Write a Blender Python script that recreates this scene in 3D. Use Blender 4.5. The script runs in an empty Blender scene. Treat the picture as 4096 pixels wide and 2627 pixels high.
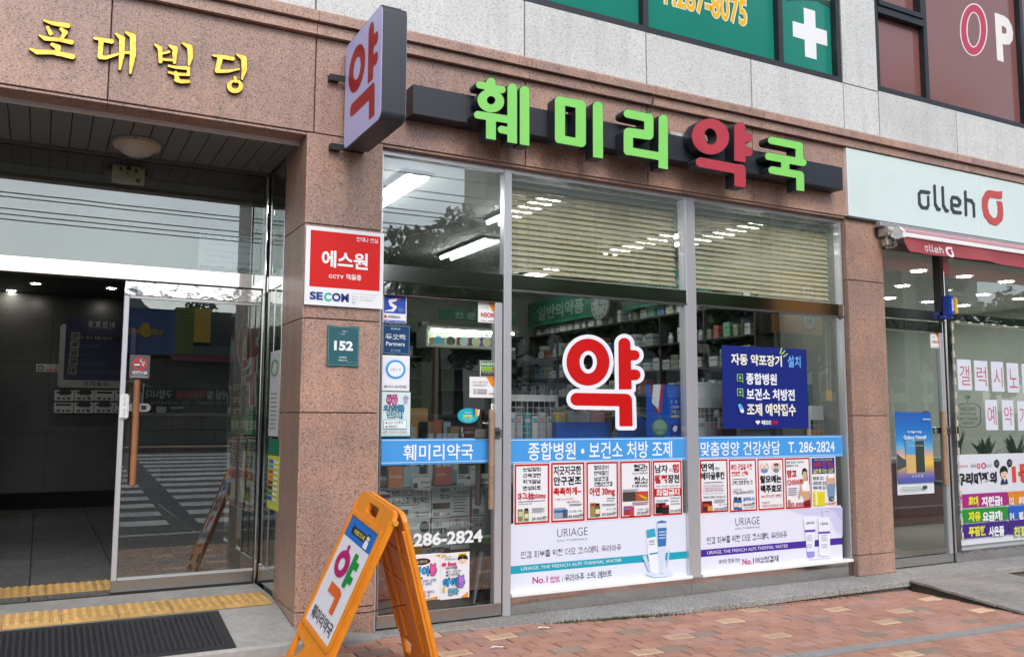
import bpy, bmesh, math, random
import numpy as np
from mathutils import Vector, Matrix
from mathutils.geometry import tessellate_polygon
random.seed(7)
SC = bpy.context.scene
COL = SC.collection

# ------------------------------------------------------------------ camera
FPX, IMW, IMH = 3511.766, 4096.0, 2627.0
YAW, PIT, ROL = (math.radians(a) for a in (28.16022, 5.853957, -0.1772217))
CAM = np.array([0.0, -5.75, 1.53])
def _axes():
    cy, sy, cp, sp, cr, sr = math.cos(YAW), math.sin(YAW), math.cos(PIT), math.sin(PIT), math.cos(ROL), math.sin(ROL)
    f = np.array([sy * cp, cy * cp, sp]); rt = np.array([cy, -sy, 0]); d = np.cross(f, rt)
    return np.array([cr * rt + sr * d, -sr * rt + cr * d, f])
AX = _axes()
cd = bpy.data.cameras.new('camera'); cam = bpy.data.objects.new('camera', cd); COL.objects.link(cam)
cd.sensor_width = 36; cd.lens = FPX / IMW * 36; cd.clip_end = 2000; cd.clip_start = .05
R3 = Matrix(((AX[0][0], -AX[1][0], -AX[2][0]), (AX[0][1], -AX[1][1], -AX[2][1]), (AX[0][2], -AX[1][2], -AX[2][2])))
cam.matrix_world = Matrix.Translation(Vector(CAM)) @ R3.to_4x4()
SC.camera = cam

# ------------------------------------------------------------------ sky, sun, exposure
SUN_EL, SUN_AZ = math.radians(46), math.radians(188)      # azimuth clockwise from +Y
w = bpy.data.worlds.new('World'); SC.world = w; w.use_nodes = True
nt = w.node_tree; nt.nodes.clear()
sky = nt.nodes.new('ShaderNodeTexSky'); sky.sky_type = 'NISHITA'; sky.sun_disc = False
sky.sun_elevation = SUN_EL; sky.sun_rotation = SUN_AZ; sky.air_density = 1.0; sky.dust_density = 2.0; sky.ozone_density = 1.0
hs = nt.nodes.new('ShaderNodeHueSaturation'); hs.inputs['Saturation'].default_value = .62
# thin overcast: soft cloud brightness variation over the whole dome
tc = nt.nodes.new('ShaderNodeTexCoord'); nz = nt.nodes.new('ShaderNodeTexNoise'); nz.inputs['Scale'].default_value = 2.2; nz.inputs['Detail'].default_value = 5
mr = nt.nodes.new('ShaderNodeMapRange'); mr.inputs['From Min'].default_value = .3; mr.inputs['From Max'].default_value = .7; mr.inputs['To Min'].default_value = .82; mr.inputs['To Max'].default_value = 1.2
mul = nt.nodes.new('ShaderNodeMixRGB'); mul.blend_type = 'MULTIPLY'; mul.inputs[0].default_value = 1
bg = nt.nodes.new('ShaderNodeBackground'); bg.inputs['Strength'].default_value = .15
wo = nt.nodes.new('ShaderNodeOutputWorld')
L = nt.links.new
L(sky.outputs[0], hs.inputs['Color']); L(tc.outputs['Generated'], nz.inputs['Vector']); L(nz.outputs['Fac'], mr.inputs[0])
L(hs.outputs[0], mul.inputs[1]); L(mr.outputs[0], mul.inputs[2]); L(mul.outputs[0], bg.inputs[0]); L(bg.outputs[0], wo.inputs[0])
sd = bpy.data.lights.new('sun', 'SUN'); sun = bpy.data.objects.new('sun', sd); COL.objects.link(sun)
sd.energy = .8; sd.angle = math.radians(28); sd.color = (1, .985, .965)
_d = Vector((math.sin(SUN_AZ) * math.cos(SUN_EL), math.cos(SUN_AZ) * math.cos(SUN_EL), math.sin(SUN_EL)))
sun.rotation_euler = _d.to_track_quat('Z', 'Y').to_euler(); sun.location = (0, -12, 14)
SC.view_settings.view_transform = 'Standard'; SC.view_settings.look = 'None'; SC.view_settings.gamma = 1
SC.view_settings.exposure = .80
SC.cycles.use_denoising = True; SC.cycles.max_bounces = 8; SC.cycles.transparent_max_bounces = 24
SC.cycles.sample_clamp_indirect = 6; SC.cycles.caustics_reflective = False; SC.cycles.caustics_refractive = False

# ------------------------------------------------------------------ helpers: points
def ray(px, py): return AX.T @ np.array([(px - IMW / 2) / FPX, (py - IMH / 2) / FPX, 1.0])
def at(px, py, Y):                      # the point of the plane y = Y seen at a photograph position
    d = ray(px, py); return Vector(CAM + (Y - CAM[1]) / d[1] * d)
def atX(px, py, X):
    d = ray(px, py); return Vector(CAM + (X - CAM[0]) / d[0] * d)
def atZ(px, py, Z):
    d = ray(px, py); return Vector(CAM + (Z - CAM[2]) / d[2] * d)
def mirr(px, py, Yr, Yg=.10):           # real place of a thing that the glass at Yg mirrors
    p = at(px, py, 2 * Yg - Yr); return Vector((p.x, Yr, p.z))
def project(p):
    q = AX @ (np.array(p) - CAM); return (q[0] / q[2] * FPX + IMW / 2, q[1] / q[2] * FPX + IMH / 2, q[2])
def zoomer(x0, y0, s): return lambda x, y: (x0 + x * s, y0 + y * s)

# ------------------------------------------------------------------ helpers: colour and materials
def hx(h):
    h = h.lstrip('#'); c = [int(h[i:i + 2], 16) / 255 for i in (0, 2, 4)]
    return tuple((v / 12.92 if v <= .04045 else ((v + .055) / 1.055) ** 2.4) for v in c)
MATS = {}
def mat(name, col=None, rough=.5, metal=0., spec=.5, emit=None, es=0., var=0., bump=0., bscale=40., coat=0.):
    if name in MATS: return MATS[name]
    m = bpy.data.materials.new(name); m.use_nodes = True; MATS[name] = m
    n = m.node_tree.nodes; l = m.node_tree.links.new; b = n['Principled BSDF']
    c = hx(col) if isinstance(col, str) else col
    b.inputs['Base Color'].default_value = (*c, 1); b.inputs['Roughness'].default_value = rough
    b.inputs['Metallic'].default_value = metal; b.inputs['Specular IOR Level'].default_value = spec
    b.inputs['Coat Weight'].default_value = coat
    if emit is not None:
        b.inputs['Emission Color'].default_value = (*(hx(emit) if isinstance(emit, str) else emit), 1); b.inputs['Emission Strength'].default_value = es
    if var or bump:
        g = n.new('ShaderNodeNewGeometry'); t = n.new('ShaderNodeTexNoise'); t.inputs['Scale'].default_value = bscale; t.inputs['Detail'].default_value = 4
        l(g.outputs['Position'], t.inputs['Vector'])
        if var:
            r = n.new('ShaderNodeMapRange'); r.inputs['From Min'].default_value = .3; r.inputs['From Max'].default_value = .7
            r.inputs['To Min'].default_value = 1 - var; r.inputs['To Max'].default_value = 1 + var
            x = n.new('ShaderNodeMixRGB'); x.blend_type = 'MULTIPLY'; x.inputs[0].default_value = 1; x.inputs[1].default_value = (*c, 1)
            t2 = n.new('ShaderNodeTexNoise'); t2.inputs['Scale'].default_value = bscale * .13; t2.inputs['Detail'].default_value = 3
            l(g.outputs['Position'], t2.inputs['Vector'])
            a = n.new('ShaderNodeMath'); a.operation = 'ADD'; h = n.new('ShaderNodeMath'); h.operation = 'MULTIPLY'; h.inputs[1].default_value = .5
            l(t.outputs['Fac'], a.inputs[0]); l(t2.outputs['Fac'], a.inputs[1]); l(a.outputs[0], h.inputs[0]); l(h.outputs[0], r.inputs[0])
            l(r.outputs[0], x.inputs[2]); l(x.outputs[0], b.inputs['Base Color'])
        if bump:
            bm_ = n.new('ShaderNodeBump'); bm_.inputs['Strength'].default_value = bump; bm_.inputs['Distance'].default_value = .01
            l(t.outputs['Fac'], bm_.inputs['Height']); l(bm_.outputs[0], b.inputs['Normal'])
    return m
def P(h):                               # printing ink / paper of one colour
    return mat('ink_' + h.lstrip('#'), tuple(c * .86 for c in hx(h)), rough=.42, spec=.35)
def granite(name, ramp, scale, rough, stain, tint=.10, streak=0., bump=.02):
    m = bpy.data.materials.new(name); m.use_nodes = True; MATS[name] = m
    n = m.node_tree.nodes; l = m.node_tree.links.new; b = n['Principled BSDF']
    g = n.new('ShaderNodeNewGeometry')
    dn = n.new('ShaderNodeTexNoise'); dn.inputs['Scale'].default_value = scale * .9; dn.inputs['Detail'].default_value = 2
    l(g.outputs['Position'], dn.inputs['Vector'])
    ad = n.new('ShaderNodeMixRGB'); ad.blend_type = 'ADD'; ad.inputs[0].default_value = .6 / scale; l(g.outputs['Position'], ad.inputs[1]); l(dn.outputs['Color'], ad.inputs[2])
    v = n.new('ShaderNodeTexVoronoi'); v.inputs['Scale'].default_value = scale; l(ad.outputs[0], v.inputs['Vector'])
    sx = n.new('ShaderNodeSeparateColor'); l(v.outputs['Color'], sx.inputs[0])
    r = n.new('ShaderNodeValToRGB'); r.color_ramp.interpolation = 'CONSTANT'; e = r.color_ramp.elements
    for i, (p, c) in enumerate(ramp):
        el = e[i] if i < 2 else e.new(p)
        el.position = p; el.color = (*c, 1)
    l(sx.outputs[0], r.inputs[0])
    # broad weathering and a per-slab tint
    s = n.new('ShaderNodeTexNoise'); s.inputs['Scale'].default_value = 1.6; s.inputs['Detail'].default_value = 6; s.inputs['Roughness'].default_value = .62; l(g.outputs['Position'], s.inputs['Vector'])
    r2 = n.new('ShaderNodeValToRGB'); r2.color_ramp.elements[0].position = .36; r2.color_ramp.elements[1].position = .68
    r2.color_ramp.elements[0].color = (*stain[0], 1); r2.color_ramp.elements[1].color = (*stain[1], 1); l(s.outputs['Fac'], r2.inputs[0])
    x = n.new('ShaderNodeMixRGB'); x.blend_type = 'MULTIPLY'; x.inputs[0].default_value = 1; l(r.outputs[0], x.inputs[1]); l(r2.outputs[0], x.inputs[2])
    if streak:                              # rain streaks: noise drawn out along the vertical
        mp = n.new('ShaderNodeVectorMath'); mp.operation = 'MULTIPLY'; mp.inputs[1].default_value = (9, 9, .55); l(g.outputs['Position'], mp.inputs[0])
        sn = n.new('ShaderNodeTexNoise'); sn.inputs['Scale'].default_value = 1.; sn.inputs['Detail'].default_value = 5; l(mp.outputs[0], sn.inputs['Vector'])
        sr = n.new('ShaderNodeMapRange'); sr.inputs['From Min'].default_value = .50; sr.inputs['From Max'].default_value = .74; sr.inputs['To Min'].default_value = 1.; sr.inputs['To Max'].default_value = 1 - streak; l(sn.outputs['Fac'], sr.inputs[0])
        xs_ = n.new('ShaderNodeMixRGB'); xs_.blend_type = 'MULTIPLY'; xs_.inputs[0].default_value = 1; l(x.outputs[0], xs_.inputs[1]); l(sr.outputs[0], xs_.inputs[2]); x = xs_
    oi = n.new('ShaderNodeObjectInfo'); mr_ = n.new('ShaderNodeMapRange'); mr_.inputs['To Min'].default_value = 1 - tint; mr_.inputs['To Max'].default_value = 1 + tint
    l(oi.outputs['Random'], mr_.inputs[0])
    y = n.new('ShaderNodeMixRGB'); y.blend_type = 'MULTIPLY'; y.inputs[0].default_value = 1; l(x.outputs[0], y.inputs[1]); l(mr_.outputs[0], y.inputs[2])
    l(y.outputs[0], b.inputs['Base Color']); b.inputs['Roughness'].default_value = rough
    if bump:
        bp = n.new('ShaderNodeBump'); bp.inputs['Strength'].default_value = bump * 4; bp.inputs['Distance'].default_value = .004
        l(sx.outputs[1], bp.inputs['Height']); l(bp.outputs[0], b.inputs['Normal'])
    return m
def glass(name, tint=(.80, .86, .83), ior=1.75, rough=0.0, wav=0.0):
    m = bpy.data.materials.new(name); m.use_nodes = True; MATS[name] = m
    n = m.node_tree.nodes; l = m.node_tree.links.new; n.remove(n['Principled BSDF'])
    o = n['Material Output']; t = n.new('ShaderNodeBsdfTransparent'); t.inputs[0].default_value = (*tint, 1)
    g = n.new('ShaderNodeBsdfGlossy'); g.inputs['Color'].default_value = (.93, .97, .95, 1); g.inputs['Roughness'].default_value = rough
    # Schlick reflectance of one face, the same from both sides (a pane is a thin sheet with two faces)
    r0 = ((ior - 1) / (ior + 1)) ** 2; ge = n.new('ShaderNodeNewGeometry'); dt = n.new('ShaderNodeVectorMath'); dt.operation = 'DOT_PRODUCT'; l(ge.outputs['Incoming'], dt.inputs[0]); l(ge.outputs['Normal'], dt.inputs[1])
    def mth(op, a, b=None):
        q = n.new('ShaderNodeMath'); q.operation = op
        for i, v in enumerate((a, b)):
            if v is None: continue
            if isinstance(v, (int, float)): q.inputs[i].default_value = v
            else: l(v, q.inputs[i])
        return q.outputs[0]
    fr_ = mth('ADD', mth('MULTIPLY', mth('POWER', mth('SUBTRACT', 1., mth('ABSOLUTE', dt.outputs['Value'])), 5.), 1 - r0), r0)
    mx = n.new('ShaderNodeMixShader'); l(fr_, mx.inputs[0]); l(t.outputs[0], mx.inputs[1]); l(g.outputs[0], mx.inputs[2]); l(mx.outputs[0], o.inputs['Surface'])
    if wav:
        gg = n.new('ShaderNodeNewGeometry'); t2 = n.new('ShaderNodeTexNoise'); t2.inputs['Scale'].default_value = 1.7; t2.inputs['Detail'].default_value = 1
        bp = n.new('ShaderNodeBump'); bp.inputs['Strength'].default_value = wav; bp.inputs['Distance'].default_value = .02
        l(gg.outputs['Position'], t2.inputs['Vector']); l(t2.outputs['Fac'], bp.inputs['Height']); l(bp.outputs[0], g.inputs['Normal'])
    return m

# ------------------------------------------------------------------ helpers: geometry
def inside(p, lp):
    c = False; x, y = p; n = len(lp)
    for i in range(n):
        (x0, y0), (x1, y1) = lp[i], lp[i - 1]
        if (y0 > y) != (y1 > y) and x < (x1 - x0) * (y - y0) / (y1 - y0) + x0: c = not c
    return c
def nest(loops):                        # [[outer, hole, hole], [outer], ...]
    if len(loops) == 1: return [loops]
    dep = [sum(inside(lp[0], o) for o in loops if o is not lp) for lp in loops]; out = []
    for lp, d in zip(loops, dep):
        if d % 2 == 0: out.append([lp] + [h for h, e in zip(loops, dep) if e == d + 1 and inside(h[0], lp)])
    return out
class G:
    def __init__(s): s.v = []; s.f = []; s.m = []; s.mats = []
    def mi(s, m):
        if m is None: return 0
        if m not in s.mats: s.mats.append(m)
        return s.mats.index(m)
    def add(s, vs, fs, m=None):
        k = len(s.v); i = s.mi(m); s.v += [tuple(p) for p in vs]; s.f += [tuple(a + k for a in f) for f in fs]; s.m += [i] * len(fs); return s
    def box(s, x0, x1, y0, y1, z0, z1, m=None):
        x0, x1 = sorted((x0, x1)); y0, y1 = sorted((y0, y1)); z0, z1 = sorted((z0, z1))
        return s.add([(x0, y0, z0), (x1, y0, z0), (x1, y1, z0), (x0, y1, z0), (x0, y0, z1), (x1, y0, z1), (x1, y1, z1), (x0, y1, z1)],
                     [(0, 3, 2, 1), (4, 5, 6, 7), (0, 1, 5, 4), (1, 2, 6, 5), (2, 3, 7, 6), (3, 0, 4, 7)], m)
    def obox(s, c, ax, ay, az, m=None):   # oriented box: centre and three half-axes
        c, ax, ay, az = Vector(c), Vector(ax), Vector(ay), Vector(az)
        p = [c + i * ax + j * ay + k * az for k in (-1, 1) for i, j in ((-1, -1), (1, -1), (1, 1), (-1, 1))]
        return s.add(p, [(0, 3, 2, 1), (4, 5, 6, 7), (0, 1, 5, 4), (1, 2, 6, 5), (2, 3, 7, 6), (3, 0, 4, 7)], m)
    def prism(s, loops, fn, d, m=None, mside=None, back=True):   # 2D loops (first outer, then holes) mapped by fn, extruded by vector d
        pts = []; tri = []
        grp = nest(loops)
        loops = [lp for gp in grp for lp in gp]
        for gp in grp:
            k0 = len(pts)
            for lp in gp: pts += [Vector(fn(*p)) for p in lp]
            tri += [tuple(i + k0 for i in t) for t in tessellate_polygon([[Vector((p[0], p[1], 0)) for p in lp] for lp in gp])]
        d = Vector(d); n = len(pts)
        if tri:
            nn = Vector((0, 0, 0))
            for t in tri: nn += (pts[t[1]] - pts[t[0]]).cross(pts[t[2]] - pts[t[0]])
            if nn.dot(d) > 0: tri = [(t[0], t[2], t[1]) for t in tri]
        s.add(pts, tri, m)
        if d.length > 0:
            if back: s.add([p + d for p in pts], [(t[0], t[2], t[1]) for t in tri], mside or m)
            vs = []; fs = []
            for lp in loops:
                k = len(lp); q = [Vector(fn(*p)) for p in lp]; b = len(vs)
                vs += q + [p + d for p in q]; fs += [(b + i, b + (i + 1) % k, b + k + (i + 1) % k, b + k + i) for i in range(k)]
            s.add(vs, fs, mside or m)
        return s
    def cyl(s, p0, p1, r0, n=12, r1=None, m=None, cap=True):
        p0, p1 = Vector(p0), Vector(p1); r1 = r0 if r1 is None else r1
        a = (p1 - p0).normalized(); u = a.orthogonal().normalized(); w_ = a.cross(u)
        c = [(math.cos(2 * math.pi * i / n), math.sin(2 * math.pi * i / n)) for i in range(n)]
        vs = [p0 + r0 * (x * u + y * w_) for x, y in c] + [p1 + r1 * (x * u + y * w_) for x, y in c]
        fs = [(i, (i + 1) % n, n + (i + 1) % n, n + i) for i in range(n)]
        if cap: fs += [tuple(range(n))[::-1], tuple(range(n, 2 * n))]
        return s.add(vs, fs, m)
    def tube(s, path, r, n=8, m=None):
        path = [Vector(p) for p in path]; vs = []; fs = []; u = None; K = len(path)
        for i, p in enumerate(path):
            a = (path[min(i + 1, K - 1)] - path[max(i - 1, 0)]).normalized()
            u = a.orthogonal().normalized() if u is None else (u - a * u.dot(a)).normalized()
            w_ = a.cross(u); rr = r[i] if isinstance(r, (list, tuple)) else r
            vs += [p + rr * (math.cos(2 * math.pi * k / n) * u + math.sin(2 * math.pi * k / n) * w_) for k in range(n)]
        for i in range(K - 1): fs += [(i * n + k, i * n + (k + 1) % n, (i + 1) * n + (k + 1) % n, (i + 1) * n + k) for k in range(n)]
        fs += [tuple(range(n))[::-1], tuple(range((K - 1) * n, K * n))]
        return s.add(vs, fs, m)
    def lathe(s, prof, c=(0, 0, 0), n=24, m=None, M=None, cap=True):
        vs = []; fs = []; K = len(prof); c = Vector(c)
        for r, z in prof:
            for k in range(n):
                p = Vector((r * math.cos(2 * math.pi * k / n), r * math.sin(2 * math.pi * k / n), z)); vs.append(c + (M @ p if M else p))
        for i in range(K - 1): fs += [(i * n + k, i * n + (k + 1) % n, (i + 1) * n + (k + 1) % n, (i + 1) * n + k) for k in range(n)]
        if cap and prof[0][0] > 1e-6: fs.append(tuple(range(n))[::-1])
        if cap and prof[-1][0] > 1e-6: fs.append(tuple(range((K - 1) * n, K * n)))
        return s.add(vs, fs, m)
ALL = []
def mk(name, g, m=None, parent=None, bevel=0., smooth=False, seg=1):
    me = bpy.data.meshes.new(name); me.from_pydata(g.v, [], g.f)
    mats = g.mats if g.mats else [m]
    for q in mats: me.materials.append(q)
    if g.mats: me.polygons.foreach_set('material_index', g.m)
    if bevel:
        b = bmesh.new(); b.from_mesh(me); bmesh.ops.remove_doubles(b, verts=b.verts, dist=1e-5)
        es = [e for e in b.edges if len(e.link_faces) == 2 and e.calc_face_angle(0) > .5]
        bmesh.ops.bevel(b, geom=es, offset=bevel, segments=seg, affect='EDGES', clamp_overlap=True); b.to_mesh(me); b.free()
    me.update()
    if smooth:
        me.polygons.foreach_set('use_smooth', [True] * len(me.polygons))
        me.set_sharp_from_angle(angle=math.radians(38))
    o = bpy.data.objects.new(name, me); COL.objects.link(o); ALL.append(o)
    if parent is not None: o.parent = parent
    return o
def tag(o, label, cat, group=None, kind=None):
    o['label'] = label; o['category'] = cat
    if group: o['group'] = group
    if kind: o['kind'] = kind
    return o
def thing(name, label, cat, group=None):
    o = bpy.data.objects.new(name, None); COL.objects.link(o); ALL.append(o); o.empty_display_size = .1
    return tag(o, label, cat, group)
def struct(name, g, m, kind='structure'):
    o = mk(name, g, m); o['kind'] = kind; return o

# ------------------------------------------------------------------ helpers: lettering
_TX = {}
def glyphs(body, bold=0., res=3):
    k = (body, bold)
    if k not in _TX:
        c = bpy.data.curves.new('t', 'FONT'); c.body = body; c.resolution_u = res; c.offset = bold; c.fill_mode = 'FRONT'; c.align_x = 'LEFT'; c.space_line = .95
        o = bpy.data.objects.new('t', c); me = bpy.data.meshes.new_from_object(o)
        v = np.array([tuple(p.co)[:2] for p in me.vertices]) if len(me.vertices) else np.zeros((1, 2)); f = [tuple(p.vertices) for p in me.polygons]
        bpy.data.objects.remove(o); bpy.data.curves.remove(c); bpy.data.meshes.remove(me)
        lo, hi = v.min(0), v.max(0); sz = np.maximum(hi - lo, 1e-4)
        _TX[k] = ((v - lo) / sz, f, sz[0] / sz[1])
    return _TX[k]
# small print: Korean syllables put together from their strokes
_J = {'ㄱ': [[(0, 1), (1, 1), (.95, 0)]], 'ㄴ': [[(0, 1), (0, 0), (1, 0)]], 'ㄷ': [[(1, 1), (0, 1), (0, 0), (1, 0)]], 'ㄹ': [[(0, 1), (1, 1), (1, .52), (0, .52), (0, 0), (1, 0)]], 'ㅁ': [[(0, 0), (0, 1), (1, 1), (1, 0), (0, 0)]], 'ㅂ': [[(0, 1), (0, 0), (1, 0), (1, 1)], [(0, .5), (1, .5)]], 'ㅅ': [[(.5, 1), (.42, .55), (0, 0)], [(.47, .62), (1, 0)]], 'ㅇ': ['o'], 'ㅈ': [[(.03, 1), (.97, 1)], [(.5, 1), (.42, .5), (0, 0)], [(.47, .55), (1, 0)]], 'ㅊ': [[(.32, 1.05), (.68, 1.05)], [(.03, .78), (.97, .78)], [(.5, .78), (.42, .4), (0, 0)], [(.47, .45), (1, 0)]], 'ㅋ': [[(0, 1), (1, 1), (.95, 0)], [(0, .52), (.97, .52)]], 'ㅌ': [[(1, 1), (0, 1), (0, 0), (1, 0)], [(0, .5), (.95, .5)]], 'ㅍ': [[(0, 1), (1, 1)], [(0, 0), (1, 0)], [(.28, 1), (.28, 0)], [(.72, 1), (.72, 0)]], 'ㅎ': [[(.32, 1.05), (.68, 1.05)], [(0, .78), (1, .78)], 'h']}
_LEAD = 'ㄱ ㄱㄱ ㄴ ㄷ ㄷㄷ ㄹ ㅁ ㅂ ㅂㅂ ㅅ ㅅㅅ ㅇ ㅈ ㅈㅈ ㅊ ㅋ ㅌ ㅍ ㅎ'.split()
_TAIL = ' ㄱ ㄱㄱ ㄱㅅ ㄴ ㄴㅈ ㄴㅎ ㄷ ㄹ ㄹㄱ ㄹㅁ ㄹㅂ ㄹㅅ ㄹㅌ ㄹㅍ ㄹㅎ ㅁ ㅂ ㅂㅅ ㅅ ㅅㅅ ㅇ ㅈ ㅊ ㅋ ㅌ ㅍ ㅎ'.split(' ')
_V = lambda x: [(x, 0), (x, 1)]
_VV = {'a': [_V(.35), [(.35, .5), (1, .5)]], 'ae': [_V(.2), _V(.9), [(.2, .5), (.9, .5)]], 'ya': [_V(.35), [(.35, .66), (1, .66)], [(.35, .36), (1, .36)]], 'yae': [_V(.2), _V(.9), [(.2, .64), (.9, .64)], [(.2, .38), (.9, .38)]], 'eo': [_V(.8), [(-.05, .5), (.8, .5)]], 'e': [_V(.45), _V(.97), [(-.1, .5), (.45, .5)]], 'yeo': [_V(.8), [(-.05, .66), (.8, .66)], [(-.05, .36), (.8, .36)]], 'ye': [_V(.45), _V(.97), [(-.1, .64), (.45, .64)], [(-.1, .38), (.45, .38)]], 'i': [_V(.6)]}
_VH = {'o': [[(0, 0), (1, 0)], [(.5, 0), (.5, 1)]], 'yo': [[(0, 0), (1, 0)], [(.33, 0), (.33, 1)], [(.67, 0), (.67, 1)]], 'u': [[(0, 1), (1, 1)], [(.5, 1), (.5, 0)]], 'yu': [[(0, 1), (1, 1)], [(.33, 1), (.33, 0)], [(.67, 1), (.67, 0)]], 'eu': [[(0, .5), (1, .5)]]}
_VOW = [('', 'a'), ('', 'ae'), ('', 'ya'), ('', 'yae'), ('', 'eo'), ('', 'e'), ('', 'yeo'), ('', 'ye'), ('o', ''), ('o', 'a'), ('o', 'ae'), ('o', 'i'), ('yo', ''), ('u', ''), ('u', 'eo'), ('u', 'e'), ('u', 'i'), ('yu', ''), ('eu', ''), ('eu', 'i'), ('', 'i')]
def syllable(ch):
    k = ord(ch) - 0xAC00; ld, vo, tl = _LEAD[k // 588], _VOW[k % 588 // 28], _TAIL[k % 28]; out = []
    def put(strokes, b):
        for st in strokes:
            f_ = lambda x, y: (b[0] + x * (b[2] - b[0]), b[1] + y * (b[3] - b[1]))
            if st in ('o', 'h'):
                cy, r = (.5, .5) if st == 'o' else (.28, .30)
                out.append([f_(.5 + .5 * math.cos(t) * (1 if st == 'o' else .8), cy + r * math.sin(t)) for t in np.linspace(0, 2 * math.pi, 13)])
            else: out.append([f_(*p) for p in st])
    def cons(c, b):
        n = len(c)
        for i, q in enumerate(c): w = (b[2] - b[0]) / n; put(_J[q], (b[0] + w * i + (.04 if i else 0), b[1], b[0] + w * (i + 1) - (.04 if i < n - 1 else 0), b[3]))
    h, v = vo; T = bool(tl)
    if v and not h: lb, vb = ((.08, .54, .52, .92), (.60, .42, .94, 1.)) if T else ((.08, .16, .52, .86), (.60, .0, .94, 1.))
    elif h and not v: lb, hb = ((.18, .67, .82, .96), (.05, .40, .95, .57)) if T else ((.18, .52, .82, .94), (.05, .10, .95, .38))
    else: lb, hb, vb = ((.10, .64, .52, .95), (.05, .40, .60, .56), (.66, .36, .95, 1.)) if T else ((.10, .54, .52, .92), (.05, .14, .62, .40), (.68, .0, .95, 1.))
    cons(ld, lb)
    if h: put(_VH[h], hb)
    if v: put(_VV[v], vb)
    if T: cons(tl, (.17, .03, .86, .28))
    return out
_SM = {}
def small_print(body, bold=0.):
    k = (body, bold)
    if k in _SM: return _SM[k]
    V, F = [], []; wd = .042 + bold * .8; lines = body.split('\n')
    for li, ln in enumerate(lines):
        x = 0.; y0 = -li * 1.18; q = 0
        for ch in ln:
            if 0xAC00 <= ord(ch) <= 0xD7A3:
                for pl in syllable(ch):
                    for (ax, ay), (bx, by) in zip(pl, pl[1:]):
                        L_ = math.hypot(bx - ax, by - ay) or 1e-6; ux, uy = (bx - ax) / L_ * wd, (by - ay) / L_ * wd; e = .95 if len(pl) < 9 else .3; b0 = len(V); q += 1
                        V += [(x + ax - ux * e - uy, y0 + ay - uy * e + ux, q % 4), (x + bx + ux * e - uy, y0 + by + uy * e + ux, q % 4), (x + bx + ux * e + uy, y0 + by + uy * e - ux, q % 4), (x + ax - ux * e + uy, y0 + ay - uy * e - ux, q % 4)]; F.append((b0, b0 + 1, b0 + 2, b0 + 3))
                x += 1.02
            elif ch == ' ': x += .38
            else:
                p, f, a = glyphs(ch, bold); low = ch in '.,'; hgt = .16 if low else .12 if ch in '-~' else .72 if not ch.islower() else .62; wu = a * hgt; yo = .02 if ch not in '-~' else .36; b0 = len(V)
                V += [(x + u * wu, y0 + yo + v * hgt, 0) for u, v in p]; F += [tuple(i + b0 for i in t) for t in f]; x += wu + .1
    a = np.array(V, float); lo, hi = a.min(0), a.max(0); sz = np.maximum(hi - lo, 1e-4); a[:, :2] = (a[:, :2] - lo[:2]) / sz[:2]
    _SM[k] = (a, F); return _SM[k]
# contour of a union of brush strokes (signed distance, marching squares): for shop-sign and calligraphic letters
def _sd(st, X, Y):
    k = st[0]
    if k == 'c': _, x0, y0, x1, y1, r = st; r0 = r1 = r
    if k == 't': _, x0, y0, r0, x1, y1, r1 = st
    if k in 'ct':
        dx, dy = x1 - x0, y1 - y0; t = np.clip(((X - x0) * dx + (Y - y0) * dy) / max(dx * dx + dy * dy, 1e-9), 0, 1)
        return np.hypot(X - x0 - t * dx, Y - y0 - t * dy) - (r0 + t * (r1 - r0))
    if k == 'q':
        pts = st[1]; n = len(pts); d = np.full(X.shape, 1e18); s = np.ones(X.shape)
        for i in range(n):
            ax, ay = pts[i]; bx, by = pts[i - 1]; ex, ey = bx - ax, by - ay; wx, wy = X - ax, Y - ay
            t = np.clip((wx * ex + wy * ey) / (ex * ex + ey * ey), 0, 1); qx, qy = wx - ex * t, wy - ey * t; d = np.minimum(d, qx * qx + qy * qy)
            c1, c2, c3 = Y >= ay, Y < by, ex * wy > ey * wx
            s = np.where((c1 & c2 & c3) | (~c1 & ~c2 & ~c3), -s, s)
        return s * np.sqrt(d)
    if k == 'e':
        _, cx, cy, rx, ry, a = st; ca, sa = math.cos(a), math.sin(a); x = (X - cx) * ca + (Y - cy) * sa; y = -(X - cx) * sa + (Y - cy) * ca
        q = np.sqrt((x / rx) ** 2 + (y / ry) ** 2) + 1e-9; g = np.sqrt((x / rx ** 2) ** 2 + (y / ry ** 2) ** 2) + 1e-9
        return q * (q - 1) / g
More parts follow.
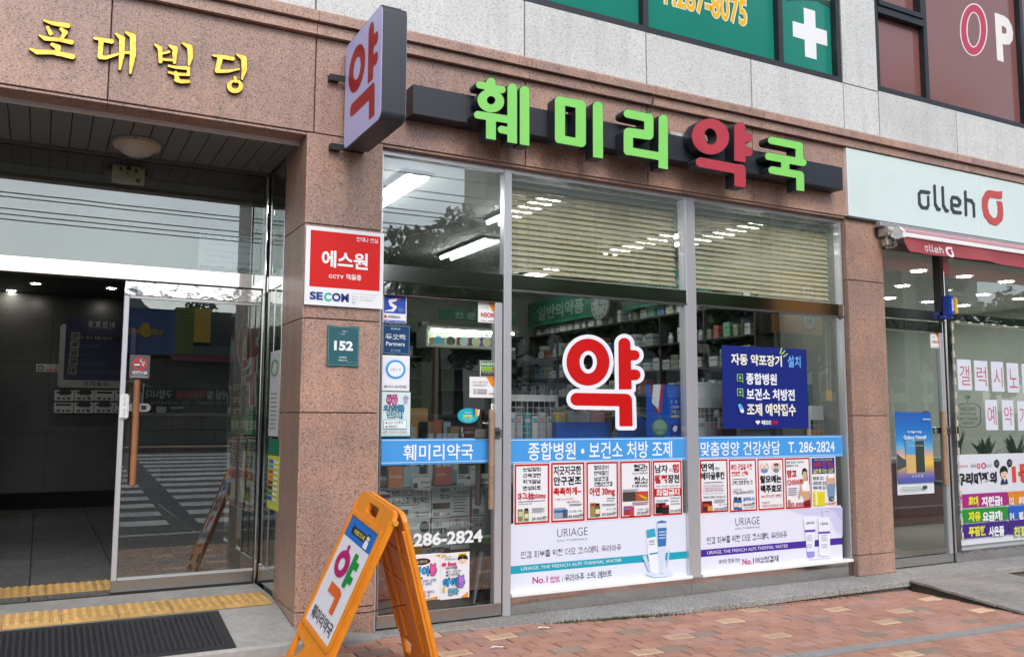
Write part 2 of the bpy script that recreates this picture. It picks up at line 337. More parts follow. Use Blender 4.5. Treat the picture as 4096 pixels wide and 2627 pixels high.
def outline(strokes, holes=(), grow=0., step=None, hgrow=None):
    pts = []
    for st in strokes:
        if st[0] == 'q': pts += st[1]
        elif st[0] == 'e': m_ = max(st[3], st[4]); pts += [(st[1] - m_, st[2] - m_), (st[1] + m_, st[2] + m_)]
        elif st[0] == 'c': r = st[5]; pts += [(st[1] - r, st[2] - r), (st[3] + r, st[4] + r), (st[1] + r, st[2] + r), (st[3] - r, st[4] - r)]
        else: r = max(st[3], st[6]); pts += [(st[1] - r, st[2] - r), (st[4] + r, st[5] + r), (st[1] + r, st[2] + r), (st[4] - r, st[5] - r)]
    a = np.array(pts); lo, hi = a.min(0), a.max(0); step = step or max(hi - lo) / 110; pad = abs(grow) + 3 * step
    xs = np.arange(lo[0] - pad, hi[0] + pad + step, step); ys = np.arange(lo[1] - pad, hi[1] + pad + step, step)
    X, Y = np.meshgrid(xs, ys); D = np.full(X.shape, 1e9)
    for st in strokes: D = np.minimum(D, _sd(st, X, Y))
    D = D - grow
    hg = grow if hgrow is None else hgrow
    for st in holes: D = np.maximum(D, -(_sd(st, X, Y) + hg))
    D[D == 0] = 1e-7; S = D < 0; nxt = {}; pos = {}
    def ip(a_, b_):
        k = (a_, b_) if a_ < b_ else (b_, a_)
        if k not in pos:
            (j0, i0), (j1, i1) = k; d0, d1 = D[j0, i0], D[j1, i1]; t = d0 / (d0 - d1)
            pos[k] = (X[j0, i0] + t * (X[j1, i1] - X[j0, i0]), Y[j0, i0] + t * (Y[j1, i1] - Y[j0, i0]))
        return k
    J, I = np.nonzero((S[:-1, :-1] != S[1:, :-1]) | (S[:-1, :-1] != S[:-1, 1:]) | (S[:-1, :-1] != S[1:, 1:]))
    for j, i in zip(J.tolist(), I.tolist()):
        cs = [(j, i), (j, i + 1), (j + 1, i + 1), (j + 1, i)]; ins = [bool(S[c]) for c in cs]
        ex = [(q, ins[q]) for q in range(4) if ins[q] != ins[(q + 1) % 4]]
        # walk: leaving edges (in->out) start a segment that ends at the next entering edge going backwards
        for q, v_ in ex:
            if v_:
                q2 = q
                while True:
                    q2 = (q2 - 1) % 4
                    if ins[q2] != ins[(q2 + 1) % 4] and not ins[q2]: break
                nxt[ip(cs[q], cs[(q + 1) % 4])] = ip(cs[q2], cs[(q2 + 1) % 4])
    loops = []
    while nxt:
        k0, k = next(iter(nxt.items())); del nxt[k0]; lp = [pos[k0]]
        while k in nxt: lp.append(pos[k]); k = nxt.pop(k)
        if len(lp) > 5:
            q = [lp[0]]                     # drop collinear points
            for p0, p1 in zip(lp[1:], lp[2:] + lp[:1]):
                ax, ay = p0[0] - q[-1][0], p0[1] - q[-1][1]; bx, by = p1[0] - p0[0], p1[1] - p0[1]
                if abs(ax * by - ay * bx) > .0008 * step * step or math.hypot(ax, ay) > 30 * step: q.append(p0)
            loops.append(q)
    loops.sort(key=lambda l_: -abs(sum(a_[0] * b_[1] - b_[0] * a_[1] for a_, b_ in zip(l_, l_[1:] + l_[:1]))))
    return loops

# ------------------------------------------------------------------ helpers: printed sheets (posters, stickers, boards)
BIGPRINT = .06; NOTO = set()
class Sheet:
    """A flat printed sheet standing in a plane: O = top left corner, U = full width vector, V = full height vector (down), N = towards the reader."""
    def __init__(s, name, label, cat, O, U, V, N, col, group=None, thick=.0012, r=0., loops=None, base=None, back=None):
        s.O, s.U, s.V, s.N = Vector(O), Vector(U), Vector(V), Vector(N).normalized(); s.w, s.h = s.U.length, s.V.length
        s.lay = thick; s.txt = G(); s.pic = G(); s.bigs = []
        g = G(); lp = loops or [rrect(0, 0, 1, 1, r / s.w if r else 0, r / s.h if r else 0)]
        g.prism(lp, s.fn(thick), -s.N * thick, m=(col if not isinstance(col, str) else P(col)))
        s.o = mk(name, g); tag(s.o, label, cat, group)
    def fn(s, d): return lambda u, v: s.O + s.U * float(u) + s.V * float(v) + s.N * d
    def big(s): s.bigs.append(G()); return s.bigs[-1]
    def nl(s): s.lay += .00045; return s.lay
    def rect(s, u0, v0, u1, v1, m, r=0.):
        s.pic.prism([rrect(u0, v0, u1, v1, r / s.w, r / s.h)], s.fn(s.nl()), (0, 0, 0), m=P(m) if isinstance(m, str) else m); return s
    def frame(s, u0, v0, u1, v1, t, m):
        tu, tv = t / s.w, t / s.h; d = s.nl(); q = P(m)
        for a in ((u0, v0, u1, v0 + tv), (u0, v1 - tv, u1, v1), (u0, v0 + tv, u0 + tu, v1 - tv), (u1 - tu, v0 + tv, u1, v1 - tv)):
            s.pic.prism([rrect(*a, 0, 0)], s.fn(d), (0, 0, 0), m=q)
        return s
    def poly(s, pts, m): s.pic.prism([pts], s.fn(s.nl()), (0, 0, 0), m=P(m)); return s
    def loops(s, lps, m): s.pic.prism(lps, s.fn(s.nl()), (0, 0, 0), m=P(m)); return s
    def ell(s, cu, cv, ru, rv, m, n=28, hole=0.):
        c = [(cu + ru * math.cos(2 * math.pi * i / n), cv + rv * math.sin(2 * math.pi * i / n)) for i in range(n)]
        l_ = [c]
        if hole: l_.append([(cu + ru * hole * math.cos(2 * math.pi * i / n), cv + rv * hole * math.sin(2 * math.pi * i / n)) for i in range(n)][::-1])
        s.pic.prism(l_, s.fn(s.nl()), (0, 0, 0), m=P(m)); return s
    def text(s, body, u0, v0, u1, v1, m, bold=0.):
        d = s.nl(); fn = s.fn(d); ph = abs((v1 - v0) * s.h) / (1.2 * body.count('\n') + 1)
        if ph < BIGPRINT and any('가' <= c <= '힣' for c in body):
            p, f = small_print(body, bold); s.lay += .0003
            (s.txt if ph < .03 else s.big()).add([fn(u0 + x * (u1 - u0), v1 + y * (v0 - v1)) + s.N * (.00007 * q) for x, y, q in p], f, P(m)); return s
        NOTO.update(c for c in body if '가' <= c <= '힣')
        p, f, a = glyphs(body, bold); pts = [fn(u0 + x * (u1 - u0), v1 + y * (v0 - v1)) for x, y in p]
        if ph < .03: s.txt.add(pts, f, P(m)); return s
        words = [[]]; hi = None                # one part for each word
        for t in sorted(f, key=lambda t: min(p[i][0] for i in t)):
            x0 = min(p[i][0] for i in t)
            if hi is not None and (x0 - hi) * abs(u1 - u0) * s.w > .28 * ph and '\n' not in body: words.append([])
            words[-1].append(t); hi = max(hi if hi is not None else -9, max(p[i][0] for i in t))
        for wd in words:
            ix = sorted({i for t in wd for i in t}); re_ = {i: k for k, i in enumerate(ix)}; s.big().add([pts[i] for i in ix], [tuple(re_[i] for i in t) for t in wd], P(m))
        return s
    def line(s, body, u0, vc, h, m, bold=0., wmax=None, cen=False):   # keep the letters' own proportions; h = letter height as a fraction of the sheet
        p, f, a = glyphs(body, bold); wu = a * h * s.h / s.w
        if wmax and wu > wmax: wu = wmax
        x0 = u0 - wu / 2 if cen else u0
        return s.text(body, x0, vc - h / 2, x0 + wu, vc + h / 2, m, bold)
    def done(s):
        if s.pic.f: mk('printed_picture', s.pic, None, s.o)
        if s.txt.f: mk('small_print', s.txt, None, s.o)['kind'] = 'stuff'
        for g in s.bigs: mk('lettering', g, None, s.o)
        return s.o
def rrect(u0, v0, u1, v1, ru=0., rv=0., n=5):
    if not ru: return [(u0, v0), (u1, v0), (u1, v1), (u0, v1)]
    o = []
    for cx, cy, a0 in ((u1 - ru, v0 + rv, -90), (u1 - ru, v1 - rv, 0), (u0 + ru, v1 - rv, 90), (u0 + ru, v0 + rv, 180)):
        o += [(cx + ru * math.cos(math.radians(a0 + 90 * i / n)), cy + rv * math.sin(math.radians(a0 + 90 * i / n))) for i in range(n + 1)]
    return o
def fsheet(name, label, cat, x0, y0, x1, y1, Y, col, **k):       # sheet in a plane y = Y, by two photograph corners
    a, b = at(x0, y0, Y), at(x1, y1, Y)
    return Sheet(name, label, cat, (a.x, Y, a.z), (b.x - a.x, 0, 0), (0, 0, b.z - a.z), (0, -1, 0), col, **k)
def wsheet(name, label, cat, X0, X1, Z0, Z1, Y, col, **k):       # the same in metres
    return Sheet(name, label, cat, (X0, Y, Z1), (X1 - X0, 0, 0), (0, 0, Z0 - Z1), (0, -1, 0), col, **k)
# ================================================================== materials of the place
PINK = granite('pink_granite', [(0, (.15, .112, .098)), (.10, (.29, .208, .172)), (.26, (.39, .245, .185)), (.60, (.43, .265, .198)), (.84, (.47, .34, .28))], 150, .36, ((.78, .77, .78), (1.10, 1.0, .92)), .11, streak=.22)
PALE = granite('pale_granite', [(0, (.36, .36, .352)), (.09, (.51, .51, .50)), (.28, (.59, .59, .577)), (.66, (.625, .625, .612)), (.88, (.65, .65, .64))], 140, .55, ((.90, .905, .885), (1.03, 1.03, 1.03)), .045, streak=.12, bump=.03)
STEPST = granite('grey_granite', [(0, (.12, .12, .115)), (.14, (.24, .235, .225)), (.40, (.34, .335, .32)), (.78, (.42, .415, .40)), (.92, (.47, .46, .45))], 150, .7, ((.74, .73, .70), (1.05, 1.04, 1.02)), .05)
DARKST = granite('dark_granite', [(0, (.060, .060, .056)), (.3, (.070, .070, .065)), (.6, (.078, .078, .072)), (.88, (.088, .088, .082))], 120, .22, ((.8, .8, .8), (1.1, 1.1, 1.1)), .06)
LOBBYST = granite('lobby_floor_granite', [(0, (.10, .105, .10)), (.3, (.14, .148, .143)), (.6, (.18, .186, .18)), (.88, (.22, .225, .218))], 120, .25, ((.8, .8, .8), (1.1, 1.1, 1.1)), .08)
CONC = mat('concrete', (.30, .29, .27), .85, var=.20, bump=.25, bscale=28)
STEEL = mat('polished_steel', (.62, .61, .59), .10, 1., bump=.035, bscale=5)
STEELW = mat('wavy_steel', (.66, .65, .63), .07, 1., bump=.30, bscale=9)
STEELD = mat('brushed_steel', (.50, .485, .46), .26, 1., bump=.02, bscale=14)
ALU = mat('white_aluminium', (.62, .62, .64), .32, .6)
DKFR = mat('dark_window_frame', (.030, .034, .040), .45, .3, var=.2, bscale=30)
BLACK = mat('black_gap', (.012, .012, .012), .8)
GLASS = glass('shop_glass', (.925, .94, .93), 2.05, wav=.006)
GLASSD = glass('door_glass', (.90, .925, .91), 2.05, wav=.008)
SLAT = mat('ceiling_slat_paint', (.19, .205, .21), .5, var=.05, bscale=8)
WHITE = mat('white_paint', (.72, .72, .71), .5)
CEIL = mat('ceiling_white', (.66, .66, .64), .7, var=.03, bscale=3)

XW_ = 1.545
GY = .10                                   # plane of the shop glass
EY = 1.15                                  # plane of the entrance glass
XA, XB = 1.503, 2.045                      # left pillar
XC, XD = 6.69, 7.19                        # right pillar
ZF, ZC = 3.456, 4.135                      # underside of the stone band, underside of the cornice
STEPZ, ENTZ = .10, .29
def pavz(x): return .098 - .021 * max(0., x - 3.0)

# ================================================================== ground
def grid(name, x0, x1, ys, zs, m, nx=2):
    g = G(); n = len(ys)
    for i in range(nx):
        xx = x0 + (x1 - x0) * i / (nx - 1)
        g.v += [(xx, y, z) for y, z in zip(ys, zs)]
    for i in range(nx - 1):
        for j in range(n - 1): g.f.append((i * n + j, (i + 1) * n + j, (i + 1) * n + j + 1, i * n + j + 1)); g.m.append(0)
    return struct(name, g, m)
ASPH = mat('asphalt', (.055, .055, .057), .9, var=.22, bump=.5, bscale=60)
EARTH = mat('verge_ground', (.10, .095, .075), .95, var=.3, bump=.4, bscale=8)
RY0, RY1, RZ0, RZ1 = -4.4, -17.0, -.06, .62     # the road climbs gently to the far side
def roadz(y): return RZ0 + (RZ1 - RZ0) * min(1, max(0, (y - RY0) / (RY1 - RY0)))
grid('ground', -400, 400, [-700, -60, RY1 - 2, RY1, RY0, -3.9, 700], [2.5, 2.0, RZ1 - .03, RZ1 - .03, RZ0 - .03, RZ0 - .06, RZ0 - .06], EARTH)
grid('road', -150, 150, [RY1, RY0], [RZ1, RZ0], ASPH)
PAVJ = mat('paving_joint_sand', (.065, .055, .045), .95, var=.25, bscale=50)
g = G()
for x0, x1 in ((-30, 3.0), (3.0, 30)):
    g.add([(x0, -4.2, pavz(x0) - .075 if x0 > -20 else pavz(x0) - .075), (x1, -4.2, pavz(x1) - .075), (x1, .2, pavz(x1) - .012), (x0, .2, pavz(x0) - .012)], [(0, 1, 2, 3)])
pavement = struct('pavement', g, PAVJ)
g = G(); g.box(-30, 30, -4.4, -4.2, -.3, .03); struct('kerb', g, STEPST)

# paving bricks: rows along the front, falling gently to the kerb
BRICKM = []
for nm, c in (('red', (.41, .215, .15)), ('sand', (.47, .315, .205)), ('brown', (.29, .21, .165)), ('rose', (.40, .225, .175))):
    m = bpy.data.materials.new('paver_' + nm); m.use_nodes = True; n = m.node_tree.nodes; l = m.node_tree.links.new; b = n['Principled BSDF']; b.inputs['Roughness'].default_value = .85
    tcx = n.new('ShaderNodeTexCoord'); mp = n.new('ShaderNodeVectorMath'); mp.operation = 'ABSOLUTE'; l(tcx.outputs['Object'], mp.inputs[0])
    sx = n.new('ShaderNodeSeparateXYZ'); l(mp.outputs[0], sx.inputs[0])
    # worn, paler (or darker) arrises: distance to the brick's edge
    a1 = n.new('ShaderNodeMapRange'); a1.inputs['From Min'].default_value = .07; a1.inputs['From Max'].default_value = .108; l(sx.outputs[0], a1.inputs[0])
    a2 = n.new('ShaderNodeMapRange'); a2.inputs['From Min'].default_value = .026; a2.inputs['From Max'].default_value = .056; l(sx.outputs[1], a2.inputs[0])
    mxm = n.new('ShaderNodeMath'); mxm.operation = 'MAXIMUM'; l(a1.outputs[0], mxm.inputs[0]); l(a2.outputs[0], mxm.inputs[1])
    ge = n.new('ShaderNodeNewGeometry'); nz1 = n.new('ShaderNodeTexNoise'); nz1.inputs['Scale'].default_value = 9; nz1.inputs['Detail'].default_value = 6; l(ge.outputs['Position'], nz1.inputs['Vector'])
    nz2 = n.new('ShaderNodeTexNoise'); nz2.inputs['Scale'].default_value = 120; nz2.inputs['Detail'].default_value = 3; l(ge.outputs['Position'], nz2.inputs['Vector'])
    oi = n.new('ShaderNodeObjectInfo')
    def mm(op, a, b_):
        q = n.new('ShaderNodeMath'); q.operation = op
        for i_, v_ in enumerate((a, b_)):
            if isinstance(v_, (int, float)): q.inputs[i_].default_value = v_
            else: l(v_, q.inputs[i_])
        return q.outputs[0]
    val = mm('ADD', mm('MULTIPLY', nz1.outputs['Fac'], .55), mm('ADD', mm('MULTIPLY', nz2.outputs['Fac'], .35), mm('MULTIPLY', oi.outputs['Random'], .22)))
    val = mm('ADD', val, .37)
    edge = {'red': .94, 'sand': 1.35, 'brown': .95, 'rose': .96}[nm]
    ef = mm('ADD', mm('MULTIPLY', mxm.outputs[0], edge - 1), 1.0)
    x = n.new('ShaderNodeMixRGB'); x.blend_type = 'MULTIPLY'; x.inputs[0].default_value = 1; x.inputs[1].default_value = (*c, 1); l(mm('MULTIPLY', val, ef), x.inputs[2])
    l(x.outputs[0], b.inputs['Base Color'])
    bp = n.new('ShaderNodeBump'); bp.inputs['Strength'].default_value = .35; bp.inputs['Distance'].default_value = .004; l(nz2.outputs['Fac'], bp.inputs['Height']); l(bp.outputs[0], b.inputs['Normal'])
    BRICKM.append(m); MATS[m.name] = m
BL_, BW_ = .222, .116
def brick_mesh(mi_):
    g = G(); hx_, hy_, b_ = BL_ / 2 - .0046, BW_ / 2 - .0046, .003
    for z_, i_ in ((-.045, 0), (-b_, 0), (0, b_)): g.v += [(-hx_ + i_, -hy_ + i_, z_), (hx_ - i_, -hy_ + i_, z_), (hx_ - i_, hy_ - i_, z_), (-hx_ + i_, hy_ - i_, z_)]
    for k in (0, 4): g.f += [(k + i, k + (i + 1) % 4, k + 4 + (i + 1) % 4, k + 4 + i) for i in range(4)]
    g.f.append((8, 9, 10, 11)); g.m = [0] * len(g.f)
    me = bpy.data.meshes.new('brick'); me.from_pydata(g.v, [], g.f); me.materials.append(BRICKM[mi_]); return me, g
BM = [brick_mesh(i) for i in range(4)]
cand = []
for j in range(0, 24):
    if j in (13,) : continue                       # the grey stone strip takes this row
    y = -.02 - (j + .5) * BW_
    off = (j % 2) * BL_ / 2
    for i in range(-12, 46):
        x = i * BL_ + off
        if x < -1.6 or x > 9.4: continue
        k = (i * 2 + (j % 2) + (j // 2) * 5) % 10
        col = 0
        hs_ = math.sin(i // 5 * 12.9898 + j * 78.233) * 43758.5453 % 1
        if j % 2 == 1 and k in (0, 1) and hs_ < .72: col = 1
        elif j % 2 == 1 and k in (2, 3) and hs_ > .2: col = 2
        elif random.random() < .24: col = 3
        z = pavz(x) + .012 * (y + .2) + random.uniform(-.0015, .0015)
        px, py, dd = project((x, y, z))
        vis = 0 < px < IMW and 0 < py < IMH + 60 and dd > 0
        cand.append((-(1 if vis else 0) / max(dd, .1) ** 2, x, y, z, col, vis))
cand.sort(key=lambda c: c[0])
rest = [G() for _ in range(4)]; nb = 0
for c in cand:
    _, x, y, z, col, vis = c
    rz = random.uniform(-.008, .008)
    sl = -.021 if x > 3 else 0.
    if vis and nb < 300:
        o = bpy.data.objects.new('brick', BM[col][0]); COL.objects.link(o); o.parent = pavement; o.location = (x, y, z); o.rotation_euler = (.012, -sl, rz); nb += 1
    else: rest[col].add([(x + a, y + b, z + d) for a, b, d in BM[col][1].v], BM[col][1].f)
gr = G()
for i in range(4):
    if rest[i].f: gr.add(rest[i].v, rest[i].f, BRICKM[i])
o = mk('brick_rest', gr, None, pavement); o.name = 'bricks'; o['kind'] = 'stuff'
# grey stone strips let into the paving
STRIP = mat('strip_stone', (.255, .25, .24), .85, var=.2, bump=.2, bscale=40)
def strip(y0, y1, xs):
    for a, b in zip(xs, xs[1:]):
        za, zb = pavz(a) + .012 * (y0 + .2) + .003, pavz(b) + .012 * (y0 + .2) + .003
        g = G(); g.add([(a + .003, y0, za), (b - .003, y0, zb), (b - .003, y1, zb), (a + .003, y1, za), (a + .003, y0, za - .05), (b - .003, y0, zb - .05), (b - .003, y1, zb - .05), (a + .003, y1, za - .05)],
                       [(0, 1, 2, 3), (0, 4, 5, 1), (1, 5, 6, 2), (2, 6, 7, 3), (3, 7, 4, 0)])
        mk('strip_stone', g, STRIP, pavement)
ys_ = -.02 - 13.5 * BW_
strip(ys_ - .053, ys_ + .053, [-1, 0.2, 1.2, 2.2, 3.2, 4.2, 5.2, 6.2, 7.2, 8.2, 9.2])
strip(-2.83, -2.05, [-1, .5, 2, 3.5, 5, 6.5, 8, 9.5]) if False else None

# ---- stone step in front of the shops: one slab after another
def zpoly(g, pts, z0, z1, m=None):           # vertical prism over a ground polygon
    n = len(pts); g.add([(x, y, z1) for x, y in pts] + [(x, y, z0) for x, y in pts],
        [tuple(range(n))] + [(i, n + i, n + (i + 1) % n, (i + 1) % n) for i in range(n)], m); return g
fr = [(2.05, -.10), (2.4, -.12), (3.0, -.21), (3.6, -.29), (4.2, -.345), (12.5, -.345)]
def fry(x):
    for (a, b), (c, d) in zip(fr, fr[1:]):
        if a <= x <= c: return b + (d - b) * (x - a) / (c - a)
    return fr[-1][1]
xs = [2.05, 3.05, 4.15, 4.95, 6.05, 7.25, 8.6, 10, 11.4, 12.5]
step = thing('stone_step', 'pale grey granite step running along the foot of the shopfronts', 'step')
for a, b in zip(xs, xs[1:]):
    m_ = [(a, .16), (a, fry(a))] + [p for p in fr if a < p[0] < b] + [(b, fry(b)), (b, .16)]
    q = [(x + (.0025 if x == a else -.0025 if x == b else 0), y) for x, y in m_]
    mk('step_slab', zpoly(G(), q, STEPZ - .045, STEPZ), STEPST, step, bevel=.004)
mk('riser', zpoly(G(), [(2.06, .15), (2.06, -.07), (3.0, -.17), (4.2, -.31), (12.5, -.31), (12.5, .15)], -.25, STEPZ - .046), mat('rough_granite', (.15, .145, .13), .95, var=.3, bump=.8, bscale=45), step)
# moss and weeds in the corner between riser and paving
g = G()
for i in range(900):
    x = random.choice((random.gauss(3.75, .28), random.uniform(3.3, 6.3)))
    if x < 3.2 or x > 7: continue
    y = fry(x) - .001 - abs(random.gauss(0, .018)); z = pavz(x) - .004; h = random.uniform(.006, .024) * (1.4 if x < 4.3 else .8); a = random.uniform(0, 6.28); t = random.uniform(.002, .006)
    dx, dy = math.cos(a) * t, math.sin(a) * t
    g.add([(x - dx, y - dy, z), (x + dx, y + dy, z), (x + random.uniform(-.012, .012), y + random.uniform(-.015, .004), z + h)], [(0, 1, 2)])
o = mk('moss', g, mat('moss_green', (.055, .085, .022), .9, var=.3, bscale=60)); o['kind'] = 'stuff'; o['label'] = 'green moss and tiny weeds along the foot of the stone step'; o['category'] = 'moss'

# ---- concrete ramp up to the entrance
def rampz(y): return .165 + (y + .22) * (.285 - .165) / (.60 + .22) if y < .60 else .285 + (y - .6) * .01
CONCR = mat('ramp_concrete', (.29, .285, .265), .88, var=.24, bump=.3, bscale=22)
g = G(); ys = [-.235, -.22, -.1, .1, .3, .6, 1.13]
zs = [.15, .166] + [rampz(y) for y in ys[2:]]
def rampband(x0, x1, ys, zs, zb=-.2):
    g = G(); n = len(ys)
    for x in (x0, x1): g.v += [(x, y, z) for y, z in zip(ys, zs)] + [(x, y, zb) for y in ys]
    for j in range(n - 1): g.f += [(j, 2 * n + j, 2 * n + j + 1, j + 1), (j, j + 1, n + j + 1, n + j), (2 * n + j + 1, 2 * n + j, 3 * n + j, 3 * n + j + 1)]
    g.f += [(0, n, 3 * n, 2 * n), (n - 1, 3 * n - 1, 4 * n - 1, 2 * n - 1)]; g.m = [0] * len(g.f); return g
ramp = thing('entrance_ramp', 'worn grey concrete ramp sloping up to the glass entrance', 'ramp')
mk('ramp_slab', rampband(-4, XA - .004, ys, zs), CONCR, ramp)
# mortar fillet in front of the left pillar, running down to the paving
g = G(); g.add([(XA - .004, -.22, .166), (XA + .20, -.20, .125), (XB + .03, -.135, .095), (XB + .03, -.006, .099), (XA + .25, -.006, .15), (XA - .004, -.006, .198)],
               [(0, 1, 4, 5), (1, 2, 3, 4)])
g.add([(XA - .004, -.22, .166), (XA + .20, -.20, .125), (XB + .03, -.135, .095), (XA - .004, -.235, .0), (XA + .20, -.215, .0), (XB + .03, -.15, .0)], [(0, 3, 4, 1), (1, 4, 5, 2)])
mk('mortar_fillet', g, CONCR, ramp)

# ================================================================== the building
bld = thing('commercial_building', 'commercial building with pink granite ground floor and pale granite above', 'building')
def panel(x0, x1, z0, z1, y, m, name='granite_panel', th=.03, gap=.0035, bev=.0025):
    return mk(name, G().box(x0 + gap, x1 - gap, y, y + th, z0 + gap, z1 - gap), m, bld, bevel=bev)
# core behind the cladding (joints show as dark lines)
JOINT = mat('joint_mortar', (.10, .08, .07), .9)
g = G()
g.box(-4, 12.5, .032, .30, ZF + .012, ZC + .2); g.box(-4, 12.5, .055, .30, ZC + .2, 4.72)
g.box(XA + .034, XB - .02, .034, .50, -.2, ZF + .01); g.box(XC + .02, XD - .02, .034, .30, -.2, ZF + .01)
mk('wall_core', g, JOINT, bld)
xj = [-3.2, at(-420, 250, 0).x, at(440, 200, 0).x, at(1261, 340, 0).x, at(2102, 620, 0).x, at(2592, 700, 0).x, at(3016, 780, 0).x, XC + .045]
for a, b in zip(xj, xj[1:]): panel(a, b, ZF, ZC, 0, PINK, bev=.003)
# moulded underside of the stone band
for a, b in ((-3.2, at(432, 412, 0).x), (at(432, 412, 0).x, XA)): mk('lintel_moulding', G().box(a + .002, b - .002, .012, .19, ZF - .016, ZF - .001), PINK, bld)
for a, b in ((XB, at(2102, 660, 0).x), (at(2102, 660, 0).x, at(2592, 735, 0).x), (at(2592, 735, 0).x, XC)): mk('lintel_moulding', G().box(a + .002, b - .002, .012, .16, ZF - .016, ZF - .001), PINK, bld)
mk('lintel_core', G().box(XB + .03, XC - .03, .08, .25, ZF, ZF + .011), JOINT, bld)
# cornice: two stepped courses cut in blocks
xk = [-3.2, at(-250, 60, 0).x, at(1262, 150, 0).x, at(2108, 310, 0).x, at(2601, 420, 0).x, at(3033, 505, 0).x, at(3407, 575, 0).x, at(3545, 610, 0).x, at(3866, 680, 0).x, 10.6, 12.5]
for i, (a, b) in enumerate(zip(xk, xk[1:])):
    g = G(); pr = [(-.045, ZC), (-.045, ZC + .072), (-.038, ZC + .078), (.05, ZC + .078), (.05, ZC)]
    n = len(pr); g.add([(a + .002, y, z) for y, z in pr] + [(b - .002, y, z) for y, z in pr], [tuple(range(n)), tuple(range(n, 2 * n))[::-1]] + [(k, n + k, n + (k + 1) % n, (k + 1) % n) for k in range(n)])
    mk('cornice_block', g, PINK, bld)
    s_ = .12 if i % 2 else -.05
    pr = [(-.078, ZC + .082), (-.078, ZC + .142), (-.062, ZC + .162), (.05, ZC + .164), (.05, ZC + .082)]
    g = G(); g.add([(a + .002, y, z) for y, z in pr] + [(b - .002, y, z) for y, z in pr], [tuple(range(n)), tuple(range(n, 2 * n))[::-1]] + [(k, n + k, n + (k + 1) % n, (k + 1) % n) for k in range(n)])
    mk('cornice_block', g, PINK, bld)
# left pillar: front, left return
pj = [.10, .285, 1.565, 2.19, 2.83, ZF]
for z0, z1 in zip(pj, pj[1:]):
    panel(XA + .012, XB, z0, z1, 0, PINK)
    mk('granite_panel', G().box(XA, XA + .03, .004, .56, z0 + .003, z1 - .003), PINK, bld, bevel=.002)
mk('pillar_return', G().box(XB - .028, XB - .001, .032, .10, .102, ZF - .02), PINK, bld)
# right pillar
pj = [.10, at(3500, 2215, 0).z, at(3500, 1662, 0).z, at(3480, 1127, 0).z, ZF + .015]
for z0, z1 in zip(pj, pj[1:]):
    panel(XC + .012, XD, z0, z1, 0, PINK)
    mk('granite_panel', G().box(XC, XC + .03, .004, .11, z0 + .003, z1 - .003), PINK, bld, bevel=.002)
    mk('granite_panel', G().box(XD - .03, XD + .001, .032, .2, z0 + .003, z1 - .003), PINK, bld)
# ---- upper storey: pale granite and two ribbon windows
UY = .02
zs1 = at(3378, 333, UY).z                   # underside of the green window's frame
zs2 = at(3515, 362, UY).z
xg1, xb0 = at(3372, 320, UY).x, at(3512, 350, UY).x
xu = [-3.2, at(-420, 50, 0).x, at(440, 30, 0).x, at(1266, 70, 0).x, at(2103, 200, 0).x, at(2592, 300, 0).x, at(3014, 400, 0).x, xg1, xb0, at(3836, 560, 0).x, 10.6, 12.5]
for a, b in zip(xu, xu[1:]): panel(a, b, ZC + .165, zs1 if a < xb0 - .1 else zs2, UY, PALE, gap=.0048, bev=.002)
panel(xg1, xb0, zs1, 7.2, UY, PALE, gap=.0048, bev=.002)
for a, b in ((-3.2, xu[2]), (xu[2], 1.4)): panel(a, b, zs1, 7.2, UY, PALE)
mk('floor_slab', G().box(-4, 13.5, .31, 9, 3.51, 4.69).box(-4, XW_ + .2, EY + .07, 9, 3.31, 3.50), JOINT, bld)
mk('upper_wall_core', G().box(-4, 12.5, .26, .40, 4.7, 7.4), JOINT, bld)
mk('upper_parapet', G().box(-4, 12.5, .02, .30, 7.21, 17.5), PALE, bld)
GREENF = mat('green_window_film', (.012, .20, .145), .16, var=.06, bscale=3, spec=.4)
BROWNF = mat('brown_window_film', (.20, .085, .075), .14, var=.05, bscale=2, spec=.5)
def upper_window(x0, x1, z0, muls, film, nm):
    w_ = mk(nm, G().box(x0 + .05, x1 - .05, .10, .104, z0 + .05, 7.15), film, bld)
    g = G(); z1 = 7.19
    g.box(x0 + .004, x1 - .004, .03, .12, z0 + .002, z0 + .055); g.box(x0 + .004, x1 - .004, .03, .12, z1 - .05, z1)
    g.box(x0 + .004, x0 + .055, .031, .119, z0 + .055, z1 - .05); g.box(x1 - .055, x1 - .004, .031, .119, z0 + .055, z1 - .05)
    for mx_ in muls: g.box(mx_ - .028, mx_ + .028, .035, .118, z0 + .055, z1 - .05)
    mk('frame', g, DKFR, w_); return w_
wg = upper_window(1.4, xg1, zs1, [at(1900, 60, .05).x, at(2581, 200, .05).x, at(3121, 200, .05).x], GREENF, 'upper_window')
wb = upper_window(xb0, 12.0, zs2, [at(3708, 380, .05).x, at(4088, 200, .05).x, 11.2], BROWNF, 'upper_window')
# opening sash in the brown window
a, b = at(3509, 25, .05), at(3696, 65, .05)
g = G(); g.box(xb0 + .055, at(3696, 60, .05).x - .02, .028, .11, a.z - .075, a.z - .005); mk('frame', g, DKFR, wb)
g = G(); x0, x1 = xb0 + .06, at(3690, 60, .05).x - .03
g.box(x0, x1, .012, .09, a.z, a.z + .05); g.box(x1 - .05, x1, .013, .09, a.z + .05, a.z + 1.0); g.box(x0, x0 + .05, .013, .09, a.z + .05, a.z + 1.0); mk('sash', g, DKFR, wb)
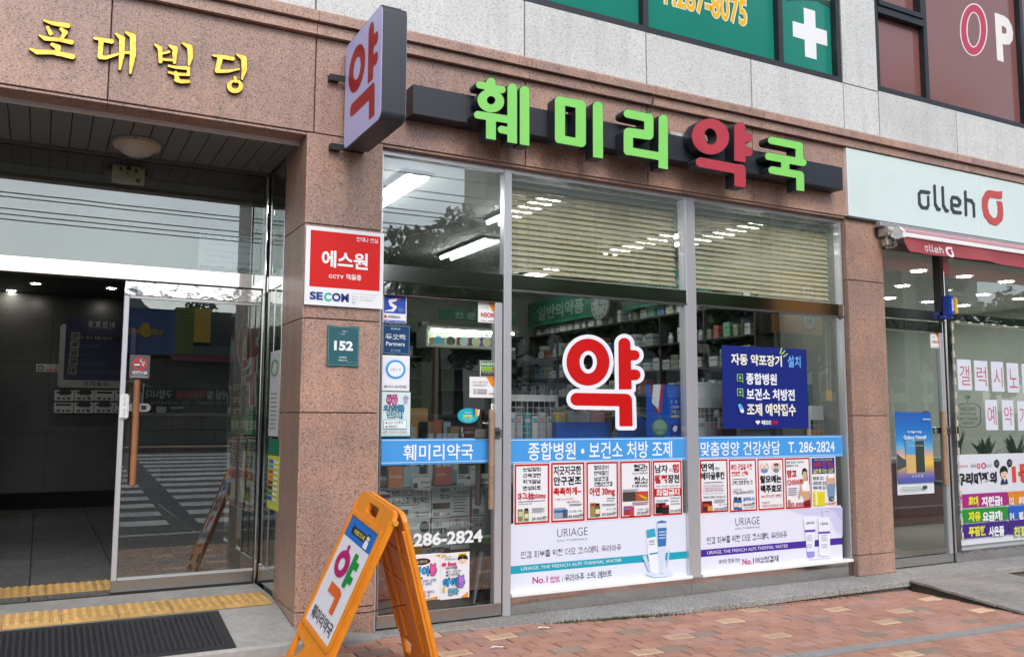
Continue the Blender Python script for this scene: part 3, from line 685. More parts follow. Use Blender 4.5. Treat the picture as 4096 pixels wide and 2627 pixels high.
# window lettering, stuck on the inside film
def onplane(Y): return lambda px, py: at(px, py, Y)
g7 = zoomer(2700, 0, .5843)
def pl7(Y): return lambda x, y: at(*g7(x, y), Y)
def ztext(g, body, x0, x1, z0, z1, Y, m, bold=0.):
    p, f, a = glyphs(body, bold); g.add([(x0 + u * (x1 - x0), Y, z0 + v * (z1 - z0)) for u, v in p], f, m)
g = G(); a, b = at(2640, 30, .099), at(2987, 109, .099)
tz = at(2987, 4, .099).z
# one part per sign
ztext(g, 'T.287-8075', a.x - .012, b.x + .012, b.z - .012, tz + .012, .0985, P('f4efe0'), .055); ztext(g, 'T.287-8075', a.x, b.x, b.z, tz, .0975, P('f2b90f'), .022)
o = mk('phone_lettering', g, None, wg); o['label'] = 'yellow phone number on green film'
c0, c1 = at(*g7(805, 150), .098), at(*g7(1043, 315), .098); cx = (c0.x + c1.x) / 2; cz = at(*g7(925, 232), .098).z; hw = (c1.x - c0.x) / 2; t_ = hw * .335
hh = (at(*g7(923, 66), .098).z - at(*g7(928, 398), .098).z) / 2
cross = [(-t_, -hh), (t_, -hh), (t_, -t_), (hw, -t_), (hw, t_), (t_, t_), (t_, hh), (-t_, hh), (-t_, t_), (-hw, t_), (-hw, -t_), (-t_, -t_)]
o = mk('white_cross', G().prism([cross], lambda x, z: (cx + x, .098, cz + z), (0, .001, 0), m=P('f2f3f4')), None, wg); o['label'] = 'white cross on green film'
# torn top edge of the film
tl = [(762, -30), (1100, -30), (1085, 68), (1060, 62), (1040, 40), (1005, 28), (985, 8), (880, 0), (800, 4), (770, 10)]
mk('torn_film', G().prism([[(x, y) for x, y in tl]], pl7(.0965), (0, .001, 0), m=mat('film_crease', (.02, .07, .05), .4)), None, wg)
mk('bare_glass', G().prism([[(820, -30), (1090, -30), (1095, 12), (1010, 0), (985, -14)]], pl7(.0955), (0, .001, 0), m=mat('bare_glass_edge', (.30, .36, .34), .12)), None, wg)
g = G(); O7 = outline([('e', 2045, 205, 86, 172, 0)], [('e', 2045, 205, 50, 122, 0)])
O7w = outline([('e', 2045, 205, 86, 172, 0)], [('e', 2045, 205, 50, 122, 0)], grow=8, hgrow=8)
g.prism(O7w, pl7(.0985), (0, .0005, 0), m=P('efe6e0')); g.prism(O7, pl7(.0975), (0, .0005, 0), m=P('c0405a'))
mk('lettering', g, None, wb); g = G()
p0, p1 = at(*g7(2188, 98), .0983), at(*g7(2326, 420), .0983); zt = at(*g7(2250, 110), .0983).z
ztext(g, 'P', p0.x, p1.x, at(*g7(2222, 418), .0983).z, zt, .0983, P('f3eeea'), .045)
mk('lettering', g, None, wb)

# ================================================================== shopfront of the pharmacy: steel frame and panes
sf = thing('pharmacy_shopfront', 'polished steel and glass front of the pharmacy between the granite pillars', 'shopfront')
def fz(px, py, Y=GY): return at(px, py, Y).z
zhead = ZF - .018
zt0, zt1 = fz(2037, 1166), fz(2037, 1101)         # transom of the big windows
zd0, zd1 = fz(1534, 1125), fz(1534, 1058)         # transom over the door
zsill = fz(2035, 2384)
xd0, xd1 = XB + .028, at(2002, 1600, GY).x        # door opening
xm1 = at(2036, 1600, GY).x; xm2, xm3 = at(2742, 1600, GY).x, at(2781, 1600, GY).x; xe = at(3374, 1600, GY).x
g = G(); f0, f1 = GY - .035, GY + .03
g.box(XB, xd0, f0, f1, STEPZ, zhead); mk('door_jamb', g, ALU, sf, bevel=.002)
mk('mullion', G().box(xd1 + .006, xm1, f0 - .004, f1, STEPZ, zhead), ALU, sf, bevel=.003)
mk('mullion', G().box(xm2, xm3, f0 - .004, f1, zsill, zhead), ALU, sf, bevel=.003)
mk('mullion', G().box(xe, XC - .002, f0, f1, zsill, zhead), STEELD, sf, bevel=.003)
mk('head_rail', G().box(xd0, xd1 + .004, f0 + .002, f1, zhead - .035, zhead), ALU, sf)
mk('head_rail', G().box(xm1 + .001, xm2 - .001, f0 + .002, f1, zhead - .035, zhead), ALU, sf); mk('head_rail', G().box(xm3 + .001, xe - .001, f0 + .002, f1, zhead - .035, zhead), ALU, sf)
mk('transom', G().box(xd0, xd1 + .004, f0 + .001, f1, zd0, zd1), STEEL, sf, bevel=.002)
for a, b in ((xm1 + .001, xm2 - .001), (xm3 + .001, xe - .001)):
    mk('transom', G().box(a, b, f0 + .001, f1, zt0, zt1), STEEL, sf, bevel=.002)
    mk('glazing_bead', G().box(a, b, f0 - .008, f0 + .0005, zt0 - .002, zt0 + .014), STEELD, sf)
    mk('base_panel', G().box(a, b, f0 - .004, f1, STEPZ + .001, zsill - .002), STEEL, sf, bevel=.002)
    mk('sill', G().box(a, b, f0 - .022, f1, zsill, zsill + .026), mat('trim_white', (.78, .78, .76), .35), sf, bevel=.003)
    mk('glazing_bead', G().box(b - .022, b - .001, f0 - .006, f1, zsill + .027, zt0 - .003), ALU, sf); mk('glazing_bead', G().box(b - .02, b - .001, f0 - .004, f1, zt1 + .001, zhead - .036), ALU, sf)
    mk('pane', G().box(a, b, GY, GY + .0008, zsill + .026, zt0), GLASS, sf); mk('pane', G().box(a, b, GY, GY + .0008, zt1, zhead - .035), GLASS, sf)
mk('base_panel', G().box(xm2, xm3, f0 - .003, f1, STEPZ + .001, zsill - .001), STEEL, sf); mk('base_panel', G().box(xe, XC - .003, f0 - .003, f1, STEPZ + .001, zsill - .001), STEEL, sf)
mk('pane', G().box(xd0, xd1, GY, GY + .0008, zd1, zhead - .035), GLASS, sf)
# door leaf
dr = mk('door', G().box(xd0 + .006, xd1 - .004, GY, GY + .0008, STEPZ + .20, zd0 - .10), GLASSD, sf)
zr0, zr1 = STEPZ + .012, fz(1508, 2458)
mk('top_rail', G().box(xd0 + .004, xd1 - .003, f0 - .002, f1, fz(1534, 1180), zd0 - .004), STEELW, dr, bevel=.003)
mk('bottom_rail', G().box(xd0 + .004, xd1 - .003, f0 - .002, f1, zr0, zr1), STEELD, dr, bevel=.003)
xs0 = at(1972, 1600, GY).x
mk('stile', G().box(xs0, xd1 - .004, f0, f1, zr1, fz(1534, 1180)), ALU, dr, bevel=.003); mk('stile', G().box(xd0 + .004, xd0 + .016, f0, f1, zr1, fz(1534, 1180)), STEELD, dr)
mk('gap', G().box(xd1 - .003, xd1 + .006, GY - .01, GY + .02, zr0, zd0), BLACK, dr)
zz = zoomer(1500, 1150, .4221)
a, b = at(*zz(970, 1340), GY - .06), at(*zz(1118, 1425), GY - .06)
mk('lock', G().box(a.x, b.x + .01, GY - .028, GY - .002, b.z, a.z), STEELD, dr, bevel=.008, seg=2)
c = at(*zz(1160, 1380), GY - .05); mk('lock_cylinder', G().box(c.x - .042, c.x + .04, GY - .052, GY - .004, c.z - .042, c.z + .042), STEELD, dr, bevel=.014, seg=2)
mk('keyhole', G().cyl((c.x, GY - .056, c.z), (c.x, GY - .053, c.z), .018, 16), BLACK, dr)
WOOD = mat('worn_wood', (.30, .19, .115), .7, var=.35, bump=.3, bscale=35)
WOODO = mat('orange_wood', (.25, .105, .045), .45, var=.3, bscale=18)
h0, h1 = at(1966, 1640, GY - .075), at(1953, 2035, GY - .075)
def stick(nm, x, y, z0, z1, r, m, par):
    return mk(nm, G().tube([(x, y, z1 + .006), (x, y, z1), (x + .002, y, (z0 + z1) / 2), (x, y, z0), (x, y, z0 - .006)], [r * .7, r, r * 1.03, r, r * .7], 14), m, par, smooth=True)
stick('handle', h0.x, GY - .075, h1.z, h0.z, .021, WOOD, dr); stick('inner_handle', h0.x - .035, GY + .07, h1.z + .02, h0.z, .022, mat('dark_wood', (.055, .03, .02), .6), dr)
for zz_ in (h1.z + .18, h0.z - .10): mk('handle_bolt', G().cyl((h0.x, GY - .075, zz_), (h0.x, GY + .07, zz_), .008, 8), STEELD, dr)
# ================================================================== recessed entrance of the building
ent = thing('building_entrance', 'recessed glass entrance with polished steel header left of the granite pillar', 'entrance')
ZS = 3.44
for i in range(-24, 16):
    x0 = -.271 + .12 * (i - 1) + .004
    if x0 > XA - .02: continue
    x1 = min(x0 + .113, XA - .002)
    mk('ceiling_slat', G().box(x0, x1, .224, EY - .02, ZS, ZS + .012), SLAT, ent)
mk('soffit_void', G().box(-4, XA, .19, EY + .05, ZS + .02, ZS + .06), BLACK, ent)
mk('edge_trim', G().box(-4, XA - .001, .192, .222, ZS - .024, ZS + .018), mat('trim_white', (.78, .78, .76), .35), ent)
mk('back_trim', G().box(-4, XA - .004, EY - .045, EY - .02, ZS - .022, ZS + .011), mat('trim_grey', (.16, .15, .14), .4, .5), ent)
def ez(px, py): return at(px, py, EY).z
zb1, zb0 = ez(1057, 1104), ez(1057, 1160)
xl0 = at(497, 1190, EY).x; xp0 = at(1036, 1500, EY).x; xp1 = XA - .006
mk('header', G().box(-4, xp0, EY - .05, EY + .06, zb0, zb1), mat('mirror_steel', (.72, .71, .69), .05, 1., bump=.05, bscale=3.5), ent, bevel=.003)
mk('transom_pane', G().box(-4, xp0, EY, EY + .001, zb1, ZS - .02), GLASSD, ent)
mk('corner_post', G().box(xp0, xp1, EY - .05, EY + .05, ENTZ, ZS - .02), STEEL, ent, bevel=.004)
mk('jamb', G().box(-.37, -.31, EY - .05, EY + .05, ENTZ, zb0), STEELD, ent)
# glass leaf
lf = mk('glass_leaf', G().box(xl0 + .02, xp0 - .004, EY + .001, EY + .002, ENTZ + .10, zb0 - .02), GLASSD, ent)
zl1 = ez(500, 1180); zl0 = ez(454, 2322)
mk('top_rail', G().box(xl0, xp0 - .004, EY - .022, EY + .022, zl1, zb0 - .006), STEELW, lf, bevel=.003)
mk('bottom_rail', G().box(xl0, xp0 - .004, EY - .022, EY + .022, ENTZ + .018, zl0), STEELD, lf, bevel=.003)
mk('edge_profile', G().box(xl0, xl0 + .036, EY - .018, EY + .018, zl0, zl1), ALU, lf, bevel=.003)
mk('glazing_strip', G().box(xl0 + .04, xp0 - .006, EY - .012, EY + .012, zl0 + .001, zl0 + .018), ALU, lf); mk('glazing_strip', G().box(xl0 + .04, xp0 - .006, EY - .012, EY + .012, zl1 - .02, zl1 - .001), STEELD, lf)
mk('screw', G().cyl((xl0 + .075, EY - .027, zb0 - .05), (xl0 + .075, EY - .022, zb0 - .05), .014, 12), STEELD, lf)
mk('pivot_gap', G().box(xl0, xp0, EY - .02, EY + .02, ENTZ + .001, ENTZ + .016), BLACK, lf)
mk('door_track', G().box(-4, xl0, EY - .012, EY + .012, ENTZ - .02, ENTZ + .002), BLACK, ent)
z8 = zoomer(200, 1250, .29228)
a, b = at(*z8(965, 1110), EY - .03), at(*z8(1070, 1455), EY - .03)
o = mk('push_plate', G().box(a.x, b.x, EY - .04, EY - .019, b.z, a.z), WHITE, lf, bevel=.01, seg=3)
g = G(); p, f, asp = glyphs('SYNC AUTO'); cx, cz = (a.x + b.x) / 2, (a.z + b.z) / 2
g.add([(cx + (v - .5) * .02 * -1, EY - .0405, cz + (u - .5) * .17) for u, v in p], f, P('8a8c90')); mk('lettering', g, None, lf)
a = at(548, 1522, EY - .06); b = at(548, 1938, EY - .06)
stick('handle', a.x, EY - .075, b.z, a.z, .022, WOODO, lf); stick('inner_handle', a.x - .03, EY + .07, b.z, a.z - .02, .026, mat('dark_wood'), lf)
a, b = at(*z8(1065, 1240), EY - .02), at(*z8(1375, 1355), EY - .02)
mk('lock_plate', G().prism([rrect(a.x, b.z, b.x, a.z, .03, .03)], lambda x, z: (x, EY - .022, z), (0, .02, 0)), STEELD, lf)
mk('lock_slot', G().prism([rrect(a.x + .09, b.z + .045, b.x - .03, a.z - .045, .006, .006)], lambda x, z: (x, EY - .0235, z), (0, .001, 0)), BLACK, lf)
# side lights between pillar and corner post
sp = mk('side_pane', G().box(XA + .004, XA + .005, .60, EY - .05, ENTZ + .16, ZS - .02), GLASS, ent)
g = G(); g.box(XA - .002, XA + .03, .562, .60, ENTZ, ZS); g.box(XA - .002, XA + .03, .60, EY - .05, ENTZ + .03, ENTZ + .16); g.box(XA - .003, XA + .03, .60, EY - .05, zb0 - .03, zb1 - .02); g.box(XA - .001, XA + .028, .80, .825, ENTZ + .16, zb0 - .03)
mk('side_frame', g, STEEL, ent, bevel=.002)
# inner glass wall of the pharmacy, seen through the leaf
gw = thing('lobby_glass_wall', 'steel framed glass side wall of the pharmacy seen through the entrance door', 'glass wall')
XW = 1.545
g = G()
for y in (1.22, 2.05, 2.62): g.box(XW - .02, XW + .03, y, y + .05, ENTZ, 3.2)
g.box(XW - .018, XW + .028, 1.22, 2.66, ENTZ, ENTZ + .14); g.box(XW - .018, XW + .028, 1.22, 2.66, 2.85, 2.93)
mk('frame', g, STEEL, gw, bevel=.002)
for a_, b_ in ((1.27, 2.05), (2.10, 2.62)): mk('pane', G().box(XW, XW + .001, a_, b_, ENTZ + .14, 2.85), GLASS, gw)
# lobby shell
g = G(); g.box(-3.2, XW + .3, 8.0, 8.1, ENTZ, 3.4); o = struct('lobby_back_wall', g, JOINT)
for i in range(5):
    for j, (z0, z1) in enumerate(((ENTZ + .22, 1.32), (1.32, 2.28), (2.28, 3.23))):
        mk('wall_slab', G().box(-2.75 + i * .95 + .002, -1.8 + i * .95 - .002, 7.98, 8.0, z0 + .002, z1 - .002), DARKST, o)
mk('skirting', G().box(-3.2, XW + .3, 7.965, 7.999, ENTZ, ENTZ + .218), BLACK, o)
struct('lobby_side_wall', G().box(XW + .04, XW + .14, 2.68, 8.0, ENTZ, 3.4).box(-3.2, -2.7, EY, 8.0, ENTZ, 3.4), DARKST)
struct('lobby_near_wall', G().box(-.62, -.60, 5.2, 8.0, ENTZ, 3.23), DARKST)
lc = struct('lobby_ceiling', G().box(-3.2, XW + .3, EY + .06, 8.1, 3.235, 3.3), mat('lobby_ceiling_paint', (.10, .10, .095), .6))
lfl = struct('lobby_floor', G().box(-3.2, XW + .02, EY + .0, 8.1, ENTZ - .3, ENTZ - .006), BLACK)
for i in range(8):
    for j in range(11):
        x0 = -3.0 + i * .6; y0 = EY + .62 * j
        mk('floor_tile', G().box(x0 + .005, min(x0 + .595, XW + .02), y0 + .005, min(y0 + .615, 8.0), ENTZ - .02, ENTZ), LOBBYST, lfl)
for px, py in ((45, 1162), (143, 1134), (445, 1153), (60, 1215)):
    p = atZ(px, py, 3.233); t = thing('downlight', 'small round recessed downlight glowing in the dark lobby ceiling', 'light', 'lobby downlights')
    mk('trim', G().lathe([(.055, -.004), (.075, -.004), (.075, 0)], (p.x, p.y, 3.234), 20, cap=False), WHITE, t); mk('lens', G().lathe([(0, -.003), (.055, -.003)], (p.x, p.y, 3.2335), 20, cap=False), mat('downlight_glow', (1, 1, 1), emit=(1, .96, .88), es=60), t)
# directory board
Yb = 7.975
a, b = at(*z8(145, 160), Yb), at(*z8(1140, 1040), Yb)
ds = wsheet('directory_board', 'navy floor directory board with silver surround on the dark lobby wall', 'sign', a.x, b.x, b.z, a.z, Yb - .02, mat('silver_sheet', (.30, .30, .29), .4, .4), thick=.02, r=.05)
def dz(x, y): return ((x - 145) / 995., (y - 160) / 880.)
def dre(s, fn_, x0, y0, x1, y1, m, r=0.): u0, v0 = fn_(x0, y0); u1, v1 = fn_(x1, y1); s.rect(u0, v0, u1, v1, m, r)
def dtx(s, fn_, body, x0, y0, x1, y1, m, bold=0.): u0, v0 = fn_(x0, y0); u1, v1 = fn_(x1, y1); s.text(body, u0, v0, u1, v1, m, bold)
NAVY = mat('navy_board', (.016, .019, .055), .3)
dre(ds, dz, 215, 60, 1075, 935, NAVY, .03)
dtx(ds, dz, '층 별 안 내', 495, 95, 845, 168, 'c8c8c4', .01); dre(ds, dz, 497, 176, 845, 181, 'b0b0b0'); dtx(ds, dz, '(INFORMATION)', 500, 192, 828, 230, '5c6070')
for y, n_, tx, x1 in ((318, '5F', '수 중국 정통 마사지', 820), (440, '4F', '디자인 UC치과', 668), (560, '3F', '누리 한의원', 610), (685, '2F', '명가김치탄, 라벨헤어', 760), (806, '1F', '던킨도너츠, 훼미리약국, 와이엔엘', 970)):
    x0 = 283 - (y - 318) * .04
    dre(ds, dz, x0, y - 55, x0 + 122, y + 55, '6f746f', .02); dtx(ds, dz, n_, x0 + 22, y - 32, x0 + 104, y + 28, '16181a', .02)
    if n_ == '5F': dre(ds, dz, 430, 300, 935, 365, '0a0b14')
    dtx(ds, dz, tx, 415, y - 18 + (12 if n_ == '5F' else 8), x1, y + 26 + (12 if n_ == '5F' else 8), '9a9ca4' if n_ == '5F' else '62666e')
dtx(ds, dz, '포 대 빌 딩', 482, 950, 790, 1005, '141414', .02); ds.done()
# letter boxes
mb = thing('letterbox_bank', 'bank of eight steel letterboxes below the lobby directory', 'letterboxes')
BOXST = mat('letterbox_steel', (.42, .41, .385), .35, .7)
for r_ in range(2):
    for c_ in range(4):
        x0, y0 = 58 + c_ * 274 - r_ * 8, 1062 + r_ * 166
        a, b = at(*z8(x0, y0), Yb), at(*z8(x0 + 264, y0 + 150), Yb); W_, H_ = b.x - a.x, a.z - b.z
        q = mk('letterbox', G().box(a.x, b.x, Yb - .10, Yb + .02, b.z, a.z), BOXST, mb, bevel=.006)
        mk('slot', G().box(a.x + W_ * .12, b.x - W_ * .12, Yb - .102, Yb - .0995, a.z - H_ * .30, a.z - H_ * .13), BLACK, q)
        for fx in (.15, .65): mk('peg', G().box(a.x + W_ * fx, a.x + W_ * (fx + .18), Yb - .104, Yb - .0995, b.z + H_ * .17, b.z + H_ * .32), BLACK, q)
        mk('knob', G().cyl((a.x + W_ * .5, Yb - .11, b.z + H_ * .22), (a.x + W_ * .5, Yb - .10, b.z + H_ * .22), .014, 10), BLACK, q)
        if (r_, c_) in ((0, 0), (0, 1), (1, 1), (1, 2)): mk('leaflet', G().box(a.x + W_ * .25, b.x - W_ * .2, Yb - .125, Yb - .104, a.z - H_ * .42, a.z + H_ * .18), mat('dark_leaflet', (.035, .042, .04), .6), q)
s = fsheet('camera_notice', 'small white camera notice sticker on the dark lobby wall', 'sticker', 146, 1455, 236, 1488, Yb - .004, 'c9c9c4'); s.text('감시용 카메라', .40, .10, .96, .42, '333333'); s.text('녹화중', .40, .5, .92, .92, 'b02020', .03); s.rect(.06, .2, .32, .8, '2a2a2a'); s.rect(.11, .34, .27, .66, 'c9c9c4'); s.done()
# glass wall stickers of the pharmacy, facing the lobby
XWs = XW - .004
def xsheet(name, label, cat, x0, y0, x1, y1, X, col, **k):        # sheet on a wall x = X that faces -x; photograph corners
    a, b = atX(x0, y0, X), atX(x1, y1, X); zt, zb = (a.z + atX(x1, y0, X).z) / 2, (b.z + atX(x0, y1, X).z) / 2
    return Sheet(name, label, cat, (X, a.y, a.z), (0, b.y - a.y, 0), (0, 0, b.z - a.z), (-1, 0, 0), col, **k)
c2 = zoomer(0, 900, .5843); c3 = zoomer(0, 1700, .6019)
ya = [('e', 1674, 830, 42, 150, 0), ('q', [(1722, 655), (1750, 640), (1750, 1005), (1722, 1010)]), ('q', [(1750, 720), (1768, 712), (1768, 770), (1750, 775)]), ('q', [(1750, 830), (1770, 824), (1770, 890), (1750, 895)]), ('q', [(1680, 1040), (1738, 1012), (1738, 1062), (1680, 1085)]), ('q', [(1712, 1012), (1738, 1012), (1738, 1235), (1712, 1238)])]
hole = [('e', 1674, 835, 17, 88, 0)]
fX = lambda d: (lambda x, y: atX(*c2(x, y), XWs - d))
t = mk('window_letter', G().prism(outline(ya, hole, grow=9), fX(0), (.001, 0, 0), m=P('d8d8d6')).prism(outline(ya, hole), fX(.001), (0, 0, 0), m=P('b01418')))
tag(t, 'big red medicine syllable with white rim, seen edge-on through the entrance door', 'sticker')
s = xsheet('green_band', 'green lettered vinyl band seen edge-on through the entrance door', 'sticker', *c2(1578, 1300), *c2(1768, 1440), XWs, '2f8a3c'); s.text('병·의원 처방 조제', .05, .25, .95, .8, 'dfe8df', .03); s.done()
for (x0, x1), hd, rd, pr in (((1516, 1570), '전문\n상담', '맞춤', '30,000원'), ((1574, 1632), '눈침침\n흐릿\n피곤', '루테인', '40,000원'), ((1636, 1706), '눈밑떨림\n근육경련\n쥐가잘남\n만성피로', '마그네슘', '25,000원')):
    s = xsheet('price_poster', {'맞춤': 'leftmost', '루테인': 'middle', '마그네슘': 'rightmost'}[rd] + ' of three medicine posters seen edge-on through the entrance door', 'poster', *c3(x0, 80 - (x0 - 1516) * .05), *c3(x1, 520 + (x1 - 1516) * .38), XWs, 'dcdcda', group='posters on the lobby glass wall')
    s.frame(.02, .01, .98, .99, .012, 'b01818'); s.text(hd, .15, .06, .85, .42, '202020', .03); s.text(rd, .12, .46, .88, .6, 'c01818', .05); s.rect(.12, .68, .45, .88, '4a5040'); s.text(pr, .3, .90, .93, .96, '202020', .02); s.done()
s = xsheet('white_notice', 'narrow white notice on the side pane beside the pillar', 'sticker', 1084, 1408, 1112, 1745, XA - .001, 'd8d8d8')
for i in range(9): s.rect(.15, .5 + i * .05, .8, .512 + i * .05, '8a8a90')
s.ell(.5, .2, .36, .10, '40a060', hole=.8); s.done()
s = xsheet('colour_flyer', 'tall colourful flyer on the side pane beside the pillar', 'sticker', 1076, 1752, 1112, 2045, XA - .001, 'd6dc50')
s.rect(0, 0, 1, .24, '1f7a58')
for i, c in enumerate(('3070c8', '3aa0c8', 'd84040', 'e08030', 'a02828', '402860', '2a8a4a', '3050c0')): s.rect(.08, .30 + i * .075, .5, .35 + i * .075, c); s.rect(.55, .305 + i * .075, .95, .345 + i * .075, 'f0f0e8')
s.done()
# things on the entrance glass
s = fsheet('safety_notice', 'pale fire safety notice with navy header on the entrance transom', 'sign', 798, 928, 1038, 1096, EY + .012, 'c4d4dc')
s.rect(.02, .03, .98, .17, '3c5578'); s.text('소방안전관리자 현황표 (대상명 : 포대빌딩)', .12, .06, .85, .14, 'e8eef2', .01); s.text('이 건물의 소방안전을 담당하고 있는 사람은 다음과 같습니다.', .1, .26, .82, .32, '3a4650')
s.text('□ 소방안전관리자 : 임 대 훈 (선임일자 : 2011년 5월 11일)', .1, .43, .88, .49, '3a4650'); s.text('□ 소방안전관리대상물 등급 : 2급', .1, .58, .55, .64, '3a4650'); s.text('화재예방, 소방시설 설치·유지 및 안전관리에 관한 법률에 따라 이 표지를 붙입니다.', .1, .73, .92, .78, '3a4650'); s.rect(.02, .88, .98, .98, '3c5578'); s.text('연락처', .4, .90, .65, .96, 'e8eef2'); s.done()
s = fsheet('no_smoking_sign', 'grey no-smoking plate on the glass leaf above the wooden handle', 'sign', 520, 1418, 597, 1514, EY - .006, '5c585a', thick=.004, r=.008)
s.ell(.5, .38, .36, .27, 'd8343c', hole=.76); s.rect(.24, .39, .62, .45, 'f0f0f0'); s.rect(.64, .39, .70, .45, 'f0f0f0'); s.loops(outline([('c', .66, .36, .62, .30, .012), ('c', .62, .30, .52, .28, .012), ('c', .52, .28, .50, .22, .012), ('c', .50, .22, .58, .20, .012), ('c', .73, .36, .70, .27, .012)], step=.006), 'f0f0f0')
s.poly([(.26, .22), (.32, .17), (.75, .54), (.69, .59)], 'd8343c'); s.text('금연시설', .13, .68, .87, .81, 'f4f4f4', .02); s.text('No Smoking Area', .24, .835, .76, .875, 'd8d8d8'); s.rect(.08, .91, .92, .94, 'b8b4b4'); s.done()
# cream service plate behind the transom, dome lamp on the soffit
a, b = at(450, 655, EY + .03), at(577, 744, EY + .03)
sv = mk('service_plate', G().box(a.x, b.x, EY + .03, EY + .05, b.z, a.z), mat('cream_plastic', (.62, .62, .46), .5), bevel=.004); tag(sv, 'cream plastic plate with screw holes behind the entrance transom', 'panel')
for fx, fy, r_ in ((.25, .18, .01), (.5, .16, .018), (.73, .2, .012), (.15, .12, .006), (.9, .1, .006), (.45, .42, .006), (.28, .28, .008), (.73, .3, .008)): mk('screw_hole', G().cyl((a.x + (b.x - a.x) * fx, EY + .027, a.z + (b.z - a.z) * fy), (a.x + (b.x - a.x) * fx, EY + .0305, a.z + (b.z - a.z) * fy), r_, 10), BLACK, sv)
mk('terminal', G().box(b.x - .06, b.x - .03, EY + .027, EY + .0305, a.z - .12, a.z - .09), BLACK, sv)
p = atZ(547, 585, ZS - .03); dl = thing('dome_lamp', 'round cream dome lamp on the dark slatted soffit', 'lamp')
mk('base_ring', G().lathe([(.145, 0), (.155, -.004), (.157, -.03), (.146, -.045), (.12, -.048)], (p.x, p.y, ZS - .001), 40), mat('cream_ring', (.60, .53, .38), .5), dl, smooth=True)
mk('glass_dome', G().lathe([(.122, -.046), (.115, -.062), (.09, -.085), (.055, -.10), (.02, -.107), (0.0005, -.108)], (p.x, p.y, ZS - .001), 40), mat('opal_glass', (.60, .57, .55), .35), dl, smooth=True)
mk('screw', G().cyl((p.x - .02, p.y - .158, ZS - .016), (p.x - .02, p.y - .15, ZS - .016), .006, 8), BLACK, dl)
# ---- tactile paving tiles
YEL = mat('tactile_yellow', (.47, .29, .10), .8, var=.34, bump=.1, bscale=14)
def tact_mesh():
    g = G(); g.box(-.147, .147, -.147, .147, -.02, 0)
    for i in range(6):
        for j in range(6):
            x, y = -.122 + i * .0488, -.122 + j * .0488
            g.lathe([(.0175, 0), (.0165, .005), (.010, .0085), (.0005, .0092)], (x, y, 0), 8)
    me = bpy.data.meshes.new('tactile_tile'); me.from_pydata(g.v, [], g.f); me.materials.append(YEL); return me
TM = tact_mesh()
q0, q1 = atZ(458, 2420, .287), atZ(470, 2463, .283)
yo = (q0.y + q1.y) / 2
xe_ = [atZ(*p, .285).x for p in ((245, 2465), (476, 2450), (694, 2433), (899, 2415), (1085, 2398))]
def tact(x, y, z, sx, sy, rx, lab):
    o = bpy.data.objects.new('tactile_tile', TM); COL.objects.link(o); o.location = (x, y, z); o.scale = (sx, sy, 1); o.rotation_euler = (rx, 0, 0); tag(o, lab, 'tile', 'tactile tiles')
wt = (xe_[-1] - xe_[0]) / 4
for i in range(-2, 4):
    nth = ('sixth', 'fifth', 'fourth', 'third', 'second', 'first')[i + 2]
    x = xe_[0] + wt * (i + .5)
    tact(x, yo, rampz(yo) + .004, wt * .985 / .294, (q0.y - q1.y) * 1.0 / .294, .03 if yo < .6 else .01, f'yellow tactile tile outside the door track, {nth} from the pillar')
p0, p1 = atZ(200, 2338, ENTZ), atZ(200, 2375, ENTZ); yi = (p0.y + p1.y) / 2
for i in range(-2, 4):
    nth = ('sixth', 'fifth', 'fourth', 'third', 'second', 'first')[i + 2]
    x = xe_[0] + wt * (i + .25)
    tact(x, yi, ENTZ + .004, wt * .985 / .294, (p0.y - p1.y) / .294, 0, f'yellow tactile tile inside the lobby, {nth} from the glass side wall')
# ---- black rubber mat on the ramp
RUB = mat('black_rubber', (.017, .018, .020), .62, var=.25, bscale=12)
m0 = atZ(873, 2427, rampz(.54) + .012); yt = m0.y; xr = m0.x
mt = thing('rubber_mat', 'black ribbed rubber doormat lying on the concrete ramp', 'doormat')
g = G(); ysm = [-.215, -.1, .05, .2, .35, yt]
for d_, z_ in ((0, .012), (.012, .014)):
    pass
g = G(); n = len(ysm)
for x in (-1.3, xr): g.v += [(x, y, rampz(y) + .012) for y in ysm] + [(x, y, rampz(y) + .001) for y in ysm]
for j in range(n - 1): g.f += [(j, 2 * n + j, 2 * n + j + 1, j + 1), (2 * n + j + 1, 2 * n + j, 3 * n + j, 3 * n + j + 1)]
g.f += [(0, n, 3 * n, 2 * n), (n - 1, 3 * n - 1, 4 * n - 1, 2 * n - 1)]; g.m = [0] * len(g.f)
mk('mat_sheet', g, RUB, mt)
g = G(); cw, rh = .0335, .0215
for i in range(int(1.25 / cw)):
    x = xr - .065 - i * cw
    if x < -.55: break
    y = yt - .06; k = 0
    while y > -.19:
        zc = rampz(y) + .012; s_ = .012
        arc = [(x - .0125, y - .004), (x - .008, y + .003), (x, y + .006), (x + .008, y + .003), (x + .0125, y - .004)]
        vs = []
        for ax_, ay_ in arc: vs += [(ax_, ay_ - .0032, zc), (ax_, ay_ - .0018, zc + .0062), (ax_, ay_ + .0018, zc + .0062), (ax_, ay_ + .0032, zc)]
        fs = []
        for q in range(4): fs += [(q * 4 + e, q * 4 + 4 + e, q * 4 + 5 + e, q * 4 + 1 + e) for e in range(3)]
        g.add(vs, fs); y -= rh
o = mk('rubber_ridges', g, RUB, mt); o['kind'] = 'stuff'

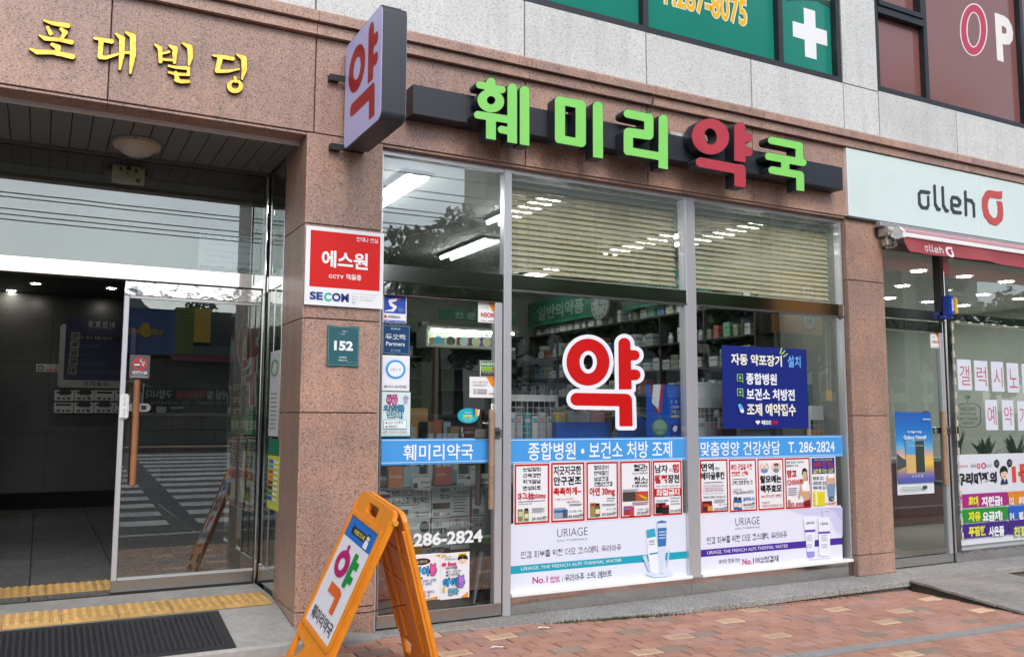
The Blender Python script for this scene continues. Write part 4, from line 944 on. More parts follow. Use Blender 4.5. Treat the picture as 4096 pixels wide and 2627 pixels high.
# ================================================================== phone shop on the right
OY = .14
ps = thing('phone_shopfront', 'steel and glass front of the phone shop right of the granite pillar', 'shopfront')
def oz(px, py): return at(px, py, OY).z
zto1, zto0, ztd = oz(3541, 1230), oz(3541, 1272), oz(3541, 1316)
xo1 = at(3781, 1700, OY).x; xo2 = at(3786, 1700, OY).x; xo3 = at(3806, 1700, OY).x
zq = oz(3838, 2197)
mk('mullion', G().box(xo2, xo3, OY - .05, OY + .04, STEPZ, 3.3), STEEL, ps, bevel=.003)
mk('mullion_upper', G().box(xo1 - .03, xo2 - .002, OY - .045, OY + .04, zto1, 3.3), mat('bronze_frame', (.06, .05, .045), .4, .6), ps)
mk('transom', G().box(XD, xo2 - .001, OY - .04, OY + .04, zto0 + .004, zto1), STEEL, ps, bevel=.002)
wz1, wz0 = oz(3804, 1255), oz(3804, 1291)
mk('transom', G().box(xo3 + .001, 12.5, OY - .04, OY + .04, wz0, wz1), STEELW, ps, bevel=.002)
mk('pane', G().box(XD, xo1 - .03, OY, OY + .001, zto1, 3.3), GLASS, ps); mk('pane', G().box(xo3, 12.5, OY, OY + .001, wz1, 3.3), GLASS, ps)
mk('pane', G().box(xo3, 12.5, OY, OY + .001, zq, wz0), GLASS, ps)
mk('sill', G().box(xo3 + .001, 12.5, OY - .06, OY + .04, zq - .004, zq + .016), ALU, ps, bevel=.003); mk('base_panel', G().box(xo3 + .001, 12.5, OY - .05, OY + .04, STEPZ + .001, zq - .006), STEELW, ps)
d2 = mk('door', G().box(XD + .01, xo1, OY + .001, OY + .002, STEPZ + .15, ztd), GLASSD, ps)
mk('top_rail', G().box(XD + .006, xo1, OY - .025, OY + .03, ztd, zto0 - .004), STEELW, d2, bevel=.002); mk('bottom_rail', G().box(XD + .006, xo1, OY - .025, OY + .03, STEPZ + .012, oz(3582, 2233)), STEEL, d2, bevel=.002)
mk('stile', G().box(at(3768, 1700, OY).x, xo1 + .006, OY - .022, OY + .03, STEPZ + .012, zto0 - .003), ALU, d2, bevel=.002); mk('gap', G().box(xo1 + .0065, xo2 - .001, OY - .01, OY + .02, STEPZ, zto0), BLACK, d2)
a, b = at(3770, 1645, OY - .07), at(3776, 1940, OY - .07); stick('handle', a.x, OY - .075, b.z, a.z, .026, WOOD, d2); stick('inner_handle', a.x - .06, OY + .075, b.z, a.z, .026, mat('dark_wood'), d2)
a, b = at(3738, 1706, OY - .03), at(3800, 1734, OY - .03); mk('lock', G().box(a.x, b.x, OY - .045, OY - .002, b.z, a.z), STEELD, d2, bevel=.006); mk('keyhole', G().cyl((b.x - .03, OY - .05, (a.z + b.z) / 2), (b.x - .03, OY - .044, (a.z + b.z) / 2), .012, 12), BLACK, d2)
# shop shell
g = G(); g.box(7.3, 13.5, .25, 7, 3.26, 3.4); struct('phone_shop_ceiling', g, CEIL)
SHW = mat('phone_shop_wall', (.46, .50, .45), .6, var=.04, bscale=1.5)
struct('phone_shop_walls', G().box(XD + .1, 13.5, 5.2, 5.3, .1, 3.3).box(13.4, 13.5, .2, 5.3, .1, 3.3).box(6.78, 6.9, .30, 6.5, .1, 3.6), SHW)
struct('phone_shop_floor', G().box(6.9, 13.5, .18, 5.3, .0, STEPZ - .003), mat('shop_floor_tile', (.30, .29, .27), .3, var=.08, bscale=4))
GLOW = mat('ceiling_disc_glow', (1, 1, 1), emit=(1, .99, .96), es=40)
for i in range(6):
    for j in range(5):
        x, y = 8.12 + .83 * i, .93 + .865 * j
        t = thing('disc_light', 'round flat ceiling light in the phone shop', 'light', 'phone shop ceiling lights')
        mk('rim', G().lathe([(.085, -.008), (.098, -.008), (.10, 0)], (x, y, 3.259), 20, cap=False), WHITE, t); mk('lens', G().lathe([(0, -.006), (.085, -.006)], (x, y, 3.259), 20, cap=False), GLOW, t)
# interior door recess panel and counter, seen dimly
t = thing('shop_counter', 'low dark red counter inside the phone shop behind the door', 'counter'); mk('body', G().box(8.6, 11.5, 2.4, 3.0, .1, .95), mat('maroon_panel', (.10, .03, .028), .5), t); mk('top', G().box(8.55, 11.55, 2.35, 3.05, .95, 1.0), mat('counter_top_grey', (.25, .26, .25), .4), t)
t = thing('dark_partition', 'dark upright cabinet just inside the phone shop door', 'cabinet'); mk('body', G().box(7.5, 7.72, .9, 1.6, .1, 2.55), mat('cabinet_black', (.02, .021, .02), .5), t); mk('door_panel', G().box(7.49, 7.499, .95, 1.55, .2, 2.45), mat('cabinet_grey', (.05, .055, .05), .4), t)
t = thing('grey_screen', 'plain grey-green partition behind the phone shop door', 'partition'); mk('board', G().box(7.95, 9.6, 2.2, 2.25, .1, 2.45), mat('screen_board', (.30, .33, .28), .6), t); mk('rail', G().box(7.95, 9.6, 2.19, 2.26, 2.45, 2.5), ALU, t)
# ---- fascia sign
ZO0, ZO1 = at(3395, 862, -.03).z, ZC - .01
xo = at(3392, 730, -.03).x
sg = thing('phone_shop_sign', 'pale mint sign board with dark and red lettering above the phone shop', 'sign')
MINT = mat('mint_flex', (.60, .70, .675), .45, var=.05, bump=.04, bscale=3)
xs2 = at(3922, 830, -.03).x
mk('board', G().box(xo, xs2 - .0008, -.03, .0, ZO0, ZO1), MINT, sg); mk('board', G().box(xs2 + .0008, 12.5, -.03, .0, ZO0, ZO1), MINT, sg)
mk('edge_trim', G().box(xo - .012, xo - .0005, -.034, .0, ZO0, ZO1), mat('trim_white'), sg); mk('bottom_rail', G().box(xo - .012, 12.5, -.034, .03, ZO0 - .022, ZO0 - .001), mat('dark_rail', (.05, .048, .045), .5), sg)
zo = zoomer(3640, 720, .18992)
def om(Y): return lambda x, y: at(*zo(x, y), Y)
w1 = 25
ol = [[('c', 235, 240, 398, 265, 36), ('c', 235, 240, 196, 290, 30), ('c', 196, 290, 206, 500, 26), ('c', 206, 500, 260, 578, 30), ('c', 260, 578, 365, 590, 32), ('c', 365, 590, 393, 530, 26), ('c', 393, 530, 388, 350, 22)],
      [('c', 520, 120, 537, 510, w1), ('c', 537, 510, 590, 610, 30), ('c', 590, 610, 618, 618, 36)], [('c', 690, 152, 708, 540, w1), ('c', 708, 540, 765, 640, 30), ('c', 765, 640, 790, 648, 36)],
      [('c', 905, 362, 1000, 378, 34), ('c', 905, 362, 878, 420, 26), ('c', 878, 420, 886, 600, 26), ('c', 886, 600, 935, 676, 30), ('c', 935, 676, 1060, 688, 36), ('c', 1000, 378, 1055, 440, 30), ('c', 1055, 440, 1050, 510, 30), ('c', 1050, 510, 1020, 540, 32), ('c', 1020, 540, 890, 522, 34)],
      [('c', 1168, 245, 1186, 738, w1), ('c', 1185, 415, 1290, 435, 36), ('c', 1290, 435, 1345, 510, 28), ('c', 1345, 510, 1358, 768, 24)]]
for st in ol: mk('letter', G().prism(outline(st), om(-.036), (0, .005, 0), m=mat('slate_letter', (.028, .038, .045), .5)), None, sg)
ob = [('q', [(1640, 218), (1700, 215), (1850, 245), (1942, 232), (1945, 375), (1930, 392), (1880, 395), (1720, 368), (1670, 370)]), ('t', 1660, 292, 76, 1590, 400, 66), ('t', 1590, 400, 66, 1580, 560, 58), ('t', 1580, 560, 58, 1620, 740, 60), ('t', 1620, 740, 60, 1720, 860, 66), ('t', 1720, 860, 66, 1810, 880, 76), ('t', 1810, 880, 76, 1890, 820, 66), ('t', 1890, 820, 66, 1912, 700, 56), ('t', 1912, 700, 56, 1905, 560, 54), ('q', [(1828, 440), (1920, 452), (1948, 478), (1958, 560), (1852, 560)])]
o = mk('logo', G().prism(outline(ob), om(-.036), (0, .005, 0), m=mat('logo_red', (.50, .065, .06), .45)), None, sg); o['label'] = 'red ring logo'
# ---- awning
aw = thing('retracted_awning', 'retracted red awning with white front bar and lettered valance', 'awning')
za = zoomer(3520, 860, .2399); AYF = -.24
AR = mat('awning_red', (.40, .075, .085), .75, var=.10, bscale=3); AP = mat('awning_pink', (.48, .26, .29), .8, var=.08, bscale=6)
n_ = AR.node_tree.nodes; tr_ = n_.new('ShaderNodeBsdfTranslucent'); tr_.inputs[0].default_value = (.62, .16, .18, 1); mx_ = n_.new('ShaderNodeMixShader'); mx_.inputs[0].default_value = .35
AR.node_tree.links.new(n_['Principled BSDF'].outputs[0], mx_.inputs[1]); AR.node_tree.links.new(tr_.outputs[0], mx_.inputs[2]); AR.node_tree.links.new(mx_.outputs[0], n_['Material Output'].inputs[0])
b0, b1 = at(*za(390, 320), AYF), at(*za(2400, 632), AYF); zbar = (b0.z + b1.z) / 2; xa0 = b0.x
mk('front_bar', G().box(xa0, 12.4, AYF - .012, AYF + .02, zbar - .022, zbar + .02), mat('trim_white'), aw, bevel=.005)
g = G(); g.prism([[(AYF - .02, zbar - .03), (AYF - .02, zbar + .03), (AYF + .03, zbar + .075), (AYF + .10, zbar + .07), (AYF + .11, zbar), (AYF + .06, zbar - .03)]], lambda y, z: (xa0 - .03, y, z), (.03, 0, 0)); mk('end_cap', g, mat('trim_white'), aw, bevel=.006)
mk('fabric_roll', G().tube([(xa0, AYF + .05, zbar + .045), (xa0 + .6, AYF + .05, zbar + .042), (xa0 + 1.4, AYF + .05, zbar + .046), (12.4, AYF + .05, zbar + .045)], .038, 14), AP, aw, smooth=True)
mk('back_rail', G().box(xa0 - .14, 12.4, -.10, -.04, ZO0 - .075, ZO0 - .03), mat('grey_rail', (.40, .40, .39), .4, .5), aw, bevel=.006)
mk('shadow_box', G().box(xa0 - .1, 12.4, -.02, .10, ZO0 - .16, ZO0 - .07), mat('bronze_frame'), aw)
# hanging valance with folds
vz0 = at(*za(425, 612), AYF).z; g = G(); nx, nz_ = 90, 5; xv0 = xa0 - .01; W_ = 12.3 - xv0
for i in range(nx + 1):
    x = xv0 + W_ * (i / nx); 
    for j in range(nz_ + 1):
        t = j / nz_; fold = .018 * math.sin(x * 5.1) * t + .012 * math.sin(x * 11.7 + 1) * t - .10 * t * t * .35
        bl = .028 * t * max(0, 1 - (x - xv0) / .12)
        g.v.append((x + bl, AYF + .002 + fold, zbar - .02 + (vz0 - zbar + .02) * t + .006 * math.sin(x * 3.3) * t))
for i in range(nx):
    for j in range(nz_): k = i * (nz_ + 1) + j; g.f.append((k, k + 1, k + nz_ + 2, k + nz_ + 1)); g.m.append(0)
mk('valance', g, AR, aw, smooth=True)
va = zoomer(3520, 860, .2399)
def vm(x, y):
    p = at(*va(x, y), AYF - .008); t = max(0, (zbar - .02 - p.z) / (zbar - .02 - vz0)); X = p.x
    fold = .018 * math.sin(X * 5.1) * t + .012 * math.sin(X * 11.7 + 1) * t - .035 * t * t
    return Vector((X, AYF - .004 + fold, p.z))
sc = .345
def tr(st, ox, oy, k=sc, sh=.0):
    o_ = []
    for s_ in st:
        if s_[0] == 'c': o_.append(('c', ox + s_[1] * k, oy + s_[2] * k * .9, ox + s_[3] * k, oy + s_[4] * k * .9, s_[5] * k * 1.05))
        elif s_[0] == 't': o_.append(('t', ox + s_[1] * k, oy + s_[2] * k * .9, s_[3] * k, ox + s_[4] * k, oy + s_[5] * k * .9, s_[6] * k))
        else: o_.append(('q', [(ox + x * k, oy + y * k * .9) for x, y in s_[1]]))
    return o_
k1 = 310. / 1230
for st in ol: mk('letter', G().prism(outline(tr(st, 745 - 160 * k1, 495 - 110 * k1, k1)), vm, (0, 0, 0), m=P('e8d8da')), None, aw)
k2 = 120. / 440; mk('logo', G().prism(outline(tr(ob, 1085 - 1515 * k2, 525 - 215 * k2 * .8, k2)), vm, (0, 0, 0), m=P('e8d8da')), None, aw)
# arm joint and crank eye
pa = at(*za(130, 250), -.12); CR = mat('cream_metal', (.46, .44, .38), .5, .2)
mk('arm_bracket', G().cyl((pa.x - .02, -.12, pa.z), (pa.x + .07, -.12, pa.z + .005), .032, 14).box(pa.x - .012, pa.x + .012, -.14, .05, pa.z - .05, pa.z + .03), CR, aw, bevel=.004)
mk('folding_arm', G().tube([at(*za(160, 290), -.10), at(*za(110, 360), -.08), at(*za(90, 450), -.06), at(*za(110, 500), -.06)], .014, 10), CR, aw, smooth=True)
mk('arm_foot', G().box(*(lambda q: (q.x - .03, q.x + .04, -.09, -.02, q.z - .03, q.z + .03))(at(*za(115, 460), -.06))), CR, aw, bevel=.006)
e0, e1 = at(*za(225, 300), -.14), at(*za(260, 440), -.14)
g = G(); g.tube([e0, e1], .008, 8); 
ring = [(e1.x + .016 * math.cos(t), -.14, e1.z - .022 + .026 * math.sin(t)) for t in np.linspace(0, 6.283, 17)]; g.tube(ring, .006, 6); mk('crank_eye', g, CR, aw, smooth=True)
c = at(*za(170, 550), -.06); mk('arm_end', G().cyl((c.x - .05, -.06, c.z), (c.x + .05, -.06, c.z + .012), .013, 10), CR, aw)
# ---- wooden deck ramp
dk = thing('wooden_ramp', 'weathered grey plank ramp in front of the phone shop door', 'ramp')
PLK = mat('grey_planks', (.25, .23, .205), .85, var=.30, bump=.35, bscale=20)
D0, D1 = -.352, -1.56; z_a, z_b = STEPZ + .012, pavz(6.9) + .012 * (-1.4) + .012; npl = 9
for i in range(npl):
    y0 = D0 + (D1 - D0) * i / npl; y1 = D0 + (D1 - D0) * (i + 1) / npl + .007
    za_, zb_ = z_a + (z_b - z_a) * i / npl, z_a + (z_b - z_a) * (i + 1) / npl
    xl = 6.93 - .0 * i + random.uniform(-.006, .006)
    g = G(); g.add([(xl, y0, za_), (8.12, y0, za_), (8.12, y1, zb_), (xl, y1, zb_), (xl, y0, za_ - .022), (8.12, y0, za_ - .022), (8.12, y1, zb_ - .022), (xl, y1, zb_ - .022)], [(3, 2, 1, 0), (0, 1, 5, 4), (1, 2, 6, 5), (2, 3, 7, 6), (3, 0, 4, 7)])
    mk('plank', g, PLK, dk, bevel=.003)
    for xx in (7.02, 7.5, 8.03): mk('nail', G().cyl((xx, (y0 + y1) / 2, (za_ + zb_) / 2 - .002), (xx, (y0 + y1) / 2, (za_ + zb_) / 2 + .0012), .0045, 6), BLACK, dk)
zb2 = pavz(7) - .03
for xx in (6.945, 8.08): mk('side_board', G().add([(xx, D0, z_a - .023), (xx, D1, z_b - .023), (xx, D1, zb2 - .02), (xx, D0, zb2), (xx + .03, D0, z_a - .023), (xx + .03, D1, z_b - .023), (xx + .03, D1, zb2 - .02), (xx + .03, D0, zb2)], [(0, 1, 2, 3), (7, 6, 5, 4), (0, 4, 5, 1), (1, 5, 6, 2)]), mat('dark_side_wood', (.045, .038, .028), .9, var=.3, bscale=15), dk)  # side boards coloured much darker than the planks
# ================================================================== pharmacy fascia sign: dark box with five raised letters
BOXB = mat('sign_navy_black', (.018, .021, .029), .42, var=.12, bscale=5); LSIDE = mat('letter_side', (.022, .026, .033), .4)
LGREEN = mat('acrylic_green', (.215, .62, .12), .42, var=.07, bscale=7); LRED = mat('acrylic_red', (.42, .035, .055), .40, var=.12, bscale=6)
fs = thing('pharmacy_fascia_sign', 'long dark box sign with four green letters and one red letter', 'sign')
xs0_, xs1_, zs0_, zs1_ = 2.201, 6.50, 3.657, 3.872
mk('box', G().box(xs0_, xs1_, -.145, .002, zs0_, zs1_), BOXB, fs, bevel=.004)
zA = zoomer(1860, 290, .25974); zB = zoomer(2440, 400, .34985); LY = -.255
def lm(z_, Y): return lambda x, y: at(*z_(x, y), Y)
def rr_(pts, r): return [('q', pts)] + [('c', *pts[i], *pts[(i + 1) % len(pts)], r) for i in range(len(pts))]
LET = [
 (zA, LGREEN, [('c', 400, 155, 402, 215, 71), ('c', 225, 193, 573, 268, 54), ('e', 398, 440, 206, 174, .25), ('c', 198, 654, 700, 732, 58), ('q', [(325, 720), (475, 745), (475, 1042), (325, 1018)]), ('c', 728, 245, 728, 300, 73), ('q', [(655, 245), (801, 245), (801, 1100), (655, 1075)]), ('c', 563, 880, 690, 908, 57), ('c', 918, 285, 918, 330, 73), ('q', [(845, 285), (991, 285), (991, 1131), (845, 1106)])], [('e', 402, 430, 66, 64, .2)]),
 (zA, LGREEN, rr_([(1452, 437), (1795, 497), (1795, 1083), (1452, 1023)], 66) + [('c', 2046, 525, 2046, 560, 76), ('q', [(1970, 525), (2122, 525), (2126, 1325), (1973, 1302)])], [('q', [(1540, 513), (1705, 545), (1705, 1010), (1540, 980)])]),
 (zB, LGREEN, [('c', 205, 157, 445, 208, 48), ('c', 445, 208, 445, 402, 52), ('c', 212, 372, 445, 404, 52), ('c', 210, 375, 210, 580, 52), ('c', 210, 583, 590, 650, 44), ('c', 610, 220, 610, 260, 51), ('q', [(558, 220), (661, 220), (662, 796), (556, 776)])], []),
 (zB, LRED, [('e', 1149, 420, 212, 202, .35), ('c', 1485, 325, 1485, 360, 63), ('q', [(1422, 325), (1548, 325), (1550, 714), (1423, 695)]), ('c', 1500, 425, 1578, 434, 50), ('c', 1500, 590, 1580, 597, 50), ('c', 1036, 713, 1487, 797, 54), ('q', [(1423, 790), (1550, 805), (1550, 1004), (1425, 985)]), ('c', 1487, 800, 1487, 810, 63)], [('e', 1150, 420, 72, 96, -.2)]),
 (zB, LGREEN, [('c', 1850, 463, 2166, 526, 42), ('q', [(2124, 525), (2208, 530), (2213, 690), (2123, 665)]), ('c', 1816, 645, 2205, 716, 42), ('q', [(1958, 690), (2050, 705), (2050, 815), (1958, 795)]), ('c', 1855, 802, 2172, 858, 42), ('q', [(2130, 840), (2219, 855), (2221, 1044), (2132, 1032)])], []),
]
for z_, m_, st, ho in LET:
    o = mk('letter', G().prism(outline(st, ho, grow=5), lm(z_, LY), (0, .109, 0), m=LSIDE), None, fs)
    mk('letter_face', G().prism(outline(st, ho), lm(z_, LY - .003), (0, .003, 0), m=m_, back=False), None, o)
    o['label'] = ('red' if m_ is LRED else 'green') + ' raised letter with dark sides'
# small lamp channel lying on the box
a = at(*zB(665, 365), -.1); b = at(*zB(800, 395), -.1); mk('cable_channel', G().box(a.x, b.x + .06, -.13, -.05, zs1_ + .001, zs1_ + .03), ALU, fs)
g = G(); p0, p1 = at(*zB(490, 0), -.05), at(*zB(450, 160), -.09); g.tube([p0 + Vector((.01, .02, .05)), p0, (p0 + p1) / 2 + Vector((.006, 0, 0)), p1], .004, 6); mk('cable', g, BLACK, fs)
# ================================================================== gold building name
zG = zoomer(80, 50, .39983)
def br(*p):
    o = []
    for i in range(0, len(p) - 3, 3): o.append(('t', p[i], p[i + 1], p[i + 2], p[i + 3], p[i + 4], p[i + 5]))
    return o
ringp = []
for k in range(0, 13):
    t = math.radians(-118 - k * 24.5) ; ringp += [2152 + 60 * math.cos(t), 735 - 52 * math.sin(t) * -1, 22 if 1 < k < 11 else 15]
GOLD = [
 ('포', br(245, 82, 11, 330, 112, 18, 480, 134, 24) + br(276, 152, 16, 308, 212, 19) + br(412, 168, 17, 452, 203, 25, 414, 262, 15) + br(192, 228, 9, 252, 262, 20, 400, 276, 18, 518, 300, 22) + br(322, 322, 16, 380, 352, 27, 372, 408, 26) + br(98, 364, 9, 172, 396, 24, 330, 400, 21, 528, 442, 25)),
 ('대', br(746, 258, 12, 830, 275, 20, 918, 292, 22) + br(812, 282, 24, 800, 440, 25) + br(800, 446, 22, 860, 455, 17, 1000, 412, 11) + br(962, 216, 11, 1020, 262, 27, 1018, 420, 27, 998, 565, 12) + br(1062, 202, 11, 1130, 240, 29, 1130, 420, 30, 1104, 606, 12) + br(1035, 402, 13, 1105, 405, 13)),
 ('빌', br(1350, 322, 10, 1402, 360, 23, 1406, 492, 18) + br(1496, 334, 11, 1552, 366, 28, 1545, 502, 15) + br(1425, 412, 10, 1490, 394, 13) + br(1412, 470, 12, 1540, 480, 13) + br(1626, 308, 9, 1700, 350, 26, 1705, 450, 26, 1690, 525, 13) + br(1488, 536, 10, 1560, 552, 14, 1688, 560, 17) + br(1686, 560, 15, 1684, 622, 15) + br(1488, 600, 10, 1560, 618, 15, 1690, 625, 13) + br(1556, 606, 18, 1578, 680, 22) + br(1562, 676, 18, 1610, 692, 19, 1690, 692, 16)),
 ('딩', br(1934, 430, 10, 2020, 446, 19, 2128, 464, 19) + br(2004, 450, 26, 1974, 582, 25) + br(1972, 588, 19, 2080, 590, 15, 2190, 568, 9) + br(2170, 420, 9, 2240, 462, 28, 2246, 570, 27, 2222, 666, 10) + br(*ringp) + br(2150, 650, 14, 2158, 690, 16)),
]
GOLDM = bpy.data.materials.new('gold_leaf'); GOLDM.use_nodes = True; MATS['gold_leaf'] = GOLDM
n = GOLDM.node_tree.nodes; l = GOLDM.node_tree.links.new; b_ = n['Principled BSDF']; b_.inputs['Base Color'].default_value = (.70, .42, .08, 1); b_.inputs['Metallic'].default_value = 1.; b_.inputs['Roughness'].default_value = .2
ge = n.new('ShaderNodeNewGeometry'); nz_ = n.new('ShaderNodeTexNoise'); nz_.inputs['Scale'].default_value = 13; bp = n.new('ShaderNodeBump'); bp.inputs['Strength'].default_value = .45; bp.inputs['Distance'].default_value = .02; l(ge.outputs['Position'], nz_.inputs['Vector']); l(nz_.outputs['Fac'], bp.inputs['Height']); l(bp.outputs[0], b_.inputs['Normal'])
GOLDS = mat('gold_side', (.13, .075, .02), .45, .6)
for (ch, st), pos in zip(GOLD, ('first', 'second', 'third', 'last')):
    o = mk('gold_letter', G().prism(outline(st, grow=5), lm(zG, -.022), (0, .0215, 0), m=GOLDS), None)
    mk('gilt_face', G().prism(outline(st, grow=0), lm(zG, -.029), (0, .007, 0), m=GOLDM, back=False), None, o)
    tag(o, f'gold brush-style letter, {pos} of the four on the pink granite band', 'letter', 'gold building name letters')
# ================================================================== projecting light box
pb = thing('projecting_sign', 'projecting dark light box with red medicine syllable on pale lilac face', 'sign')
SGR = mat('sign_case_grey', (.040, .045, .052), .38, .3, var=.08, bscale=6); PX0, PX1 = 1.747, 1.905
def rY(y0, y1, z0, z1, r): return [rrect(y0, z0, y1, z1, r, r, 6)]
fnx = lambda X: (lambda y, z: (X, y, z))
mk('case', G().prism(rY(-.79, -.035, 3.345, 4.09, .055), fnx(PX0), (PX1 - PX0 - .035, 0, 0), m=SGR), None, pb, smooth=True)
mk('case_lid', G().prism(rY(-.786, -.039, 3.349, 4.086, .055), fnx(PX1 - .033), (.033, 0, 0), m=SGR), None, pb, smooth=True)
LILAC = mat('lilac_face', (.56, .55, .86), .4)
mk('face', G().prism(rY(-.781, -.044, 3.354, 4.081, .05), fnx(PX0 - .004), (.004, 0, 0), m=LILAC), None, pb)
mk('face', G().prism(rY(-.781, -.044, 3.354, 4.081, .05), fnx(PX1 + .003), (-.004, 0, 0), m=LILAC), None, pb)
yk = [('e', .325, .662, .262, .208, 0), ('c', .752, .835, .752, .86, .078), ('q', [(.674, .85), (.83, .85), (.83, .41), (.674, .41)]), ('c', .80, .745, .90, .745, .056), ('c', .80, .567, .905, .567, .054), ('c', .20, .316, .82, .316, .060), ('q', [(.722, .316), (.884, .33), (.89, .078), (.732, .078)]), ('c', .80, .31, .825, .318, .06)]
fl = lambda d: (lambda u, v: (PX0 - .004 - d, -.08 - u * .665, 3.345 + v * .745))
g = G().prism(outline(yk, [('e', .335, .662, .112, .10, 0)]), fl(.001), (0, 0, 0), m=P('b3191c')); g.prism(outline(yk, [('e', .335, .662, .112, .10, 0)]), lambda u, v: (PX1 + .0045, -.08 - (1 - u) * .665, 3.345 + v * .745), (0, 0, 0), m=P('b3191c'))
mk('lettering', g, None, pb)
BRK = mat('bracket_black', (.018, .018, .019), .45, .4)
mk('back_plate', G().box(PX0 + .02, PX1 - .03, -.034, -.012, 3.40, 3.87), BRK, pb)
for px, py in ((1322, 300), (1326, 575)):
    p = at(px, py + 18, 0); mk('bracket', G().box(p.x - .02, PX1 - .02, -.05, -.044, p.z - .022, p.z + .022).box(p.x - .02, p.x + .05, -.044, -.001, p.z - .022, p.z - .016).box(p.x - .02, p.x + .05, -.012, -.001, p.z - .016, p.z + .022), BRK, pb)
    mk('bolt', G().cyl((p.x + .01, -.02, p.z - .016), (p.x + .01, -.02, p.z - .002), .008, 8), STEELD, pb)
mk('hatch_line', G().box(PX0 + .02, PX1 - .05, -.40, -.396, 3.3445, 3.3455), BLACK, pb)
# ================================================================== plates on the left pillar
s = fsheet('security_sign', 'red and white security camera sign on the granite pillar', 'sign', 1224, 902, 1529, 1237, -.012, 'f1f2f4', thick=.008)
a, b = at(1224, 902, -.012), at(1524, 1237, -.012)
zS = zoomer(900, 600, .45455)
def plan(sh):                          # photograph -> sheet fractions
    def f_(px, py):
        Y = sh.O.y if abs(sh.N.y) > .5 else None
        p = at(px, py, Y) if Y is not None else atX(px, py, sh.O.x)
        d = p - sh.O; return (d.dot(sh.U) / sh.U.length_squared, d.dot(sh.V) / sh.V.length_squared)
    return f_
def prect(s, z_, x0, y0, x1, y1, m, r=0.):
    f_ = plan(s); u0, v0 = f_(*z_(x0, y0)); u1, v1 = f_(*z_(x1, y1)); s.rect(u0, v0, u1, v1, m, r)
def ptext(s, z_, body, x0, y0, x1, y1, m, bold=0.):
    f_ = plan(s); u0, v0 = f_(*z_(x0, y0)); u1, v1 = f_(*z_(x1, y1)); s.text(body, u0, v0, u1, v1, m, bold)
prect(s, zS, 752, 703, 1356, 1245, 'd8120e')
ptext(s, zS, '언제나 안심', 1156, 766, 1342, 824, 'f4f4f4', .02); ptext(s, zS, '에스원', 850, 878, 1252, 1062, 'f6f6f6', .03); ptext(s, zS, 'CCTV 작동중', 910, 1080, 1196, 1152, 'f6f6f6', .03)
ptext(s, zS, 'SE', 742, 1244, 856, 1322, '1f3a86', .04); ptext(s, zS, 'C', 868, 1252, 932, 1332, '2ac0b0', .04); ptext(s, zS, 'OM', 938, 1256, 1084, 1340, '1f3a86', .04)
for i, tx in enumerate(('설치목적 : 시설안전, 화재 및 범죄예방 등', '촬영범위 : 건물 내 외부, 주차장 등', '촬영시간 : 24시간 연속촬영/녹화', '책임자 :')): ptext(s, zS, tx, 1110, 1262 + i * 24, (1350, 1312, 1300, 1150)[i], 1284 + i * 24, '6a6a70')
s.done()
z5 = zoomer(1200, 1280, .142857); a, b = at(*z5(768, 128), -.006), at(*z5(1630, 1330), -.006)
wav = [(u, .0 + (.018 * math.sin(min(1, max(0, (u - .25) / .5)) * math.pi)) + .0) for u in np.linspace(0, 1, 15)]
lp = [[(u, v + .012) for u, v in wav] + [(u, 1 - .024 + .0 - .018 * math.sin(min(1, max(0, (u - .25) / .5)) * math.pi) + .012) for u in np.linspace(1, 0, 15)]]
s = Sheet('address_plate', 'dark teal house number plate 152 with wavy edges on the pillar', 'sign', (a.x, -.006, a.z), (b.x - a.x, 0, 0), (0, 0, b.z - a.z), (0, -1, 0), mat('teal_enamel', (.018, .095, .115), .35), thick=.005, loops=lp)
ptext(s, z5, '150 >', 1185, 285, 1320, 345, 'c8dcdc'); ptext(s, z5, '< 154', 1095, 362, 1240, 415, 'c8dcdc'); ptext(s, z5, '152', 950, 572, 1475, 866, 'f2f6f6', .045); ptext(s, z5, '마북로', 1092, 1012, 1300, 1078, 'd8e8e8', .02); ptext(s, z5, 'Mabuk-ro', 1070, 1098, 1320, 1152, 'd8e8e8', .02); ptext(s, z5, '도로명주소 안내', 1285, 1168, 1570, 1208, '9fbcbc')
ln = [[(.03, .03), (.97, .03), (.97, .965), (.03, .965)], [(.04, .037), (.96, .037), (.96, .958), (.04, .958)]]
s.frame(.03, .04, .97, .955, .002, '7fb8b0'); s.done()
# ================================================================== stickers on the pharmacy door
SY = GY - .0025
zD = zoomer(1500, 1150, .4221)
s = fsheet('model_shop_sticker', 'blue and white S-mark model shop sticker at the top left of the pharmacy door', 'sticker', *zD(80, 65), *zD(296, 345), SY, 'f2f3f5', r=.012)
prect(s, zD, 86, 72, 290, 252, '2b52b4', .008); f_ = plan(s)
s.loops(outline([('t', *f_(*zD(195, 118)), .05, *f_(*zD(140, 128)), .06), ('t', *f_(*zD(140, 128)), .06, *f_(*zD(150, 160)), .06), ('t', *f_(*zD(150, 160)), .06, *f_(*zD(192, 185)), .06), ('t', *f_(*zD(192, 185)), .06, *f_(*zD(170, 215)), .05), ('t', *f_(*zD(170, 215)), .045, *f_(*zD(95, 222)), .015), ('t', *f_(*zD(195, 112)), .03, *f_(*zD(240, 102)), .012)], step=.012), 'f2f3f5')
s.poly([f_(*zD(212, 100)), f_(*zD(258, 97)), f_(*zD(222, 122)), f_(*zD(205, 118))], 'd83040')
for i, tx in enumerate(('Seoul', 'Environment', 'System')): ptext(s, zD, tx, 221, 192 + i * 15, 246 + (34 if i == 1 else 8), 204 + i * 15, 'd4dcf0')
